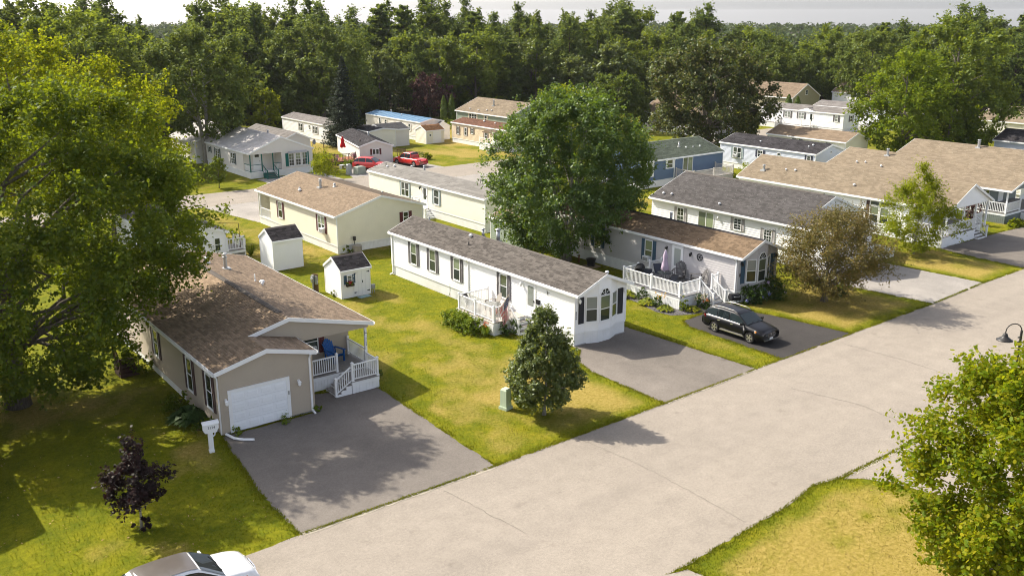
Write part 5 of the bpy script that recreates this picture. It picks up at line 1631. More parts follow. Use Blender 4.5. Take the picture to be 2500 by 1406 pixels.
# ---------------------------------------------------------------- trees and plants
LEAF_SHAPES = {
    'rhomb': np.array([(-0.5, 0), (0, -0.36), (0.5, 0), (0, 0.36)], np.float32),
    'maple': np.array([(0.5, 0), (0.22, 0.14), (0.27, 0.42), (0.02, 0.27), (-0.18, 0.40), (-0.24, 0.15), (-0.5, 0), (-0.24, -0.15), (-0.18, -0.40), (0.02, -0.27), (0.27, -0.42), (0.22, -0.14)], np.float32),
    'needle': np.array([(-0.5, -0.13), (0.5, -0.10), (0.5, 0.10), (-0.5, 0.13)], np.float32),
    'oval': np.array([(-0.5, 0), (-0.15, -0.27), (0.3, -0.22), (0.5, 0), (0.3, 0.22), (-0.15, 0.27)], np.float32),
}
def leaf_mesh(name, pos, nrm, size, mat, shape='rhomb', tang=None, seed=1):
    r = np.random.default_rng(seed)
    n = len(pos)
    nrm = nrm / (np.linalg.norm(nrm, axis=1, keepdims=True) + 1e-9)
    if tang is None:
        tang = r.normal(size=(n, 3))
    t = tang - nrm * (tang * nrm).sum(1, keepdims=True)
    t /= np.linalg.norm(t, axis=1, keepdims=True) + 1e-9
    b = np.cross(nrm, t)
    sh = LEAF_SHAPES[shape]
    k = len(sh)
    size = np.asarray(size)[:, None, None]
    v = pos[:, None, :] + (t[:, None, :] * sh[None, :, :1] + b[:, None, :] * sh[None, :, 1:]) * size
    return np_mesh(name, v.reshape(-1, 3), np.arange(n * k).reshape(-1, k), mat, k)

def unit(v):
    return v / (np.linalg.norm(v, axis=-1, keepdims=True) + 1e-9)

def crown_points(r, h0, h1, R, nclump, rc, nspr, nleaf, prof='oval', lump=0.22, hollow=0.35, upb=0.45, off=(0, 0), flat=0.8, sprig=1.0, squash=(1, 1)):
    """leaf positions gathered in sprigs, sprigs in clumps, clumps through a lumpy crown"""
    H = h1 - h0
    ph = r.uniform(0, 6.28, 6)
    C = []
    while len(C) < nclump:
        m = nclump * 3
        z = r.random(m)
        a = r.uniform(0, 2 * np.pi, m)
        f = r.uniform(hollow ** 2, 1, m) ** 0.5
        if prof == 'oval': p = np.sin(np.pi * np.clip(z * 0.93 + 0.05, 0, 1)) ** 0.62
        elif prof == 'broad': p = np.where(z < 0.3, 0.62 + 0.38 * z / 0.3, np.sqrt(np.clip(1 - ((z - 0.3) / 0.71) ** 2.2, 0, 1)))
        elif prof == 'egg': p = np.where(z < 0.28, 0.55 + 0.45 * z / 0.28, np.clip(1 - ((z - 0.28) / 0.74) ** 1.7, 0, 1))
        elif prof == 'drop': p = np.where(z < 0.25, 0.6 + 0.4 * z / 0.25, np.clip(1.0 - (z - 0.25) / 0.79, 0, 1) ** 0.72)
        elif prof == 'cone': p = 1.02 - z
        elif prof == 'vase': p = np.sin(np.pi * np.clip(z * 0.72 + 0.22, 0, 1)) ** 0.7 * np.clip(0.35 + z * 1.3, 0, 1)
        else: p = np.sqrt(np.clip(1 - (2 * z - 1) ** 2, 0, 1))
        l = 1 + lump * (np.sin(3 * a + ph[0] + 5 * z) * 0.5 + np.sin(5 * a + ph[1] - 7 * z) * 0.35 + np.sin(2 * a + ph[2] + 9 * z) * 0.4)
        rr = R * p * l
        pts = np.stack([np.cos(a) * rr * f * squash[0] + off[0] * (0.3 + 0.7 * z), np.sin(a) * rr * f * squash[1] + off[1] * (0.3 + 0.7 * z), h0 + z * H], -1)
        # weight by disc area so the crown fills evenly
        keep = r.random(m) < np.clip(p, 0.08, 1)
        C += list(pts[keep])
    C = np.array(C[:nclump])
    ctr = np.array([off[0] * 0.5, off[1] * 0.5, h0 + H * 0.35])
    out = unit(C - ctr)
    rcl = rc * r.uniform(0.65, 1.35, nclump)
    # sprigs
    ci = np.repeat(np.arange(nclump), nspr)
    ns = len(ci)
    sd = unit(out[ci] * 0.75 + np.array([0, 0, upb]) + r.normal(size=(ns, 3)) * 0.62)
    base = C[ci] + unit(r.normal(size=(ns, 3))) * (rcl[ci] * r.random(ns) ** 0.5 * 0.75)[:, None] * np.array([1, 1, flat])
    ln = rcl[ci] * r.uniform(0.5, 1.25, ns) * sprig
    si = np.repeat(np.arange(ns), nleaf)
    t = r.random(len(si)) ** 0.8
    pos = base[si] + sd[si] * (t * ln[si])[:, None] + r.normal(size=(len(si), 3)) * (0.14 * rc)
    pos[:, 2] = np.maximum(pos[:, 2], h0 * 0.6)
    nrm = sd[si] * 0.35 + np.array([0, 0, 0.75]) + r.normal(size=(len(si), 3)) * 0.62
    return pos, nrm, C

def wood_mesh(r, h, r0, targets, mat, fork=0.35, top=0.8, lean=(0, 0), stems=1, spread=0.5, nlimb=14, name='trunk', limbmin=0.2):
    m_ = MB()
    stem_paths = []
    for s_ in range(stems):
        a = 2 * math.pi * s_ / stems + 0.7
        sp = spread if stems > 1 else 0
        path, rad_ = [], []
        for i in range(9):
            t = i / 8
            w = 0.02 * h * math.sin(3.1 * t + s_ * 2)
            path.append(Vector((math.cos(a) * sp * (0.5 + 1.6 * t) + lean[0] * t + w * 0.6, math.sin(a) * sp * (0.5 + 1.6 * t) + lean[1] * t - w * 0.5, h * top * t)))
            rad_.append(r0 * ((1 + 0.5 * max(0, 0.1 - t) / 0.1) * (1 - 0.78 * t ** 0.9)) / (1 if stems == 1 else 1.25))
        path[0].z = -0.1
        m_.tube(path, rad_, 10)
        stem_paths.append((path, rad_))
    idx = r.permutation(len(targets))[:nlimb]
    for i in idx:
        c = Vector(targets[i])
        best = min(stem_paths, key=lambda q: min((Vector((p.x, p.y, 0)) - Vector((c.x, c.y, 0))).length for p in q[0]))
        path, rad_ = best
        zt = max(limbmin * h, c.z - (Vector((c.x, c.y)) - Vector((path[4].x, path[4].y))).length * 0.75)
        t = min(0.9, max(0.08, zt / (h * top)))
        k = t * 8
        i0 = min(7, int(k))
        p0 = path[i0].lerp(path[i0 + 1], k - i0)
        rr = rad_[i0] * 0.5
        mid = p0.lerp(c, 0.5) + Vector((r.normal() * 0.06 * h, r.normal() * 0.06 * h, 0.03 * h))
        q1 = p0.lerp(mid, 0.5) + Vector((0, 0, 0.01 * h))
        m_.tube([p0, q1, mid, mid.lerp(c, 0.55) + Vector((r.normal() * 0.02 * h, r.normal() * 0.02 * h, 0)), c], [rr, rr * 0.8, rr * 0.55, rr * 0.35, rr * 0.12], 6)
    return m_.mesh(name, mat, True)

BARK = bark_mat('grey_brown_bark', (0.17, 0.145, 0.115))
BARKP = bark_mat('pale_grey_bark', (0.34, 0.31, 0.26))
BARKD = bark_mat('dark_pine_bark', (0.10, 0.075, 0.055))
L_MAPLE = leaf_mat('maple_leaf', [(0.034, 0.070, 0.006), (0.056, 0.098, 0.007), (0.082, 0.124, 0.008), (0.125, 0.152, 0.010)], (0.42, 0.48, 0.010), 0.40, 0.015)
L_CENTRE = leaf_mat('deep_maple_leaf', [(0.030, 0.076, 0.010), (0.046, 0.10, 0.012), (0.066, 0.122, 0.015), (0.10, 0.142, 0.018)], (0.32, 0.44, 0.012), 0.38, 0.045)
L_BRIGHT = leaf_mat('sunny_maple_leaf', [(0.085, 0.142, 0.005), (0.125, 0.18, 0.006), (0.175, 0.21, 0.008), (0.25, 0.235, 0.010)], (0.52, 0.54, 0.008), 0.48, 0.006)
L_YEL = leaf_mat('yellow_green_leaf', [(0.13, 0.185, 0.007), (0.175, 0.22, 0.009), (0.225, 0.25, 0.012)], (0.54, 0.54, 0.010), 0.45, 0.008)
L_OLIVE = leaf_mat('olive_leaf', [(0.055, 0.092, 0.016), (0.085, 0.12, 0.022), (0.125, 0.148, 0.03)], (0.34, 0.38, 0.03), 0.38, 0.05)
L_DARK = leaf_mat('dark_leaf', [(0.040, 0.072, 0.014), (0.060, 0.098, 0.016), (0.088, 0.122, 0.02)], (0.34, 0.40, 0.02), 0.38)
L_CHEST = leaf_mat('chestnut_leaf', [(0.032, 0.056, 0.013), (0.05, 0.075, 0.016), (0.075, 0.09, 0.022), (0.12, 0.105, 0.035)], (0.26, 0.28, 0.03), 0.32, 0.03)
L_PURPLE = leaf_mat('dark_purple_leaf', [(0.010, 0.005, 0.007), (0.018, 0.008, 0.010), (0.030, 0.012, 0.013)], (0.06, 0.012, 0.012), 0.2)
L_COPPER = leaf_mat('copper_leaf', [(0.065, 0.030, 0.030), (0.10, 0.048, 0.044), (0.15, 0.08, 0.07)], (0.20, 0.07, 0.055), 0.28)
L_BRONZE = leaf_mat('bronze_leaf', [(0.075, 0.078, 0.02), (0.12, 0.105, 0.028), (0.165, 0.125, 0.036), (0.22, 0.155, 0.05)], (0.34, 0.27, 0.05), 0.38)
L_PINE = leaf_mat('pine_needle', [(0.060, 0.10, 0.026), (0.088, 0.13, 0.031), (0.124, 0.16, 0.038)], (0.34, 0.40, 0.045), 0.38, 0.012)
L_SPRUCE = leaf_mat('blue_spruce_needle', [(0.024, 0.034, 0.022), (0.038, 0.050, 0.034), (0.058, 0.070, 0.048)], (0.10, 0.12, 0.06), 0.15, 0.01)
L_ARBOR = leaf_mat('arborvitae_leaf', [(0.05, 0.09, 0.010), (0.08, 0.12, 0.012), (0.11, 0.14, 0.014)], (0.25, 0.30, 0.02), 0.25)
L_BUSH = leaf_mat('bush_leaf', [(0.10, 0.17, 0.008), (0.15, 0.21, 0.010), (0.20, 0.245, 0.014)], (0.32, 0.36, 0.02), 0.36)
L_FOR1 = leaf_mat('oak_leaf', [(0.064, 0.104, 0.018), (0.094, 0.138, 0.021), (0.135, 0.168, 0.024)], (0.44, 0.50, 0.025), 0.42)
L_FOR2 = leaf_mat('ash_leaf', [(0.075, 0.115, 0.02), (0.102, 0.145, 0.024), (0.138, 0.172, 0.03)], (0.28, 0.31, 0.03), 0.34)

def tree(name, label, loc, h, R, bark, leafm, crown0, nclump, rc, nspr, nleaf, ls, prof='oval', seed=1, trunk_r=None, cat='tree', group=None, shape='rhomb', stems=1, spread=0.5, lean=(0, 0), off=(0, 0), lump=0.22, nlimb=16, hollow=0.35, top=0.78, upb=0.45, flat=0.8, sprig=1.0, squash=(1, 1), limbmin=0.2):
    r = np.random.default_rng(seed)
    pos, nrm, C = crown_points(r, crown0, h - rc * 0.5, R, nclump, rc, nspr, nleaf, prof, lump, hollow, upb, off, flat, sprig, squash)
    t = thing(name, label, cat, loc, 0, group)
    put('trunk', wood_mesh(r, h, trunk_r or h * 0.02, C, bark, top=top, lean=lean, stems=stems, spread=spread, nlimb=nlimb, limbmin=limbmin), t)
    sz = ls * r.uniform(0.7, 1.3, len(pos))
    put('crown', leaf_mesh('crown', pos, nrm, sz, leafm, shape, seed=seed), t)
    return t

def pine(name, label, loc, h, R, seed, leafm=L_PINE, tiers=16, group=None, crown0=0.22, dens=1.0, cat='tree', droop=0.1, irregular=0.5, ls=0.42):
    r = np.random.default_rng(seed)
    P, Nn, T = [], [], []
    m_ = MB()
    m_.tube([(0, 0, -0.1), (0.05, 0.03, h * 0.4), (0, 0, h * 0.98)], [h * 0.016, h * 0.011, 0.02], 8)
    for i in range(tiers):
        f = i / (tiers - 1)
        z = h * (crown0 + (1 - crown0) * f * 0.97)
        env = R * (1.0 - f) ** 0.5 * (0.6 + 0.6 * r.random()) + 0.6
        if irregular:
            env *= 1 if f < 0.15 else 1.0
        nb = max(3, int(r.uniform(4, 7)))
        a0 = r.uniform(0, 6.28)
        for b in range(nb):
            if r.random() < irregular * 0.25:
                continue
            a = a0 + 6.28 * b / nb + r.normal() * 0.25
            L = env * r.uniform(1 - irregular * 0.55, 1 + irregular * 0.2)
            d = np.array([math.cos(a), math.sin(a), 0])
            rise = r.uniform(-droop, 0.30) * L
            zz = z + r.normal() * h * 0.022
            m_.tube([(0, 0, zz - 0.1), tuple(d * L * 0.55 + np.array([0, 0, zz + rise * 0.4])), tuple(d * L * 0.92 + np.array([0, 0, zz + rise]))], [0.05 + 0.004 * h * (1 - f) * 0.4, 0.035, 0.012], 5)
            n = int((26 + 60 * L / R) * dens)
            u = r.uniform(0.22, 1.0, n)
            side = r.normal(0, 0.16 * L + 0.10, n) * (1.15 - 0.6 * u)
            perp = np.array([-d[1], d[0], 0])
            p = d * (u * L)[:, None] + perp * side[:, None]
            p[:, 2] = zz + rise * u ** 1.2 + r.normal(0, 0.10 + 0.02 * L, n) + 0.06
            P.append(p)
            Nn.append(np.array([0, 0, 0.8]) + r.normal(size=(n, 3)) * 0.55)
            T.append(d * 0.8 + perp * np.sign(side)[:, None] * 0.5 + r.normal(size=(n, 3)) * 0.35 + np.array([0, 0, 0.3]))
    t = thing(name, label, cat, loc, 0, group)
    put('trunk', m_.mesh('trunk', BARKD, True), t)
    P, Nn, T = np.concatenate(P), np.concatenate(Nn), np.concatenate(T)
    put('crown', leaf_mesh('crown', P, Nn, ls * r.uniform(0.7, 1.4, len(P)) * 1.4, leafm, 'rhomb', T, seed), t)
    return t

def spruce(name, label, loc, h, R, seed, leafm=L_SPRUCE, group=None, tiers=34, ls=0.26):
    r = np.random.default_rng(seed)
    P, Nn, T = [], [], []
    m_ = MB()
    m_.tube([(0, 0, -0.1), (0, 0, h * 0.5), (0, 0, h * 0.99)], [h * 0.018, h * 0.011, 0.015], 8)
    for i in range(tiers):
        f = i / (tiers - 1)
        z = h * (0.07 + 0.92 * f)
        env = R * (1 - f) ** 0.85 + 0.12
        nb = int(7 + 6 * (1 - f))
        for b in range(nb):
            a = 6.28 * (b + r.random()) / nb
            L = env * r.uniform(0.72, 1.1)
            d = np.array([math.cos(a), math.sin(a), 0])
            perp = np.array([-d[1], d[0], 0])
            n = int(16 + 70 * L / R)
            u = r.uniform(0.15, 1.0, n)
            side = r.normal(0, 0.10 * L + 0.05, n) * (1.1 - 0.5 * u)
            p = d * (u * L)[:, None] + perp * side[:, None]
            p[:, 2] = z - 0.28 * L * u + 0.22 * L * u ** 3 + r.normal(0, 0.06, n)
            P.append(p); Nn.append(np.array([0, 0, 0.7]) + d * 0.5 + r.normal(size=(n, 3)) * 0.4)
            T.append(d + perp * np.sign(side)[:, None] * 0.6 + np.array([0, 0, -0.3]))
    t = thing(name, label, 'tree', loc, 0, group)
    put('trunk', m_.mesh('trunk', BARKD, True), t)
    P, Nn, T = np.concatenate(P), np.concatenate(Nn), np.concatenate(T)
    put('crown', leaf_mesh('crown', P, Nn, ls * r.uniform(0.7, 1.4, len(P)), leafm, 'rhomb', T, seed), t)
    return t

def shrub(name, label, loc, h, R, leafm, n, ls, seed, cat='bush', group=None, shape='rhomb', prof='broad', sq=(1, 1)):
    r = np.random.default_rng(seed)
    k = max(6, n // 40)
    pos, nrm, C = crown_points(r, 0.04, h, R, k, R * 0.32, 5, 8, prof, 0.2, 0.2, 0.5, squash=sq)
    t = thing(name, label, cat, loc, r.uniform(0, 6), group)
    m_ = MB()
    for c in C[: 8]:
        m_.tube([(c[0] * 0.1, c[1] * 0.1, -0.03), (c[0] * 0.5, c[1] * 0.5, c[2] * 0.6), tuple(c)], [0.02, 0.014, 0.006], 5)
    put('stem', m_.mesh('stem', BARK), t)
    put('foliage', leaf_mesh('foliage', pos, nrm, ls * r.uniform(0.7, 1.3, len(pos)), leafm, shape, seed=seed), t)
    return t

def hosta(name, label, loc, R, h, leafm, seed, n=70, group=None, cat='plant', lw=0.5):
    r = np.random.default_rng(seed)
    m_ = MB()
    for i in range(n):
        a = r.uniform(0, 6.28)
        q = r.random() ** 0.6
        L = R * (0.35 + 0.75 * q)
        hz = h * (1.1 - 0.75 * q)
        d = Vector((math.cos(a), math.sin(a), 0))
        p = Vector((-d.y, d.x, 0))
        w_ = R * lw * r.uniform(0.25, 0.42)
        b0 = d * L * 0.30 + Vector((0, 0, hz * 0.75))
        b1 = d * L * 0.65 + Vector((0, 0, hz * 1.0))
        b2 = d * L * 1.05 + Vector((0, 0, hz * 0.72))
        m_.add([b0, b1 - p * w_ + Vector((0, 0, 0.02)), b1, b1 + p * w_ + Vector((0, 0, 0.02)), b2], [(0, 1, 2), (0, 2, 3), (1, 4, 2), (2, 4, 3)])
    t = thing(name, label, cat, loc, 0, group)
    m_.build('foliage', leafm, t)
    s_ = MB()
    for i in range(6):
        a = r.uniform(0, 6.28)
        s_.tube([(0, 0, -0.02), (math.cos(a) * R * 0.4, math.sin(a) * R * 0.4, h * 0.7)], [0.012, 0.008], 5)
    s_.build('stem', leafm, t)
    return t

def flower_heads(parent, pts, r, mat, name='flower_head', seed=3):
    g = np.random.default_rng(seed)
    def f():
        P = unit(g.normal(size=(60, 3)))
        return leaf_mesh(name, P, P + g.normal(size=(60, 3)) * 0.2, np.full(60, 0.55), mat, 'rhomb', seed=seed)
    me = cached(('flower', mat.name), f)
    for p in pts:
        put(name, me, parent, p, g.uniform(0, 6), None, r * g.uniform(0.8, 1.2))

# --- near trees ---------------------------------------------------------------
tree('maple_tree', 'huge spreading maple shading the tan home at the left edge', (7.8, 50.9, 0), 16.2, 7.2, BARK, L_MAPLE, 1.5, 390, 1.05, 12, 26, 0.20, 'oval', 21, 0.46, off=(3.4, -0.6), lump=0.26, nlimb=30, hollow=0.45, limbmin=0.18, sprig=1.25)
tree('maple_tree', 'tall sunlit maple behind the huge one in the top left corner', (17.0, 91.0, 0), 18.6, 6.6, BARK, L_BRIGHT, 3.0, 150, 1.15, 12, 22, 0.26, 'oval', 22, 0.3, lump=0.25, nlimb=16, sprig=1.3)
tree('maple_tree', 'sunlit maple filling the gap between the huge one and the rear street', (22.5, 84.5, 0), 15.4, 6.4, BARK, L_BRIGHT, 2.0, 140, 1.1, 12, 22, 0.25, 'oval', 23, 0.28, lump=0.25, nlimb=14, sprig=1.3)
tree('maple_tree', 'dense multi stemmed maple standing between the white and the grey homes', (49.7, 55.6, 0), 13.6, 6.3, BARKP, L_CENTRE, 1.6, 440, 0.9, 12, 22, 0.20, 'broad', 24, 0.26, stems=3, spread=0.75, lump=0.13, nlimb=22, hollow=0.4, sprig=1.15, limbmin=0.15)
tree('lawn_tree', 'small egg shaped tree on the lawn before the white home', (28.34, 33.2, 0), 5.55, 1.78, BARKP, L_OLIVE, 0.75, 260, 0.33, 11, 15, 0.12, 'drop', 25, 0.085, lump=0.07, nlimb=14, hollow=0.6, sprig=1.0)
tree('crabapple_tree', 'low spreading bronze leaved crabapple beside the pale driveway', (56.3, 35.8, 0), 6.3, 3.3, BARK, L_BRONZE, 1.4, 230, 0.68, 11, 16, 0.125, 'broad', 26, 0.2, lump=0.3, nlimb=34, off=(0.6, -0.3), hollow=0.4, top=0.5, sprig=1.7, limbmin=0.08, upb=0.2)
tree('locust_tree', 'slender bright yellow green locust before the gabled porch', (73.8, 39.0, 0), 7.3, 2.75, BARKP, L_YEL, 0.8, 150, 0.52, 10, 16, 0.14, 'egg', 27, 0.1, lump=0.34, nlimb=20, hollow=0.2, sprig=1.7)
tree('maple_tree', 'large bright maple in the bottom right corner', (31.0, 10.6, 0), 9.1, 4.1, BARK, L_BRIGHT, 0.3, 330, 0.66, 12, 20, 0.165, 'oval', 28, 0.16, shape='oval', lump=0.2, nlimb=16, sprig=1.3, hollow=0.5)
tree('purple_maple', 'small dark purple maple on the left front lawn', (8.9, 34.75, 0), 3.7, 1.0, BARKP, L_PURPLE, 1.05, 60, 0.28, 10, 12, 0.125, 'egg', 29, 0.05, shape='maple', lump=0.34, nlimb=12, hollow=0.2, sprig=1.5)
shrub('purple_shoot', 'tuft of purple shoots at the foot of the small purple maple', (8.95, 34.7, 0), 0.45, 0.3, L_PURPLE, 300, 0.14, 30, shape='maple')

# --- trees among the homes ------------------------------------------------------
tree('ash_tree', 'broad ash in front of the wood left of the green shuttered home', (45.3, 122.8, 0), 17.2, 6.6, BARKP, L_FOR2, 4.0, 110, 1.3, 11, 18, 0.40, 'oval', 41, 0.4, lump=0.24, nlimb=18, stems=2, spread=0.5, sprig=1.2)
tree('oak_tree', 'wide oak standing before the wood at the top left', (33.0, 131.0, 0), 19.6, 9.4, BARK, L_FOR1, 4.0, 150, 1.6, 11, 18, 0.46, 'broad', 42, 0.4, nlimb=16)
tree('maple_tree', 'wide pale maple behind the spruce at the wood edge', (80.5, 157.0, 0), 17.6, 9.6, BARK, L_FOR2, 2.0, 150, 1.6, 11, 18, 0.46, 'broad', 43, 0.35, nlimb=16)
tree('birch_tree', 'yellow green cone shaped tree behind the green shuttered home', (67.3, 153.0, 0), 8.2, 3.1, BARKP, L_YEL, 0.6, 60, 0.75, 9, 14, 0.32, 'egg', 44, 0.12)
spruce('blue_spruce', 'dark blue spruce rising over the white home by the wood', (68.4, 126.8, 0), 13.2, 3.7, 45)
tree('copper_beech', 'dark purple round tree at the wood edge behind the blue roof', (99.6, 151.0, 0), 8.4, 3.9, BARK, L_COPPER, 0.7, 75, 0.9, 10, 16, 0.34, 'broad', 46, 0.18)
tree('linden_tree', 'smooth round dark tree behind the centre maple', (114.7, 116.0, 0), 9.2, 5.4, BARK, L_DARK, 0.5, 140, 0.95, 11, 18, 0.34, 'broad', 47, 0.25, lump=0.08, hollow=0.6)
tree('maple_tree', 'yellow green treetop showing above the centre maple', (78.0, 87.0, 0), 10.6, 5.0, BARK, L_YEL, 2.0, 85, 1.0, 11, 16, 0.32, 'broad', 48, 0.2, lump=0.25)
tree('chestnut_tree', 'massive dark chestnut tree right of centre behind the blue home', (110.3, 92.3, 0), 15.2, 8.7, BARK, L_CHEST, 1.6, 210, 1.35, 12, 18, 0.40, 'broad', 49, 0.5, stems=3, spread=0.6, lump=0.18, nlimb=18, hollow=0.5)
tree('locust_tree', 'tall yellow green locust over the tan roofs on the right', (118.8, 66.5, 0), 14.6, 5.6, BARK, leaf_mat('lime_leaf', [(0.075, 0.125, 0.008), (0.105, 0.155, 0.010), (0.145, 0.18, 0.013)], (0.42, 0.50, 0.012), 0.42, 0.01), 1.8, 125, 1.1, 11, 17, 0.34, 'oval', 50, 0.25, lump=0.3, sprig=1.5)
tree('oak_tree', 'great dark oak behind the tan roofs on the right', (133.5, 67.5, 0), 18.8, 8.4, BARK, L_FOR1, 1.6, 180, 1.4, 12, 18, 0.42, 'broad', 51, 0.5, lump=0.2, nlimb=20)
tree('maple_tree', 'leafy green maple between the locust and the great oak', (124.5, 63.0, 0), 9.0, 4.0, BARK, L_MAPLE, 0.5, 70, 1.0, 11, 16, 0.34, 'oval', 52, 0.2)
tree('maple_tree', 'pale green tree over the long white home', (172.0, 104.0, 0), 16.5, 5.6, BARK, L_FOR2, 2.0, 90, 1.3, 10, 16, 0.46, 'oval', 53, 0.3)
tree('young_maple', 'young green tree on the lawn beside the green shuttered home', (39.9, 104.7, 0), 3.6, 1.15, BARK, L_MAPLE, 0.9, 34, 0.36, 9, 12, 0.16, 'oval', 54, 0.05)
tree('young_maple', 'small yellow green tree behind the sage green house', (125.6, 158.0, 0), 6.4, 3.0, BARK, L_YEL, 0.5, 45, 0.8, 9, 14, 0.36, 'oval', 55, 0.1)
shrub('forsythia_bush', 'loose golden green bush beside the utility boxes', (51.9, 101.7, 0), 3.1, 1.55, L_YEL, 3200, 0.17, 56)
def arborvitae(label, loc, h, R, seed):
    r = np.random.default_rng(seed)
    n = 2600
    z = r.random(n)
    a = r.uniform(0, 6.28, n)
    rr = R * np.sin(np.pi * np.clip(0.18 + z * 0.80, 0, 1)) ** 0.7 * r.uniform(0.75, 1.05, n)
    P = np.stack([np.cos(a) * rr, np.sin(a) * rr, 0.05 + z * h], -1)
    t = thing('arborvitae', label, 'tree', loc)
    m_ = MB(); m_.tube([(0, 0, -0.05), (0, 0, h * 0.9)], [0.07, 0.02], 6); m_.build('trunk', BARK, t)
    put('crown', leaf_mesh('crown', P, np.stack([np.cos(a), np.sin(a), np.full(n, 0.4)], -1) + r.normal(size=(n, 3)) * 0.3, 0.28 * r.uniform(0.7, 1.3, n), L_ARBOR, seed=seed), t)
arborvitae('left one of the two slim arborvitae by the sage green house', (96.4, 141.5, 0), 5.0, 0.62, 61)
arborvitae('right one of the two slim arborvitae by the sage green house', (97.7, 140.9, 0), 5.2, 0.66, 62)
arborvitae('left stem of the arborvitae pair behind the long white home', (153.2, 109.0, 0), 4.4, 0.75, 63)
arborvitae('right stem of the arborvitae pair behind the long white home', (154.6, 108.0, 0), 4.0, 0.7, 64)
arborvitae('slim arborvitae at the wood edge left of the blue roof', (83.5, 150.5, 0), 4.6, 0.6, 65)

# --- the wood behind -----------------------------------------------------------------
PROTO = []
GW = 'trees of the wood behind the homes'
LB = {'decid': 'leafy deciduous tree in the wood behind the homes', 'pale': 'pale green leafy tree in the wood behind the homes', 'pine': 'tall white pine rising above the wood behind the homes'}
def wood_protos():
    z = (0, 0, 0)
    P = {'decid': [], 'pale': [], 'pine': []}
    P['decid'].append(tree('forest_oak', LB['decid'], z, 16.5, 5.4, BARK, L_FOR1, 1.0, 90, 1.35, 10, 15, 0.50, 'oval', 101, 0.28, group=GW, nlimb=10))
    P['decid'].append(tree('forest_oak', LB['decid'], z, 17.0, 5.0, BARK, L_DARK, 0.8, 85, 1.3, 10, 15, 0.48, 'egg', 102, 0.28, group=GW, nlimb=10, lump=0.3))
    P['decid'].append(tree('forest_oak', LB['decid'], z, 15.0, 5.8, BARK, L_FOR1, 0.8, 90, 1.4, 10, 15, 0.50, 'broad', 103, 0.28, group=GW, nlimb=10))
    P['pale'].append(tree('forest_ash', LB['pale'], z, 16.0, 5.0, BARK, L_FOR2, 1.0, 85, 1.3, 10, 15, 0.50, 'oval', 104, 0.25, group=GW, nlimb=10, lump=0.3))
    P['pale'].append(tree('forest_ash', LB['pale'], z, 14.0, 5.2, BARK, L_OLIVE, 0.8, 85, 1.3, 10, 15, 0.50, 'broad', 105, 0.25, group=GW, nlimb=10))
    for sd in (121, 122, 123):
        P['pine'].append(tree('white_pine', LB['pine'], z, 22.0, 4.4, BARKD, L_PINE, 4.0, 85, 1.25, 10, 15, 0.50, 'egg', sd, 0.26, group=GW, nlimb=18, lump=0.42, flat=0.28, upb=0.12, sprig=1.5, hollow=0.2, top=0.96, shape='rhomb'))
    for sd in (111,):
        P['pine'].append(pine('white_pine', LB['pine'], z, 21.5, 5.0, sd, group=GW, tiers=25 + sd % 3, crown0=0.2, dens=1.5, irregular=0.7, ls=0.5))
    return P
protos = wood_protos()
used_proto = set()
r_w = random.Random(5)
def plant(kind, x, y, h, row):
    p = r_w.choice(protos[kind])
    hh = max(v.co.z for v in p.children[1].data.vertices[:400]) if False else {'decid': 16.5, 'pale': 15.5, 'pine': 22.0}[kind]
    s_ = h / hh
    wx = s_ * r_w.uniform(0.85, 1.15) if kind != 'pine' else s_ * r_w.uniform(0.9, 1.2)
    a = r_w.uniform(0, 6.28)
    az = math.degrees(math.atan2(x, y))
    where = ['at the left edge', 'behind the green shuttered home', 'behind the blue metal roof', 'behind the sage green house', 'behind the chestnut tree', 'behind the long white home', 'at the right edge'][sum(az > q for q in (14, 24, 33, 43, 52, 61))]
    lab = {'decid': 'dark leafy tree', 'pale': 'pale green leafy tree', 'pine': 'tall pine'}[kind] + (' at the front' if row < 2 else ' deep') + ' in the wood ' + where
    if p.name not in used_proto:
        used_proto.add(p.name)
        p.location, p.rotation_euler, p.scale = (x, y, 0), (0, 0, a), (wx, wx, s_)
        p['label'] = lab
    else:
        copy_tree(p, None, (x, y, 0), a, (wx, wx, s_))['label'] = lab
def along(poly, step):
    out = []
    acc = 0.0
    for i in range(len(poly) - 1):
        a, b = Vector(poly[i]), Vector(poly[i + 1])
        L = (b - a).length
        n_ = Vector((-(b - a).y, (b - a).x)) / L
        while acc < L:
            out.append((a.lerp(b, acc / L), n_))
            acc += step
        acc -= L
    return out
def height_cap(x, y):
    """the wood dips towards the right where the far ridge shows"""
    az = math.degrees(math.atan2(x, y))
    if az < 24:
        return 1.07
    if 50 < az < 60:
        return 0.80
    if 60 <= az < 63:
        return 0.88
    return 1.0
ROWS = [(1.5, 6.6, 'dd p', 12.5, 16.5), (8.0, 6.6, 'ddp', 14.5, 18.0), (15, 7.0, 'ddp', 16.5, 20.5), (24, 8.0, 'pd', 18.0, 22.0), (36, 10.0, 'ppd', 18.5, 23.0)]
for row_, (off_, st_, mix_, h0_, h1_) in enumerate(ROWS):
    for p_, n_ in along(EDGE[1:], st_):
        x, y = p_.x + n_.x * off_ + r_w.uniform(-1.8, 1.8), p_.y + n_.y * off_ + r_w.uniform(-1.8, 1.8)
        k = fw.x * x + fw.y * y
        sx = (rt.x * x + rt.y * y) / max(k, 1)
        if abs(sx) > 0.64:
            continue
        ch = r_w.choice(mix_)
        kind = 'pine' if ch == 'p' else ('pale' if (ch == ' ' or r_w.random() < 0.33) else 'decid')
        plant(kind, x, y, r_w.uniform(h0_, h1_) * (1.05 if kind == 'pine' else 0.97) * height_cap(x, y), row_)

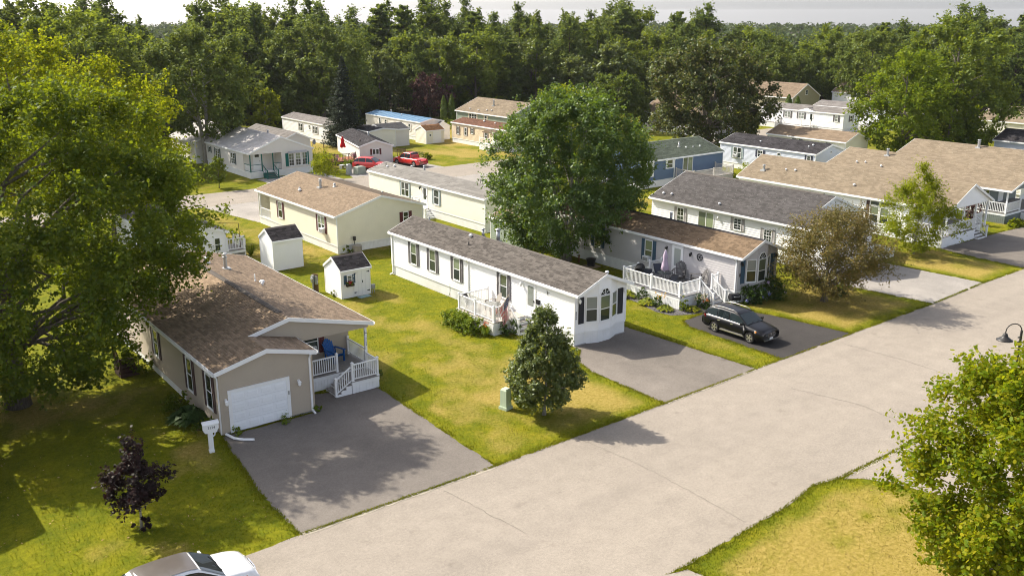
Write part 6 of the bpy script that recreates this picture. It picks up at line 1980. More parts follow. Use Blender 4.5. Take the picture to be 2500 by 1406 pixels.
# the woodland beyond, too far to tell its trees apart
def far_wood():
    r = np.random.default_rng(77)
    P, S = [], []
    for k in range(3600):
        d = 240 + 1500 * r.random() ** 1.5
        a = HEAD + math.atan(r.uniform(-0.66, 0.66))
        x, y = d * math.sin(a), d * math.cos(a)
        az = math.degrees(a)
        top = -0.0138 * max(0, d - 900) + r.uniform(6.0, 10.5)
        n = 26
        q = unit(r.normal(size=(n, 3)))
        q[:, 2] = np.abs(q[:, 2])
        P.append(np.array([x, y, top - 5]) + q * np.array([4.0, 4.0, 5.0]) * r.uniform(0.8, 1.25))
        S.append(np.full(n, 2.4 * r.uniform(0.8, 1.3)))
    P, S = np.concatenate(P), np.concatenate(S)
    me = leaf_mesh('distant_woodland', P, r.normal(size=P.shape) * 0.6 + np.array([0, 0, 0.6]), S, leaf_mat('distant_leaf', [(0.035, 0.06, 0.02), (0.05, 0.08, 0.026), (0.07, 0.095, 0.03)], (0.18, 0.22, 0.05), 0.25), seed=78)
    tag(put('distant_woodland', me), 'far woodland rolling to the horizon beyond the pines', 'woodland', None, 'stuff')
far_wood()
# ---------------------------------------------------------------- vehicles
def car_paint(name, c, rough=0.22, coat=1.0, metal=0.0):
    m, nt, p = base_mat(name, rough, 0.5 if max(c) > 0.05 else 0.25, metal)
    p.inputs['Coat Weight'].default_value = coat
    p.inputs['Coat Roughness'].default_value = 0.05
    n_ = noise(nt, 3.0, 3, obj_vec(nt))
    r_ = ramp(nt, n_.outputs[0], [(0.3, sc3(c, 0.93)), (0.7, sc3(c, 1.05))])
    nt.links.new(r_.outputs[0], p.inputs['Base Color'])
    return m
CHROME = paint('chrome', (0.75, 0.75, 0.76), 0.15, 0.03, metal=1.0, dirt=0)
ALLOY = paint('alloy_rim', (0.62, 0.60, 0.57), 0.3, 0.05, metal=0.85, dirt=0.1)
TYRE = paint('tyre_rubber', (0.018, 0.017, 0.016), 0.85, 0.2, 8)
CARGLASS = glass_mat('car_glass', (0.012, 0.018, 0.02), 0.02)
LENS = paint('clear_lens', (0.62, 0.60, 0.55), 0.1, 0.2, 12, spec=0.8, dirt=0)
REDLENS = paint('red_lens', (0.45, 0.012, 0.01), 0.15, 0.1, spec=0.7, dirt=0)
AMBER = paint('amber_lens', (0.7, 0.25, 0.03), 0.2, 0.1, dirt=0)

def car(label, loc, rz, body, L=4.8, Wd=1.84, roofh=1.62, sh=None, cab=None, wb=2.74, fo=0.95, wr=0.345, roofmat=None, rails=False, windows=None, group=None, cat='car', name='parked_car', ground=0.27, bed=None, chrome=True, rest_front=True):
    t = thing(name, label, cat, loc, rz, group)
    h2 = L / 2
    xf = h2 - fo
    xr_ = xf - wb
    sh = sh or ([-h2, -h2 + 0.12, -h2 + 0.5, 0.75, 1.15, h2 - 0.45, h2 - 0.12, h2], [0.80, 0.98, 1.04, 1.03, 1.02, 0.93, 0.86, 0.76])
    cab = cab or ([-h2 + 0.12, -h2 + 0.42, -h2 + 0.75, -0.9, 0.1, 0.42, 1.22], [1.03, 1.44, roofh - 0.05, roofh, roofh - 0.02, roofh - 0.09, 1.02])
    RA = wr + 0.055
    xs = sorted(set(list(np.linspace(-h2, h2, 33)) + [xf + RA * math.cos(a) for a in np.linspace(0, math.pi, 13)] + [xr_ + RA * math.cos(a) for a in np.linspace(0, math.pi, 13)]))
    hw0 = Wd / 2
    def hw(x):
        e = abs(x) / h2
        return hw0 * (1 - 0.16 * max(0, (e - 0.72) / 0.28) ** 2.2)
    def zb(x):
        b = ground + 0.10 * max(0, (abs(x) / h2 - 0.86) / 0.14)
        for xw in (xf, xr_):
            if abs(x - xw) < RA:
                b = max(b, wr + math.sqrt(max(0, RA * RA - (x - xw) ** 2)))
        return b
    def shz(x):
        return float(np.interp(x, *sh))
    m_ = MB()
    nsec = 9
    rows = []
    for x in xs:
        w_, b, s_ = hw(x), zb(x), shz(x)
        dn = [(w_ - 0.12, b + 0.0), (w_ - 0.02, b + 0.02), (w_, max(b + 0.04, 0.58)), (w_ - 0.005, max(b + 0.06, 0.74)), (w_ - 0.045, s_ - 0.07), (w_ - 0.12, s_ - 0.005), (w_ * 0.62, s_ + 0.035), (w_ * 0.3, s_ + 0.05), (0, s_ + 0.054)]
        if s_ < 0.85:
            dn = [(y, min(z, s_ - 0.02 + 0.06 * i / 8) if i > 2 else min(z, s_ - 0.1)) for i, (y, z) in enumerate(dn)]
            dn = [(y, max(z, dn[0][1])) for y, z in dn]
        rows.append([(x, y, z) for y, z in dn] + [(x, -y, z) for y, z in dn[-2::-1]])
    k = len(rows[0])
    vs = [p for r_ in rows for p in r_]
    fs = []
    for i in range(len(rows) - 1):
        for j in range(k - 1):
            fs.append((i * k + j, i * k + j + 1, (i + 1) * k + j + 1, (i + 1) * k + j))
        fs.append((i * k + k - 1, i * k, (i + 1) * k, (i + 1) * k + k - 1))
    fs.append(tuple(range(k)))
    fs.append(tuple((len(rows) - 1) * k + j for j in range(k - 1, -1, -1)))
    m_.add(vs, fs)
    m_.build('body', body, t, smooth=True)
    # inner wells so no daylight shows under the body
    u = MB(); u.box(-h2 + 0.25, h2 - 0.25, -hw0 + 0.2, hw0 - 0.2, 0.22, 0.75); u.build('underbody', BLACK, t)
    # cabin
    cx = np.linspace(cab[0][0], cab[0][-1], 36)
    cb_, cr_ = hw0 - 0.10, hw0 - 0.27
    def top(x): return float(np.interp(x, *cab))
    def side(x, tt):
        b0 = shz(x) - 0.03
        e = max(b0 + 0.01, top(x) - 0.05)
        q = (e - b0) / max(0.1, roofh - 1.0)
        yr = cb_ - (cb_ - cr_) * min(1, q)
        return cb_ - 0.0 - (cb_ - yr) * tt, b0 + (e - b0) * tt
    rows = []
    for x in cx:
        y0, z0 = side(x, 0); y1, z1 = side(x, 0.5); y2, z2 = side(x, 1)
        tz = max(top(x), z2 + 0.004)
        half = [(y0, z0), (y1, z1), (y2, z2), (y2 - 0.06, z2 + (tz - z2) * 0.8), (y2 * 0.55, tz + 0.012), (0, tz + 0.022)]
        rows.append([(x, y, z) for y, z in half] + [(x, -y, z) for y, z in half[-2::-1]])
    c = MB()
    k = len(rows[0])
    c.add([p for r_ in rows for p in r_], [(i * k + j, i * k + j + 1, (i + 1) * k + j + 1, (i + 1) * k + j) for i in range(len(rows) - 1) for j in range(k - 1)])
    c.build('cabin', body, t, smooth=True)
    def patch(nm, pts_fn, us, vs_, mat, offs):
        g = MB()
        vv = [pts_fn(a, b) for a in us for b in vs_]
        n2 = len(vs_)
        g.add(vv, [(i * n2 + j, i * n2 + j + 1, (i + 1) * n2 + j + 1, (i + 1) * n2 + j) for i in range(len(us) - 1) for j in range(n2 - 1)])
        return g.build(nm, mat, t, smooth=True)
    xws, xwe = cab[0][-2] + 0.03, cab[0][-1] - 0.06
    def ws(a, b):
        y2, z2 = side(a, 1)
        yy = b * (y2 - 0.03)
        tz = max(top(a), z2 + 0.004)
        z = tz + 0.022 - 0.012 * abs(b) ** 2 - (tz - z2) * 0.35 * max(0, abs(b) - 0.8) / 0.2
        return (a + 0.012, yy, z + 0.012)
    patch('windshield', ws, np.linspace(xws, xwe, 8), np.linspace(-1, 1, 9), CARGLASS, 0)
    xrs, xre = cab[0][0] + 0.05, cab[0][1] + 0.18
    def rg(a, b):
        p = ws(a, b * 0.95)
        return (a - 0.014, p[1], p[2])
    patch('rear_window', rg, np.linspace(xrs, xre, 6), np.linspace(-1, 1, 9), CARGLASS, 0)
    if roofmat:
        patch('roof_panel', lambda a, b: (a, b * (side(a, 1)[0] - 0.06), max(top(a), side(a, 1)[1]) + 0.030 - 0.012 * b * b), np.linspace(cab[0][2] - 0.1, cab[0][-2] - 0.02, 10), np.linspace(-1, 1, 9), roofmat, 0)
    windows = windows or [(-1.98, -1.22), (-1.16, -0.28), (-0.18, 0.88)]
    for sg in (1, -1):
        for a0, a1 in windows:
            def sw(a, b):
                y, z = side(a, b)
                return (a, sg * (y + 0.010), z)
            patch('side_window', sw, np.linspace(a0, a1, 8), np.linspace(0.10, 0.93, 4), CARGLASS, 0)
        if chrome:
            tr = MB()
            tr.tube([(a, sg * (side(a, 0.04)[0] + 0.012), side(a, 0.04)[1]) for a in np.linspace(windows[0][0], windows[-1][1] + 0.1, 14)], 0.007, 5)
            tr.build('window_trim', CHROME, t)
        if rails:
            rr_ = MB()
            pts = [(a, sg * (side(a, 1)[0] - 0.04), top(a) + (0.075 if 0 < i < 7 else 0.02)) for i, a in enumerate(np.linspace(-1.75, 0.25, 8))]
            rr_.tube(pts, 0.026, 7)
            rr_.build('roof_rail', paint('grey_rail', (0.22, 0.21, 0.2), 0.35, 0.1, metal=0.6), t)
        mi = MB()
        xm = cab[0][-1] - 0.32
        mi.hexa([(xm - 0.06, sg * (hw0 + 0.02), 1.02), (xm + 0.08, sg * (hw0 + 0.02), 1.02), (xm + 0.06, sg * (hw0 + 0.2), 1.05), (xm - 0.04, sg * (hw0 + 0.2), 1.05),
                 (xm - 0.06, sg * (hw0 + 0.02), 1.17), (xm + 0.05, sg * (hw0 + 0.02), 1.18), (xm + 0.04, sg * (hw0 + 0.2), 1.18), (xm - 0.04, sg * (hw0 + 0.2), 1.18)])
        mi.beam((xm + 0.02, sg * (hw0 - 0.1), 1.03), (xm + 0.02, sg * (hw0 + 0.05), 1.08), 0.06, 0.05)
        mi.build('mirror', body, t)
        for xd in (windows[1][0] + 0.12, windows[-1][0] + 0.16):
            d = MB(); d.box(xd, xd + 0.2, sg * hw0 - 0.02, sg * hw0 + 0.02, 0.86, 0.895); d.build('door_handle', CHROME if chrome else body, t)
        sk = MB(); sk.beam((xr_ + RA + 0.02, sg * (hw0 - 0.03), ground + 0.05), (xf - RA - 0.02, sg * (hw0 - 0.03), ground + 0.05), 0.07, 0.05); sk.build('sill_trim', ALLOY if chrome else BLACK, t)
        for xw in (xf, xr_):
            w_ = put('wheel', None, t, (xw, sg * (hw0 - 0.13), wr))
            ty = MB(); ty.lathe([(wr * 0.62, -0.11), (wr * 0.9, -0.12), (wr, -0.09), (wr, 0.09), (wr * 0.9, 0.12), (wr * 0.62, 0.11)], 28, 0, (0, 0, 0), 'Y'); ty.build('tyre', TYRE, w_, smooth=False)
            ri = MB()
            ri.lathe([(wr * 0.70, sg * 0.10), (wr * 0.66, sg * 0.122), (wr * 0.60, sg * 0.09), (wr * 0.58, sg * 0.02)], 28, 0, (0, 0, 0), 'Y')
            for q in range(5):
                for dq in (-0.16, 0.16):
                    a = 2 * math.pi * q / 5 + dq
                    ri.beam((0.03 * math.cos(a), sg * 0.10, 0.03 * math.sin(a)), (wr * 0.64 * math.cos(a), sg * 0.105, wr * 0.64 * math.sin(a)), 0.045, 0.03, side=(-math.sin(a), 0, math.cos(a)))
            ri.lathe([(0.055, sg * 0.06), (0.05, sg * 0.125)], 14, 0, (0, 0, 0), 'Y')
            ri.build('rim', ALLOY, w_)
            bk = MB(); bk.lathe([(wr * 0.58, sg * 0.0), (wr * 0.58, sg * 0.03)], 20, 0, (0, 0, 0), 'Y'); bk.build('brake_shade', BLACK, w_)
        hl = MB()
        hl.hexa([(h2 - 0.55, sg * (hw(h2 - 0.5) + 0.012), 0.74), (h2 - 0.10, sg * (hw(h2) - 0.03), 0.62), (h2 + 0.015, sg * (hw(h2) - 0.34), 0.62), (h2 - 0.25, sg * (hw0 - 0.4), 0.72),
                 (h2 - 0.62, sg * (hw(h2 - 0.5) - 0.02), 0.90), (h2 - 0.16, sg * (hw(h2) - 0.05), 0.83), (h2 - 0.03, sg * (hw(h2) - 0.36), 0.80), (h2 - 0.3, sg * (hw0 - 0.45), 0.88)])
        ho = hl.build('headlight', LENS, t)
        a_ = MB(); a_.box(h2 - 0.60, h2 - 0.46, sg * (hw(h2 - 0.5) - 0.04) - 0.03, sg * (hw(h2 - 0.5) - 0.04) + 0.03, 0.77, 0.86); a_.build('turn_signal', AMBER, ho)
        tl = MB()
        tl.hexa([(-h2 + 0.02, sg * (hw(h2) - 0.12), 0.82), (-h2 + 0.38, sg * (hw(h2 - 0.4) + 0.005), 0.84), (-h2 + 0.38, sg * (hw(h2 - 0.4) - 0.06), 0.84), (-h2 + 0.06, sg * (hw(h2) - 0.3), 0.82),
                 (-h2 + 0.06, sg * (hw(h2) - 0.10), 1.0), (-h2 + 0.30, sg * (hw(h2 - 0.4) - 0.005), 1.0), (-h2 + 0.30, sg * (hw(h2 - 0.4) - 0.08), 1.0), (-h2 + 0.1, sg * (hw(h2) - 0.3), 1.0)])
        tl.build('tail_light', REDLENS, t)
        fg = MB(); fg.lathe([(0.06, h2 - 0.10), (0.055, h2 - 0.02)], 12, 0, (0, sg * 0.62, 0.42), 'X'); fg.build('fog_light', LENS, t)
    gr = MB()
    hexp = [(-0.36, 0.62), (-0.30, 0.50), (0.30, 0.50), (0.36, 0.62), (0.31, 0.75), (-0.31, 0.75)]
    for i in range(6):
        a, b = hexp[i], hexp[(i + 1) % 6]
        gr.beam((h2 + 0.012, a[0], a[1]), (h2 + 0.012, b[0], b[1]), 0.03, 0.03, side=(1, 0, 0))
    for zz in (0.56, 0.62, 0.68):
        gr.box(h2 - 0.0, h2 + 0.015, -0.33, 0.33, zz - 0.008, zz + 0.008)
    go_ = gr.build('grille', CHROME, t)
    gb = MB(); gb.box(h2 - 0.03, h2 + 0.004, -0.33, 0.33, 0.50, 0.74); gb.build('grille_mesh', BLACK, go_)
    eb = MB(); eb.lathe([(0.05, h2 + 0.01), (0.045, h2 + 0.03)], 16, 0, (0, 0, 0.63), 'X'); eb.build('badge', CHROME, go_)
    pl = MB(); pl.box(h2 - 0.0, h2 + 0.02, -0.15, 0.15, 0.36, 0.47); pl.build('number_plate', TRIM, t)
    bp = MB(); bp.beam((h2 - 0.02, -0.62, 0.32), (h2 - 0.02, 0.62, 0.32), 0.08, 0.04); bp.build('bumper_trim', ALLOY, t)
    wp = MB()
    for sg in (0.1, -0.45):
        wp.beam((xwe + 0.02, sg, top(xwe) + 0.04), (xwe - 0.12, sg + 0.42, top(xwe - 0.12) + 0.05), 0.015, 0.015)
    wp.build('wiper', BLACK, t)
    return t

car('black station wagon parked on the dark driveway before the grey home', (45.93, 34.95, 0.010), -math.pi / 2, car_paint('black_car_paint', (0.003, 0.003, 0.0045), 0.35, 0.22), rails=True)
sh_ = ([-2.32, -2.2, -1.8, 0.8, 1.1, 1.6, 2.1, 2.25, 2.32], [0.80, 1.0, 1.07, 1.08, 1.08, 1.03, 0.92, 0.82, 0.66])
car('white crossover with dark glass roof cut off by the bottom edge', (8.55, 28.75, 0.006), rad(-1.5), car_paint('white_car_paint', (0.80, 0.80, 0.80), 0.3), L=4.64, Wd=1.85, roofh=1.66, sh=sh_,
    cab=([-2.2, -1.9, -1.5, -0.8, 0.0, 0.32, 1.18], [1.05, 1.45, 1.62, 1.66, 1.64, 1.58, 1.07]), roofmat=car_paint('brown_glass_roof', (0.085, 0.07, 0.058), 0.3, 0.4), chrome=False)
red = car_paint('red_car_paint', (0.55, 0.018, 0.012), 0.3)
car('red crossover parked by the small black roofed home', (60.3, 105.6, 0.010), rad(-55), red, L=4.3, Wd=1.8, roofh=1.62, wb=2.6, fo=0.85, chrome=False)
car('red pickup parked right of the red crossover', (66.3, 105.4, 0.010), rad(100), red, L=5.2, Wd=1.85, roofh=1.72, wb=3.3, fo=0.9, wr=0.37, chrome=False,
    cab=([-0.9, -0.85, -0.75, -0.3, 0.5, 0.75, 1.45], [1.05, 1.5, 1.70, 1.72, 1.71, 1.62, 1.02]), windows=[(-0.75, -0.25), (-0.2, 0.3), (0.36, 1.1)], cat='pickup', name='pickup_truck')
car('red car almost hidden behind the dark chestnut tree', (133.2, 104.4, 0), rad(150), red, L=4.4, roofh=1.5, chrome=False)

# ---------------------------------------------------------------- furniture
def adirondack(label, loc, rz, mat, s=1.0):
    t = thing('adirondack_chair', label, 'chair', loc, rz)
    t.scale = (s, s, s)
    for i in range(5):      # seat slats
        m_ = MB(); y = -0.28 + i * 0.11; z = 0.37 - 0.035 * i
        m_.hexa([(-0.27, y, z - 0.02), (0.27, y, z - 0.02), (0.27, y + 0.10, z - 0.055), (-0.27, y + 0.10, z - 0.055), (-0.27, y, z), (0.27, y, z), (0.27, y + 0.10, z - 0.035), (-0.27, y + 0.10, z - 0.035)])
        m_.build('seat_slat', mat, t)
    for i in range(7):      # fan back
        a = (i - 3) * 0.075
        hgt = 0.78 - 0.035 * abs(i - 3) ** 1.5
        p0 = Vector((a * 0.95, 0.24, 0.24)); p1 = Vector((a * 1.25, 0.24 + hgt * 0.48, 0.24 + hgt))
        m_ = MB(); m_.beam(p0, p1, 0.068, 0.02, side=(1, 0, 0)); m_.build('back_slat', mat, t)
    for sg in (-1, 1):
        m_ = MB(); m_.hexa([(sg * 0.27, -0.38, 0.56), (sg * 0.41, -0.38, 0.56), (sg * 0.38, 0.38, 0.56), (sg * 0.30, 0.38, 0.56), (sg * 0.27, -0.38, 0.585), (sg * 0.41, -0.38, 0.585), (sg * 0.38, 0.38, 0.585), (sg * 0.30, 0.38, 0.585)]); m_.build('armrest', mat, t)
        m_ = MB(); m_.beam((sg * 0.31, -0.30, 0), (sg * 0.31, -0.30, 0.56), 0.03, 0.11, side=(1, 0, 0)); m_.build('leg', mat, t)
        m_ = MB(); m_.beam((sg * 0.29, -0.32, 0.34), (sg * 0.29, 0.48, 0.05), 0.03, 0.12, side=(1, 0, 0)); m_.build('leg', mat, t)
        m_ = MB(); m_.beam((sg * 0.33, 0.30, 0.20), (sg * 0.33, 0.34, 0.56), 0.03, 0.06, side=(1, 0, 0)); m_.build('arm_support', mat, t)
    m_ = MB(); m_.box(-0.3, 0.3, 0.38, 0.41, 0.52, 0.6); m_.build('back_brace', mat, t)
    return t
BLUEP = paint('bright_blue_plastic', (0.004, 0.10, 0.36), 0.5, 0.06)
GREYP = paint('grey_plastic_wood', (0.115, 0.11, 0.108), 0.6, 0.1)
TAUPE = paint('taupe_plastic_wood', (0.33, 0.30, 0.265), 0.6, 0.1)
adirondack('bright blue adirondack chair on the porch of the tan home', (14.7 + 8.05, 41 + 3.65, 0.80), rad(15), BLUEP, 1.15)
adirondack('taupe adirondack chair on the flag deck of the white home', (35.25, 46.6, 0.84), rad(-105), TAUPE, 1.05)
adirondack('larger left one of the two grey adirondack chairs by the white door', (50.2, 43.9, 0.86), rad(-60), GREYP, 1.2)
adirondack('right one of the two grey adirondack chairs, nearer the deck steps', (50.2, 42.2, 0.86), rad(-130), GREYP, 1.15)

def sling_chair(label, loc, rz, mat, frame=DKMETAL):
    t = thing('patio_chair', label, 'chair', loc, rz)
    m_ = MB(); m_.hexa([(-0.29, -0.26, 0.42), (0.29, -0.26, 0.42), (0.29, 0.24, 0.36), (-0.29, 0.24, 0.36), (-0.29, -0.26, 0.44), (0.29, -0.26, 0.44), (0.29, 0.24, 0.38), (-0.29, 0.24, 0.38)]); m_.build('seat', mat, t)
    m_ = MB(); m_.hexa([(-0.29, 0.25, 0.38), (0.29, 0.25, 0.38), (0.29, 0.275, 0.38), (-0.29, 0.275, 0.38), (-0.29, 0.52, 0.98), (0.29, 0.52, 0.98), (0.29, 0.545, 0.98), (-0.29, 0.545, 0.98)]); m_.build('backrest', mat, t)
    for sg in (-1, 1):
        m_ = MB(); m_.tube([(sg * 0.31, -0.28, 0.0), (sg * 0.31, -0.27, 0.62), (sg * 0.31, 0.36, 0.64)], 0.016, 6); m_.build('armrest', frame, t)
        m_ = MB(); m_.tube([(sg * 0.31, 0.40, 0.0), (sg * 0.31, 0.22, 0.38), (sg * 0.31, 0.54, 0.99)], 0.016, 6); m_.build('leg', frame, t)
    m_ = MB(); m_.tube([(-0.31, 0.54, 0.99), (0.31, 0.54, 0.99)], 0.016, 6); m_.build('top_rail', frame, t)
    return t
SLING = paint('slate_sling_cloth', (0.055, 0.062, 0.085), 0.8, 0.1, 20)
sling_chair('slate sling chair between the covered grill and the closed umbrella', (48.3, 45.1, 0.86), rad(125), SLING)
sling_chair('slate sling chair before the white door behind the umbrella', (49.3, 44.9, 0.86), rad(-20), SLING)
sling_chair('slate sling chair nearest the front railing of the grey deck', (48.2, 42.9, 0.86), rad(165), SLING)
sling_chair('dark sling chair against the far railing of the flag deck', (34.2, 47.4, 0.84), rad(30), paint('taupe_sling', (0.10, 0.09, 0.085), 0.8, 0.1))

def round_table(label, loc, r, h, mat, leg=DKMETAL):
    t = thing('patio_table', label, 'table', loc)
    m_ = MB(); m_.lathe([(r, h - 0.02), (r, h + 0.005), (r - 0.03, h + 0.012)], 28); m_.build('table_top', mat, t)
    for i in range(4):
        a = math.pi / 4 + i * math.pi / 2
        m_ = MB(); m_.tube([(math.cos(a) * r * 0.75, math.sin(a) * r * 0.75, 0), (math.cos(a) * r * 0.5, math.sin(a) * r * 0.5, h - 0.02)], 0.016, 6); m_.build('leg', leg, t)
    return t
round_table('dark glass patio table under the closed lilac umbrella', (48.9, 44.1, 0.86), 0.55, 0.70, CARGLASS)
round_table('round glass table in the middle of the flag deck', (34.75, 46.0, 0.84), 0.62, 0.62, glass_mat('smoked_table_glass', (0.10, 0.10, 0.09)))

def umbrella(label, loc, h, mat, r=0.16):
    t = thing('closed_umbrella', label, 'umbrella', loc)
    m_ = MB(); m_.tube([(0, 0, 0), (0, 0, h)], 0.022, 8); m_.lathe([(0.03, h), (0.035, h + 0.03), (0.005, h + 0.06)], 8); m_.build('pole', TRIM, t)
    g = MB()
    vs, fs = [], []
    n = 24
    prof = [(0.04, h - 0.02), (0.10, h - 0.22), (r * 0.75, h - 0.5), (r * 0.6, h - 0.75), (r * 1.0, h - 1.1), (r * 1.25, h - 1.45), (r * 0.9, h - 1.5)]
    for i, (q, z) in enumerate(prof):
        for k in range(n):
            a = 2 * math.pi * k / n
            rr = q * (1 + (0.28 if k % 2 else -0.22) * min(1, i / 2))
            vs.append((rr * math.cos(a), rr * math.sin(a), z + (0.06 * math.sin(a * 3) if i > 4 else 0)))
    for i in range(len(prof) - 1):
        for k in range(n):
            fs.append((i * n + k, i * n + (k + 1) % n, (i + 1) * n + (k + 1) % n, (i + 1) * n + k))
    g.add(vs, fs)
    co = g.build('canopy', mat, t, smooth=True)
    s_ = MB(); s_.lathe([(r * 0.66, h - 0.78), (r * 0.66, h - 0.73)], 16); s_.build('strap', mat, co)
    b = MB(); b.lathe([(0.24, 0.0), (0.22, 0.06), (0.04, 0.09)], 18); b.build('base', DKMETAL, t)
umbrella('closed lilac patio umbrella on the grey home deck', (48.9, 44.1, 0.86), 2.35, paint('lilac_cloth', (0.52, 0.42, 0.54), 0.8, 0.1, 12), 0.19)
umbrella('closed red patio umbrella on the small deck beside the spruce', (60.6, 113.2, 0.5), 3.0, paint('red_cloth', (0.62, 0.012, 0.015), 0.8, 0.1, 12), 0.26)

def covered_grill(loc, rz):
    t = thing('covered_grill', 'barbecue grill under a black cover at the deck corner', 'grill', loc, rz)
    n = 14
    sec = []
    for x, sw in ((-0.72, 0.86), (-0.68, 1.0), (-0.3, 1.0), (0.3, 1.0), (0.68, 1.0), (0.72, 0.86)):
        pts = [(-0.33, 0.0), (-0.34, 0.45), (-0.33, 0.72), (-0.27, 0.98), (-0.1, 1.10), (0.1, 1.12), (0.27, 1.02), (0.33, 0.75), (0.34, 0.45), (0.33, 0.0)]
        sec.append([(x, y * sw + 0.01 * math.sin(17 * x + 9 * z), z * (1 if abs(x) < 0.7 else 0.97)) for y, z in pts])
    k = len(sec[0])
    m_ = MB()
    m_.add([p for s_ in sec for p in s_], [(i * k + j, i * k + j + 1, (i + 1) * k + j + 1, (i + 1) * k + j) for i in range(len(sec) - 1) for j in range(k - 1)] + [tuple(range(k)), tuple((len(sec) - 1) * k + j for j in range(k - 1, -1, -1))])
    m_.build('cover', paint('black_cover_cloth', (0.008, 0.008, 0.009), 0.7, 0.2, 6), t, smooth=True)
    b = MB(); b.box(-0.6, 0.6, -0.25, 0.25, 0.02, 0.25); b.build('cart', BLACK, t)
covered_grill((47.75, 45.5, 0.86), rad(35))
def small_grill():
    t = thing('portable_grill', 'small black grill standing at the foot of the deck steps', 'grill', (49.95, 38.6, 0.0), rad(-20))
    m_ = MB()
    m_.hexa([(-0.34, -0.22, 0.62), (0.34, -0.22, 0.62), (0.34, 0.22, 0.62), (-0.34, 0.22, 0.62), (-0.38, -0.25, 0.82), (0.38, -0.25, 0.82), (0.38, 0.25, 0.82), (-0.38, 0.25, 0.82)]); m_.build('firebox', BLACK, t)
    l = MB(); l.hexa([(-0.38, -0.25, 0.825), (0.38, -0.25, 0.825), (0.38, 0.25, 0.825), (-0.38, 0.25, 0.825), (-0.34, -0.12, 1.05), (0.34, -0.12, 1.05), (0.34, 0.18, 1.05), (-0.34, 0.18, 1.05)]); lo = l.build('lid', BLACK, t)
    h_ = MB(); h_.tube([(-0.2, -0.24, 0.92), (-0.2, -0.29, 0.92), (0.2, -0.29, 0.92), (0.2, -0.24, 0.92)], 0.012, 6); h_.build('handle', METAL, lo)
    for sx in (-0.3, 0.3):
        for sy in (-0.18, 0.18):
            g = MB(); g.tube([(sx, sy, 0), (sx * 0.95, sy * 0.9, 0.63)], 0.016, 6); g.build('leg', BLACK, t)
small_grill()

# ---------------------------------------------------------------- flag
def flag():
    t = thing('porch_flag', 'american flag hanging from an angled pole on the deck corner post', 'flag', (33.72, 44.45, 1.15))
    d = Vector((0.55, -0.60, 1.28)).normalized()
    p = MB(); p.tube([(0, 0, 0), tuple(d * 1.75)], 0.014, 8); p.lathe([(0.01, 0), (0.03, 0.03), (0.005, 0.06)], 8, 0, tuple(d * 1.75)); p.build('pole', paint('pale_wood_pole', (0.5, 0.38, 0.22), 0.6, 0.1), t)
    b = MB(); b.box(-0.05, 0.03, -0.04, 0.04, -0.08, 0.06); b.build('bracket', METAL, t)
    RED, WHT, BLU = paint('flag_red', (0.55, 0.015, 0.025), 0.8, 0.05, dirt=0), paint('flag_white', (0.80, 0.79, 0.77), 0.8, 0.03, dirt=0), paint('flag_blue', (0.018, 0.028, 0.12), 0.8, 0.05, dirt=0)
    nu, nv = 40, 26          # fly, hoist
    hoist, fly = 0.95, 1.5
    vs = []
    def P(u, v):
        base = d * (1.72 - hoist * v)
        gather = 0.38 * min(1, u * 1.6)
        q = d * (1.72 - hoist * (v + (0.5 - v) * gather))
        out = Vector((rt.x, rt.y, 0))
        fold = 0.055 * math.sin(v * 19 + u * 2.5) * min(1, u * 2.5) + 0.03 * math.sin(v * 9 - u * 5) * u
        sway = 0.10 * u
        return Vector((base.x * (1 - min(1, u * 1.4)) + q.x * min(1, u * 1.4), base.y * (1 - min(1, u * 1.4)) + q.y * min(1, u * 1.4), base.z - u * fly * (1 - 0.10 * v))) + Vector((fw.x, fw.y, 0)) * fold + out * (sway + 0.03 * math.sin(u * 9 + v * 3))
    m_ = MB()
    for i in range(nu + 1):
        for j in range(nv + 1):
            vs.append(P(i / nu, j / nv))
    fs, ms = [], []
    for i in range(nu):
        for j in range(nv):
            fs.append((i * (nv + 1) + j, i * (nv + 1) + j + 1, (i + 1) * (nv + 1) + j + 1, (i + 1) * (nv + 1) + j))
            stripe = j // 2
            ms.append(2 if (i < nu * 0.4 and j < 14) else (0 if stripe % 2 == 0 else 1))
    m_.v, m_.f, m_.m = [tuple(x) for x in vs], fs, ms
    fo = m_.build('flag_cloth', [RED, WHT, BLU], t, smooth=True)
    s_ = MB()
    for r_ in range(9):
        for c_ in range(6 if r_ % 2 == 0 else 5):
            u, v = 0.4 * (r_ + 0.6) / 9.3, (14 / 26) * ((c_ + 0.55 + (0.5 if r_ % 2 else 0)) / 6.1)
            c = P(u, v)
            for sg in (-1, 1):
                o = Vector((fw.x, fw.y, 0)) * (sg * 0.006)
                a = [(c + o + Vector((rt.x * x, rt.y * x, z))) for x, z in ((0, 0.022), (0.008, 0.004), (0.022, 0.0), (0.008, -0.008), (0.0, -0.022), (-0.008, -0.008), (-0.022, 0), (-0.008, 0.004))]
                s_.add(a, [tuple(range(8))])
    s_.build('star', WHT, fo)
flag()

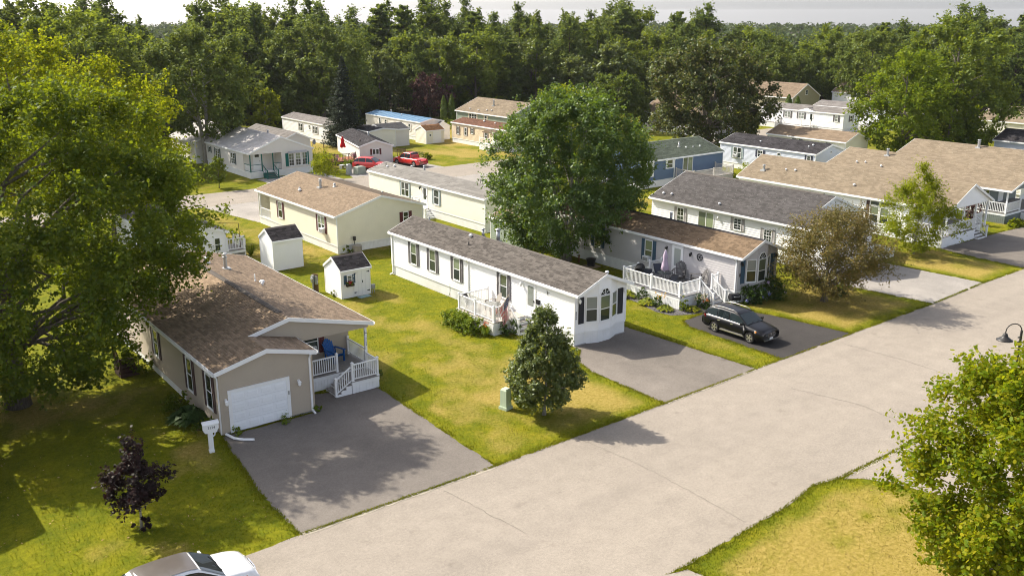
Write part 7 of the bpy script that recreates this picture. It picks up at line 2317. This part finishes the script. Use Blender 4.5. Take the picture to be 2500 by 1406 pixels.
# ---------------------------------------------------------------- street and garden objects
def mailbox():
    t = thing('mailbox', 'white post mailbox numbered 3124 beside the tan garage corner', 'mailbox', (13.62, 39.55, 0), rad(-8))
    m_ = MB(); m_.box(-0.10, 0.10, -0.10, 0.10, -0.05, 1.0); m_.box(-0.115, 0.115, -0.115, 0.115, 0.0, 0.12)
    m_.build('post', VINYL, t)
    b = MB(); b.prism([(-0.22, 1.0), (0.30, 1.0), (0.30, 1.06), (0.38, 1.18), (0.38, 1.42), (-0.30, 1.42), (-0.30, 1.10)], -0.14, 0.14); b.build('box', VINYL, t)
    r_ = MB(); r_.hexa([(-0.33, -0.17, 1.42), (0.41, -0.17, 1.42), (0.41, 0.17, 1.42), (-0.33, 0.17, 1.42), (-0.33, -0.08, 1.53), (0.41, -0.08, 1.53), (0.41, 0.08, 1.53), (-0.33, 0.08, 1.53)]); r_.build('lid', VINYL, t)
    br = MB(); br.tube([(0.10, 0, 0.75), (0.2, 0, 0.82), (0.24, 0, 1.0)], 0.035, 8); br.build('bracket', VINYL, t)
    text_part('3124', 0.17, BLACK, t, (0.05, -0.142, 1.20), (math.pi / 2, 0, 0))
mailbox()

def pedestal(label, loc, rz, w, d, h, mat, name='utility_pedestal'):
    t = thing(name, label, 'utility box', loc, rz)
    b = MB(); b.box(-w / 2 - 0.05, w / 2 + 0.05, -d / 2 - 0.05, d / 2 + 0.05, -0.02, 0.14); b.box(-w / 2 - 0.03, w / 2 + 0.03, -d / 2 - 0.03, d / 2 + 0.03, 0.145, 0.17); b.build('base', mat, t)
    m_ = MB(); m_.hexa([(-w / 2, -d / 2, 0.17), (w / 2, -d / 2, 0.17), (w / 2, d / 2, 0.17), (-w / 2, d / 2, 0.17), (-w / 2 * 0.94, -d / 2 * 0.94, h - 0.08), (w / 2 * 0.94, -d / 2 * 0.94, h - 0.08), (w / 2 * 0.94, d / 2 * 0.94, h - 0.08), (-w / 2 * 0.94, d / 2 * 0.94, h - 0.08)]); m_.build('body', mat, t)
    c = MB(); c.hexa([(-w / 2 * 0.94, -d / 2 * 0.94, h - 0.08), (w / 2 * 0.94, -d / 2 * 0.94, h - 0.08), (w / 2 * 0.94, d / 2 * 0.94, h - 0.08), (-w / 2 * 0.94, d / 2 * 0.94, h - 0.08), (-w / 2 * 0.7, -d / 2 * 0.7, h), (w / 2 * 0.7, -d / 2 * 0.7, h), (w / 2 * 0.7, d / 2 * 0.7, h), (-w / 2 * 0.7, d / 2 * 0.7, h)]); c.build('cap', mat, t)
MINT = paint('pale_green_plastic', (0.50, 0.58, 0.42), 0.55, 0.08)
UGREY = paint('utility_grey', (0.36, 0.37, 0.36), 0.5, 0.1, metal=0.2)
pedestal('pale green utility pedestal on the lawn beside the small egg shaped tree', (27.3, 35.0, 0), rad(12), 0.42, 0.42, 1.12, MINT)
pedestal('pale green transformer box at the right edge before the slate green home', (88.8, 35.2, 0), 0, 1.0, 0.9, 1.0, MINT, 'transformer_box')
pedestal('slim grey utility box left of the brown topped one by the rear street', (56.3, 103.9, 0), rad(10), 0.6, 0.4, 1.3, UGREY)
pedestal('squat grey green utility box with rusty top by the rear street', (57.6, 103.5, 0), rad(10), 1.3, 0.9, 0.95, paint('grey_green_box', (0.30, 0.33, 0.27), 0.6, 0.15))
def meter(label, loc, rz, back):
    t = thing('meter_post', label, 'meter post', loc, rz)
    m_ = MB(); m_.box(-0.22, 0.22, 0.0, 0.05, 0, 1.35); m_.build('board', back, t)
    p = MB(); p.box(-0.20, -0.12, -0.12, -0.01, -0.02, 0.9); p.build('conduit', UGREY, t)
    b = MB(); b.box(-0.26, -0.04, -0.2, -0.01, 0.75, 1.25); b.build('meter_box', UGREY, t)
    g = MB(); g.lathe([(0.09, -0.29), (0.10, -0.2)], 14, 0, (-0.15, 0, 1.05), 'Y'); g.build('meter_dial', TRIM, t)
    q = MB(); q.box(0.02, 0.2, -0.1, -0.01, 0.6, 1.2); q.build('breaker_box', UGREY, t)
meter('wooden backed electric meter post left of the flower box shed', (29.35, 60.0, 0), rad(-60), paint('brown_board', (0.17, 0.10, 0.05), 0.8, 0.2))
meter('white and grey electric meter post beside the tan roof edge', (29.75, 73.8, 0), rad(-60), TRIM)
def condenser():
    t = thing('air_condenser', 'round grey air conditioner condenser behind the flower box shed', 'air conditioner', (37.2, 67.9, 0))
    m_ = MB(); m_.lathe([(0.40, 0.02), (0.40, 0.72), (0.42, 0.74), (0.36, 0.78), (0.30, 0.78)], 24); m_.build('casing', paint('taupe_metal', (0.30, 0.27, 0.23), 0.5, 0.1), t)
    f = MB(); f.lathe([(0.30, 0.765), (0.02, 0.77)], 20); f.build('fan_grille', BLACK, t)
    p = MB(); p.tube([(0.1, 0.55, 0), (0.1, 0.55, 1.3)], 0.03, 6); p.box(0.0, 0.2, 0.48, 0.62, 1.05, 1.4); p.build('disconnect', DKMETAL, t)
condenser()
def street_lamp():
    x, y = 48.1, 19.2
    t = thing('street_lamp', 'black gooseneck street lamp at the right edge above the bright maple', 'street lamp', (x, y, 0))
    d = -rt
    p = MB(); p.lathe([(0.16, -0.02), (0.16, 0.25), (0.10, 0.35), (0.07, 0.5), (0.06, 4.0), (0.05, 4.05)], 14); p.build('pole', DKMETAL, t)
    a = MB()
    pts = [Vector((0, 0, 3.5)), Vector((0, 0, 4.0))]
    for i in range(1, 9):
        q = math.pi * i / 8
        pts.append(Vector((0, 0, 4.0)) + d * (0.40 * (1 - math.cos(q))) + Vector((0, 0, 0.40 * math.sin(q))))
    pts.append(pts[-1] + Vector((0, 0, -0.12)))
    a.tube([tuple(q) for q in pts], 0.028, 8)
    a.build('arm', DKMETAL, t)
    e = pts[-1]
    s_ = MB(); s_.lathe([(0.05, 0.02), (0.11, -0.02), (0.13, -0.12), (0.15, -0.16), (0.30, -0.28), (0.40, -0.34), (0.40, -0.36), (0.28, -0.30), (0.05, -0.2)], 24, 0, tuple(e)); s_.build('lamp_shade', DKMETAL, t, smooth=True)
    k = MB(); k.box(-0.3, 0.02, -0.03, 0.03, 3.45, 3.5); k.box(-0.3, 0.02, -0.03, 0.03, 3.7, 3.75); k.build('cross_bracket', DKMETAL, t)
street_lamp()

# small things near the homes
t_ = thing('gas_meter', 'small gas meter at the right front corner of the flower box shed', 'gas meter', (32.5, 57.2, 0))
m_ = MB(); m_.box(-0.12, 0.12, -0.10, 0.10, 0.35, 0.65); m_.build('case', UGREY, t_)
m_ = MB(); m_.tube([(-0.08, 0, -0.02), (-0.08, 0, 0.4)], 0.03, 8); m_.tube([(0.08, 0, -0.02), (0.08, 0, 0.4)], 0.03, 8); m_.build('pipe', UGREY, t_)
m_ = MB(); m_.box(-0.45, 0.45, -0.22, 0.22, 0, 0.05); m_.box(-0.40, 0.40, -0.17, 0.17, 0.05, 0.062)
tag(m_.build('door_mat_slab', paint('pale_blue_slab', (0.30, 0.42, 0.44), 0.8, 0.1), None, (31.5, 56.75, 0), rad(4)), 'pale blue grey slab before the double doors of the flower box shed', 'slab')
t_ = thing('rain_tub', 'black covered tub on a pallet beside the skirting of the grey home', 'tub', (49.75, 52.7, 0))
m_ = MB(); m_.lathe([(0.30, 0.10), (0.37, 0.62), (0.40, 0.64), (0.40, 0.68), (0.02, 0.72)], 20); m_.build('tub', BLACK, t_)
for i in range(4):
    m_ = MB(); m_.box(-0.6, 0.6, -0.5 + i * 0.27, -0.3 + i * 0.27, 0.0, 0.10); m_.build('pallet_board', paint('raw_wood', (0.34, 0.25, 0.15), 0.8, 0.2), t_)
t_ = thing('garden_lantern', 'small rusty garden ornament beside the multi stemmed maple', 'ornament', (50.0, 54.4, 0))
m_ = MB(); m_.lathe([(0.10, 0), (0.10, 0.06), (0.06, 0.10), (0.07, 0.45), (0.10, 0.5), (0.08, 0.58), (0.01, 0.68)], 12); m_.build('body', paint('rusty_iron', (0.16, 0.07, 0.03), 0.8, 0.3, 9), t_)
t_ = thing('hose_stake', 'green garden hose on a stake against the white home skirting', 'hose', (36.05, 52.6, 0))
m_ = MB(); m_.tube([(0, 0, -0.02), (0, 0, 1.05)], 0.014, 6); m_.build('stake', paint('red_tip', (0.4, 0.05, 0.03), 0.6, 0.1), t_)
m_ = MB(); m_.tube([(0.0, 0, 1.0), (-0.05, -0.1, 0.6), (-0.02, 0.05, 0.25), (-0.15, 0.3, 0.03), (-0.5, 0.6, 0.03)], 0.016, 6); m_.build('hose', paint('green_hose', (0.03, 0.16, 0.06), 0.5, 0.1), t_)
t_ = thing('stone_bench', 'white stone bench on the grass by the small deck', 'bench', (58.0, 108.6, 0), rad(20))
m_ = MB(); m_.box(-0.6, 0.6, -0.2, 0.2, 0.40, 0.48); m_.build('seat', TRIM, t_)
for sx in (-0.42, 0.42):
    m_ = MB(); m_.box(sx - 0.08, sx + 0.08, -0.15, 0.15, 0, 0.40); m_.build('leg', TRIM, t_)
# wooden deck with furniture beside the spruce
REDW = paint('red_brown_wood', (0.30, 0.115, 0.06), 0.75, 0.15, 6)
DKW = paint('dark_stained_wood', (0.07, 0.035, 0.025), 0.75, 0.15, 6)
dR = thing('garden_deck', 'small dark stained deck with red umbrella and flower pots beside the spruce', 'deck', (58.2, 111.2, 0))
deck_floor(dR, 0, 4.2, 0, 3.2, 0.5, 'X', REDW, DKW, skirt=DKW, sides='LF', pw=0.5)
railing(dR, (0.1, 0.1, 0.5), (3.3, 0.1, 0.5), 0.9, DKW, gap=0.22); railing(dR, (0.1, 3.1, 0.5), (0.1, 0.1, 0.5), 0.9, DKW, (1, 0), 0.22)
put('lamp_post', post_mesh(2.6, DKW, 0.12), dR, (4.1, 0.3, 0.4)); put('lamp_post', post_mesh(2.2, DKW, 0.08), dR, (0.1, 3.0, 0.4))
rp = thing('garden_ramp', 'red brown wooden ramp leading up to the small dark deck', 'ramp', (60.4, 107.6, 0), rad(-12))
for i in range(12):
    m_ = MB(); m_.box(-0.75, 0.75, i * 0.30, i * 0.30 + 0.28, 0.02 + i * 0.04, 0.07 + i * 0.04); m_.build('ramp_board', REDW, rp)
for sx in (-0.78, 0.78):
    m_ = MB(); m_.beam((sx, 0, 0.05), (sx, 3.6, 0.55), 0.06, 0.12); m_.tube([(sx, 0.1, 0), (sx, 0.1, 0.95)], 0.04, 6); m_.tube([(sx, 3.5, 0.3), (sx, 3.5, 1.45)], 0.04, 6); m_.beam((sx, 0.1, 0.92), (sx, 3.5, 1.42), 0.06, 0.06); m_.build('handrail', DKW, rp)
lt = thing('lattice_panel', 'dark lattice panel right of the small black roofed home', 'lattice', (65.8, 107.9, 0), rad(-10))
m_ = MB(); m_.box(0, 0.07, -0.03, 0.03, 0, 1.9); m_.box(1.15, 1.22, -0.03, 0.03, 0, 1.9); m_.box(0.07, 1.15, -0.03, 0.03, 1.83, 1.9); m_.box(0.07, 1.15, -0.03, 0.03, 0.4, 0.47); m_.build('frame', DKW, lt)
for i in range(9):
    m_ = MB(); x = 0.07 + i * 0.13; m_.beam((x, 0.012, 0.47), (min(1.15, x + 0.5), 0.012, 0.47 + min(1.15 - x, 0.5) * 2.6), 0.03, 0.012, side=(1, 0, -0.4)); m_.build('lattice_slat', DKW, lt)
    m_ = MB(); m_.beam((x, -0.012, 1.83), (min(1.15, x + 0.5), -0.012, 1.83 - min(1.15 - x, 0.5) * 2.6), 0.03, 0.012, side=(1, 0, 0.4)); m_.build('lattice_slat', DKW, lt)
L_HOSTA = leaf_mat('golden_hosta_leaf', [(0.16, 0.20, 0.012), (0.24, 0.26, 0.018), (0.30, 0.29, 0.02)], (0.4, 0.4, 0.03), 0.3)
L_HYD = leaf_mat('hydrangea_leaf', [(0.035, 0.075, 0.012), (0.05, 0.095, 0.016), (0.075, 0.12, 0.02)], (0.2, 0.28, 0.02), 0.28, 0.02)
L_HOSTG = leaf_mat('green_hosta_leaf', [(0.03, 0.06, 0.015), (0.045, 0.08, 0.02), (0.06, 0.10, 0.025)], (0.15, 0.22, 0.03), 0.25)
FL_BLUE = paint('blue_flower', (0.28, 0.30, 0.62), 0.8, 0.25, 30, dirt=0)
FL_LILAC = paint('lilac_flower', (0.50, 0.38, 0.55), 0.8, 0.2, 30, dirt=0)
FL_ORANGE = paint('orange_flower', (0.70, 0.20, 0.04), 0.8, 0.3, 30, dirt=0)
FL_YEL = paint('yellow_flower', (0.75, 0.42, 0.04), 0.8, 0.2, 30, dirt=0)
FL_PINK = paint('pink_flower', (0.65, 0.30, 0.42), 0.8, 0.2, 30, dirt=0)
FL_RED = paint('red_flower', (0.60, 0.05, 0.03), 0.8, 0.2, 30, dirt=0)
FL_CREAM = paint('cream_flower', (0.72, 0.62, 0.42), 0.8, 0.2, 30, dirt=0)
# planting along the flag deck
for i, (y_, lab) in enumerate(((47.8, 'round green shrub furthest along the flag deck'), (46.75, 'second round green shrub along the flag deck'), (45.65, 'third round green shrub along the flag deck'))):
    shrub('boxwood_shrub', lab, (32.95, y_, 0), 0.85, 0.72, L_BUSH, 2600, 0.11, 70 + i, group='shrubs along the flag deck')
def daylily(label, loc, seed, R=0.55, h=0.65, fl=FL_ORANGE, nf=5, leafm=L_BUSH):
    r = np.random.default_rng(seed)
    t = thing('daylily_clump', label, 'plant', loc)
    m_ = MB()
    for i in range(90):
        a = r.uniform(0, 6.28); L = R * r.uniform(0.5, 1.1); d = Vector((math.cos(a), math.sin(a), 0)); p = Vector((-d.y, d.x, 0)) * 0.018
        hz = h * r.uniform(0.5, 1)
        b0, b1, b2 = d * 0.05, d * L * 0.6 + Vector((0, 0, hz)), d * L + Vector((0, 0, hz * 0.45))
        m_.add([b0 - p, b0 + p, b1 + p, b1 - p, b2], [(0, 1, 2, 3), (3, 2, 4)])
    m_.build('foliage', leafm, t)
    if nf:
        flower_heads(t, [(r.normal() * R * 0.35, r.normal() * R * 0.35, h * r.uniform(1.0, 1.35)) for _ in range(nf)], 0.07, fl)
daylily('daylily clump with orange flowers at the flag deck corner', (33.2, 44.6, 0), 81)
shrub('rose_bush', 'dark rose bush with a few red blooms under the flag', (34.6, 43.9, 0), 0.95, 0.62, L_HYD, 1400, 0.11, 82)
daylily('feathery ornamental grass beside the pale green pedestal', (28.0, 34.75, 0), 83, 0.85, 1.0, FL_CREAM, 0, L_BUSH)
# windowsill pots of bright flowers at the flag deck railing
for i, (x_, y_) in enumerate(((33.95, 44.55), (34.55, 44.55))):
    t_ = thing('garden_pinwheel', ('orange and yellow' if i else 'red and orange') + ' pinwheel ornament on the flag deck railing', 'ornament', (x_, y_, 0.84))
    m_ = MB(); m_.tube([(0, 0, 0), (0, 0, 0.75)], 0.01, 5); m_.build('stick', DKMETAL, t_)
    flower_heads(t_, [(0, 0, 0.72), (0.02, 0, 0.55)], 0.10, FL_RED if i == 0 else FL_ORANGE, 'pinwheel_head')
# gravel bed and planting before the grey deck
gb_poly = [(46.0, 45.9), (45.7, 43.5), (45.2, 41.4), (45.4, 40.2), (46.6, 39.5), (48.4, 39.0), (48.9, 39.6), (48.9, 40.6), (46.8, 40.7), (46.75, 45.9)]
m_ = MB(); m_.add([(x, y, 0.016) for x, y in gb_poly], [tuple(range(len(gb_poly)))])
tag(m_.build('gravel_bed', paint('grey_gravel', (0.15, 0.14, 0.145), 0.9, 0.5, 18, grain=1.0)), 'grey gravel bed curving round the grey home deck', None, None, 'structure')
r_g = np.random.default_rng(5)
gp_, k_ = [], 0
while len(gp_) < 5000:
    x_, y_ = r_g.uniform(45, 49), r_g.uniform(38.9, 46)
    if poly_dist(np.array([x_]), np.array([y_]), gb_poly)[0] < -0.03: gp_.append((x_, y_, 0.02))
gp_ = np.array(gp_)
tag(put('gravel', leaf_mesh('gravel', gp_ + r_g.normal(size=gp_.shape) * np.array([0, 0, 0.012]), r_g.normal(size=gp_.shape) * 0.5 + np.array([0, 0, 1]), r_g.uniform(0.03, 0.075, len(gp_)), shingle_mat('gravel_stone', shades((0.17, 0.16, 0.165), 0.5, 1.7)), 'oval')), 'loose grey stones of the bed round the grey deck', 'gravel', None, 'stuff')
hosta('golden_hosta', 'golden hosta at the far end of the gravel bed', (46.2, 45.1, 0), 0.75, 0.45, L_HOSTA, 91)
hosta('golden_hosta', 'golden hosta in the middle of the gravel bed', (46.0, 43.0, 0), 0.7, 0.42, L_HOSTA, 92)
hosta('golden_hosta', 'bright yellow hosta at the gravel bed corner', (45.95, 41.2, 0), 0.62, 0.38, L_HOSTA, 93)
hosta('golden_hosta', 'yellow green hosta along the short end of the gravel bed', (47.3, 40.0, 0), 0.6, 0.36, L_HOSTA, 94)
def flowerbush(label, loc, h, R, leafm, fl, nf, seed, fr=0.06, name='flowering_perennial', n=900):
    t = shrub(name, label, loc, h, R, leafm, n, 0.09, seed, 'plant')
    r = np.random.default_rng(seed + 500)
    flower_heads(t, [(r.normal() * R * 0.5, r.normal() * R * 0.5, h * r.uniform(0.85, 1.25)) for _ in range(nf)], fr, fl, seed=seed)
    return t
flowerbush('loose perennial with yellow daisies between the two middle hostas', (46.2, 42.1, 0), 0.75, 0.45, L_HYD, FL_YEL, 9, 95)
flowerbush('tall perennial with cream and orange flowers beside the deck steps', (48.3, 40.0, 0), 0.85, 0.55, L_HYD, FL_CREAM, 26, 96, 0.05)
flowerbush('orange lilies in front of the cream perennial by the deck steps', (48.3, 39.6, 0), 0.6, 0.3, L_HYD, FL_ORANGE, 7, 97)
flowerbush('tall thin rose cane against the corner of the grey deck', (46.75, 40.3, 0), 1.15, 0.28, L_BUSH, FL_CREAM, 3, 98)
flowerbush('wispy lavender by the skirting of the grey deck', (46.5, 43.9, 0), 0.85, 0.35, L_HYD, FL_LILAC, 10, 99, 0.03)
def hydrangea(label, loc, R, h, seed, nb):
    r = np.random.default_rng(seed)
    t = shrub('hydrangea_bush', label, loc, h, R, L_HYD, 2600, 0.14, seed, 'bush')
    pts = []
    for _ in range(nb):
        a = r.uniform(0, 6.28); z = r.uniform(0.25, 1.0)
        pts.append((math.cos(a) * R * 0.95 * math.sqrt(1 - 0.6 * z * z), math.sin(a) * R * 0.95 * math.sqrt(1 - 0.6 * z * z), h * z))
    flower_heads(t, pts[: nb // 2], 0.12, FL_BLUE); flower_heads(t, pts[nb // 2:], 0.115, FL_LILAC)
hydrangea('left hydrangea with blue and lilac heads under the grey bay', (52.1, 38.6, 0), 0.95, 1.15, 121, 10)
hydrangea('right taller hydrangea with blue and lilac heads under the grey bay', (53.9, 38.55, 0), 1.1, 1.45, 122, 12)
# bed by the bronze tree
flowerbush('silvery shrub with white flowers right of the crabapple trunk', (58.4, 37.0, 0), 0.95, 0.8, L_OLIVE, FL_CREAM, 18, 123, 0.06, n=1600)
hosta('green_hosta', 'dark green hosta before the silvery shrub', (58.4, 36.1, 0), 0.85, 0.5, L_HOSTG, 124)
flowerbush('perennial with pink flowers at the edge of the pale driveway', (60.2, 36.9, 0), 0.8, 0.6, L_BUSH, FL_PINK, 10, 125, 0.07)
# left side of the tan home
hosta('green_hosta', 'large dark hosta against the left wall of the tan home', (14.0, 43.5, 0), 1.1, 0.75, L_HOSTG, 126, 130)
shrub('foundation_shrub', 'low tangled shrub behind the large hosta', (14.1, 45.3, 0), 0.7, 0.75, L_MAPLE, 1000, 0.12, 127)
shrub('foundation_shrub', 'low shrub in front of the large hosta near the garage corner', (14.3, 42.0, 0), 0.5, 0.6, L_MAPLE, 800, 0.11, 128)
shrub('climbing_shrub', 'leafy climber near the rear steps of the tan home', (14.2, 52.0, 0), 1.4, 0.9, L_MAPLE, 1500, 0.14, 129)
shrub('weed_tuft', 'weeds along the garage sill by the downspout', (19.6, 40.75, 0), 0.28, 0.4, L_BUSH, 300, 0.09, 130)
shrub('weed_tuft', 'weeds along the left half of the garage sill', (15.3, 40.8, 0), 0.25, 0.55, L_BUSH, 400, 0.09, 131, sq=(1, 0.35))
shrub('weed_tuft', 'thin weeds along the middle of the garage sill', (17.6, 40.82, 0), 0.18, 0.9, L_BUSH, 400, 0.08, 132, sq=(1, 0.22))
shrub('low_shrub', 'small dark shrub on the lawn right of the tan porch steps', (24.4, 43.0, 0), 0.4, 0.3, L_HYD, 350, 0.09, 133)
flowerbush('red flowers in the window box of the white shed', (30.6, 57.1, 1.0), 0.16, 0.26, L_BUSH, FL_RED, 9, 134, 0.06, 'box_flowers', 300)
shrub('low_shrub', 'leafy weed at the left wall of the flower box shed', (29.85, 58.2, 0), 0.45, 0.18, L_BUSH, 160, 0.1, 135)
shrub('low_shrub', 'green shrub beside the round condenser', (36.5, 68.1, 0), 0.7, 0.4, L_MAPLE, 500, 0.12, 136)
daylily('spiky yucca like clump beside the small rear deck', (30.0, 73.0, 0), 137, 0.9, 1.0, FL_CREAM, 0, L_MAPLE)
# rear steps of the tan home seen through the maple
rs = thing('rear_steps', 'brown wooden rear steps with railing under the big maple', 'steps', (14.5, 52.6, 0))
stairs(rs, (-0.9, 0, 0), (0, -1), 1.0, 0.9, 4, 0.28, mat=DKW, side=DKW); railing(rs, (-1.35, 0, 0.85), (-1.35, -1.1, 0.05), 0.9, DKW, (1, 1), 0.2)
# far planting
for i, (x_, y_, h_, R_, m__, lab) in enumerate(((55.5, 110.5, 1.6, 1.8, L_YEL, 'golden shrubs left of the small dark deck'), (56.5, 114.5, 2.0, 2.2, L_YEL, 'tall golden grass behind the small dark deck'), (59.0, 108.8, 0.8, 0.9, L_BUSH, 'green plants before the small dark deck'), (68.5, 108.8, 0.9, 1.5, L_HYD, 'dark green plants right of the lattice'), (70.8, 108.3, 0.8, 0.6, L_YEL, 'yellow flowering plant at the end of the lawn bed'),
        (40.6, 110.5, 1.6, 1.8, L_MAPLE, 'leafy shrub under the ash by the green shuttered home'), (36.5, 109.0, 2.2, 2.0, L_MAPLE, 'large leafy shrub by the rear street left of the young tree'), (93.5, 135.5, 1.2, 1.5, L_BUSH, 'light green hedge shrub by the arborvitae'), (91.3, 70.2, 1.9, 1.5, L_YEL, 'yellow green shrub showing over the first tan roof'), (95.0, 66.0, 2.0, 1.6, L_YEL, 'pale shrub between the tan roof and the black roofed home'),
        (92.5, 38.0, 0.7, 0.6, L_YEL, 'golden shrub by the slate green porch'), (91.0, 38.4, 0.6, 0.6, L_YEL, 'golden shrub left of the slate green porch post'), (117.0, 86.0, 1.8, 1.1, L_YEL, 'small bright shrub by the far driveway'), (88.9, 41.5, 2.0, 0.9, L_COPPER, 'dark red shrub between the two porches'), (87.6, 43.5, 1.4, 1.2, L_YEL, 'yellow flowering shrub behind the gabled porch'), (130.5, 59.5, 3.2, 3.0, L_DARK, 'dark evergreen shrub under the great oak'))):
    shrub('garden_shrub', lab, (x_, y_, 0), h_, R_, m__, 1500, 0.16, 140 + i)
for i, (x_, y_) in enumerate(((58.6, 111.5), (61.5, 111.6))):
    t_ = thing('flower_pot', ('right' if i else 'left') + ' stone urn with flowers on the small dark deck', 'plant pot', (x_, y_, 0.5))
    m_ = MB(); m_.lathe([(0.15, 0), (0.25, 0.35), (0.28, 0.4), (0.2, 0.38)], 14); m_.build('urn', paint('stone_urn', (0.45, 0.4, 0.36), 0.8, 0.2, 9), t_)
    flower_heads(t_, [(rng.uniform(-0.25, 0.25), rng.uniform(-0.25, 0.25), rng.uniform(0.5, 0.8)) for _ in range(14)], 0.12, FL_PINK)
# fallen leaves and scraps on the left lawn
sl_ = np.stack([r_g.uniform(2, 14, 260), r_g.uniform(31, 50, 260), np.full(260, 0.05)], -1)
tag(put('fallen_leaves', leaf_mesh('fallen_leaves', sl_, r_g.normal(size=sl_.shape) * 0.4 + np.array([0, 0, 1]), r_g.uniform(0.05, 0.11, 260), shingle_mat('dry_leaf', shades((0.36, 0.25, 0.12), 0.6, 1.5)), 'oval')), 'scattered pale fallen leaves on the left front lawn', 'leaves', None, 'stuff')

grass_blades()

# ---------------------------------------------------------------- warm summer air
hm = bpy.data.materials.new('haze')
hm.use_nodes = True
hn = hm.node_tree
hn.nodes.remove(hn.nodes['Principled BSDF'])
pv = hn.nodes.new('ShaderNodeVolumePrincipled')
pv.inputs['Color'].default_value = (0.96, 0.97, 0.99, 1)
pv.inputs['Density'].default_value = 0.00006
pv.inputs['Anisotropy'].default_value = 0.2
hn.links.new(pv.outputs[0], hn.nodes['Material Output'].inputs['Volume'])
m_ = MB()
m_.box(-5200, 5200, -5200, 5200, -70, 30)
tag(m_.build('haze', hm), 'thin pale summer haze over the whole park', 'haze', None, 'stuff')
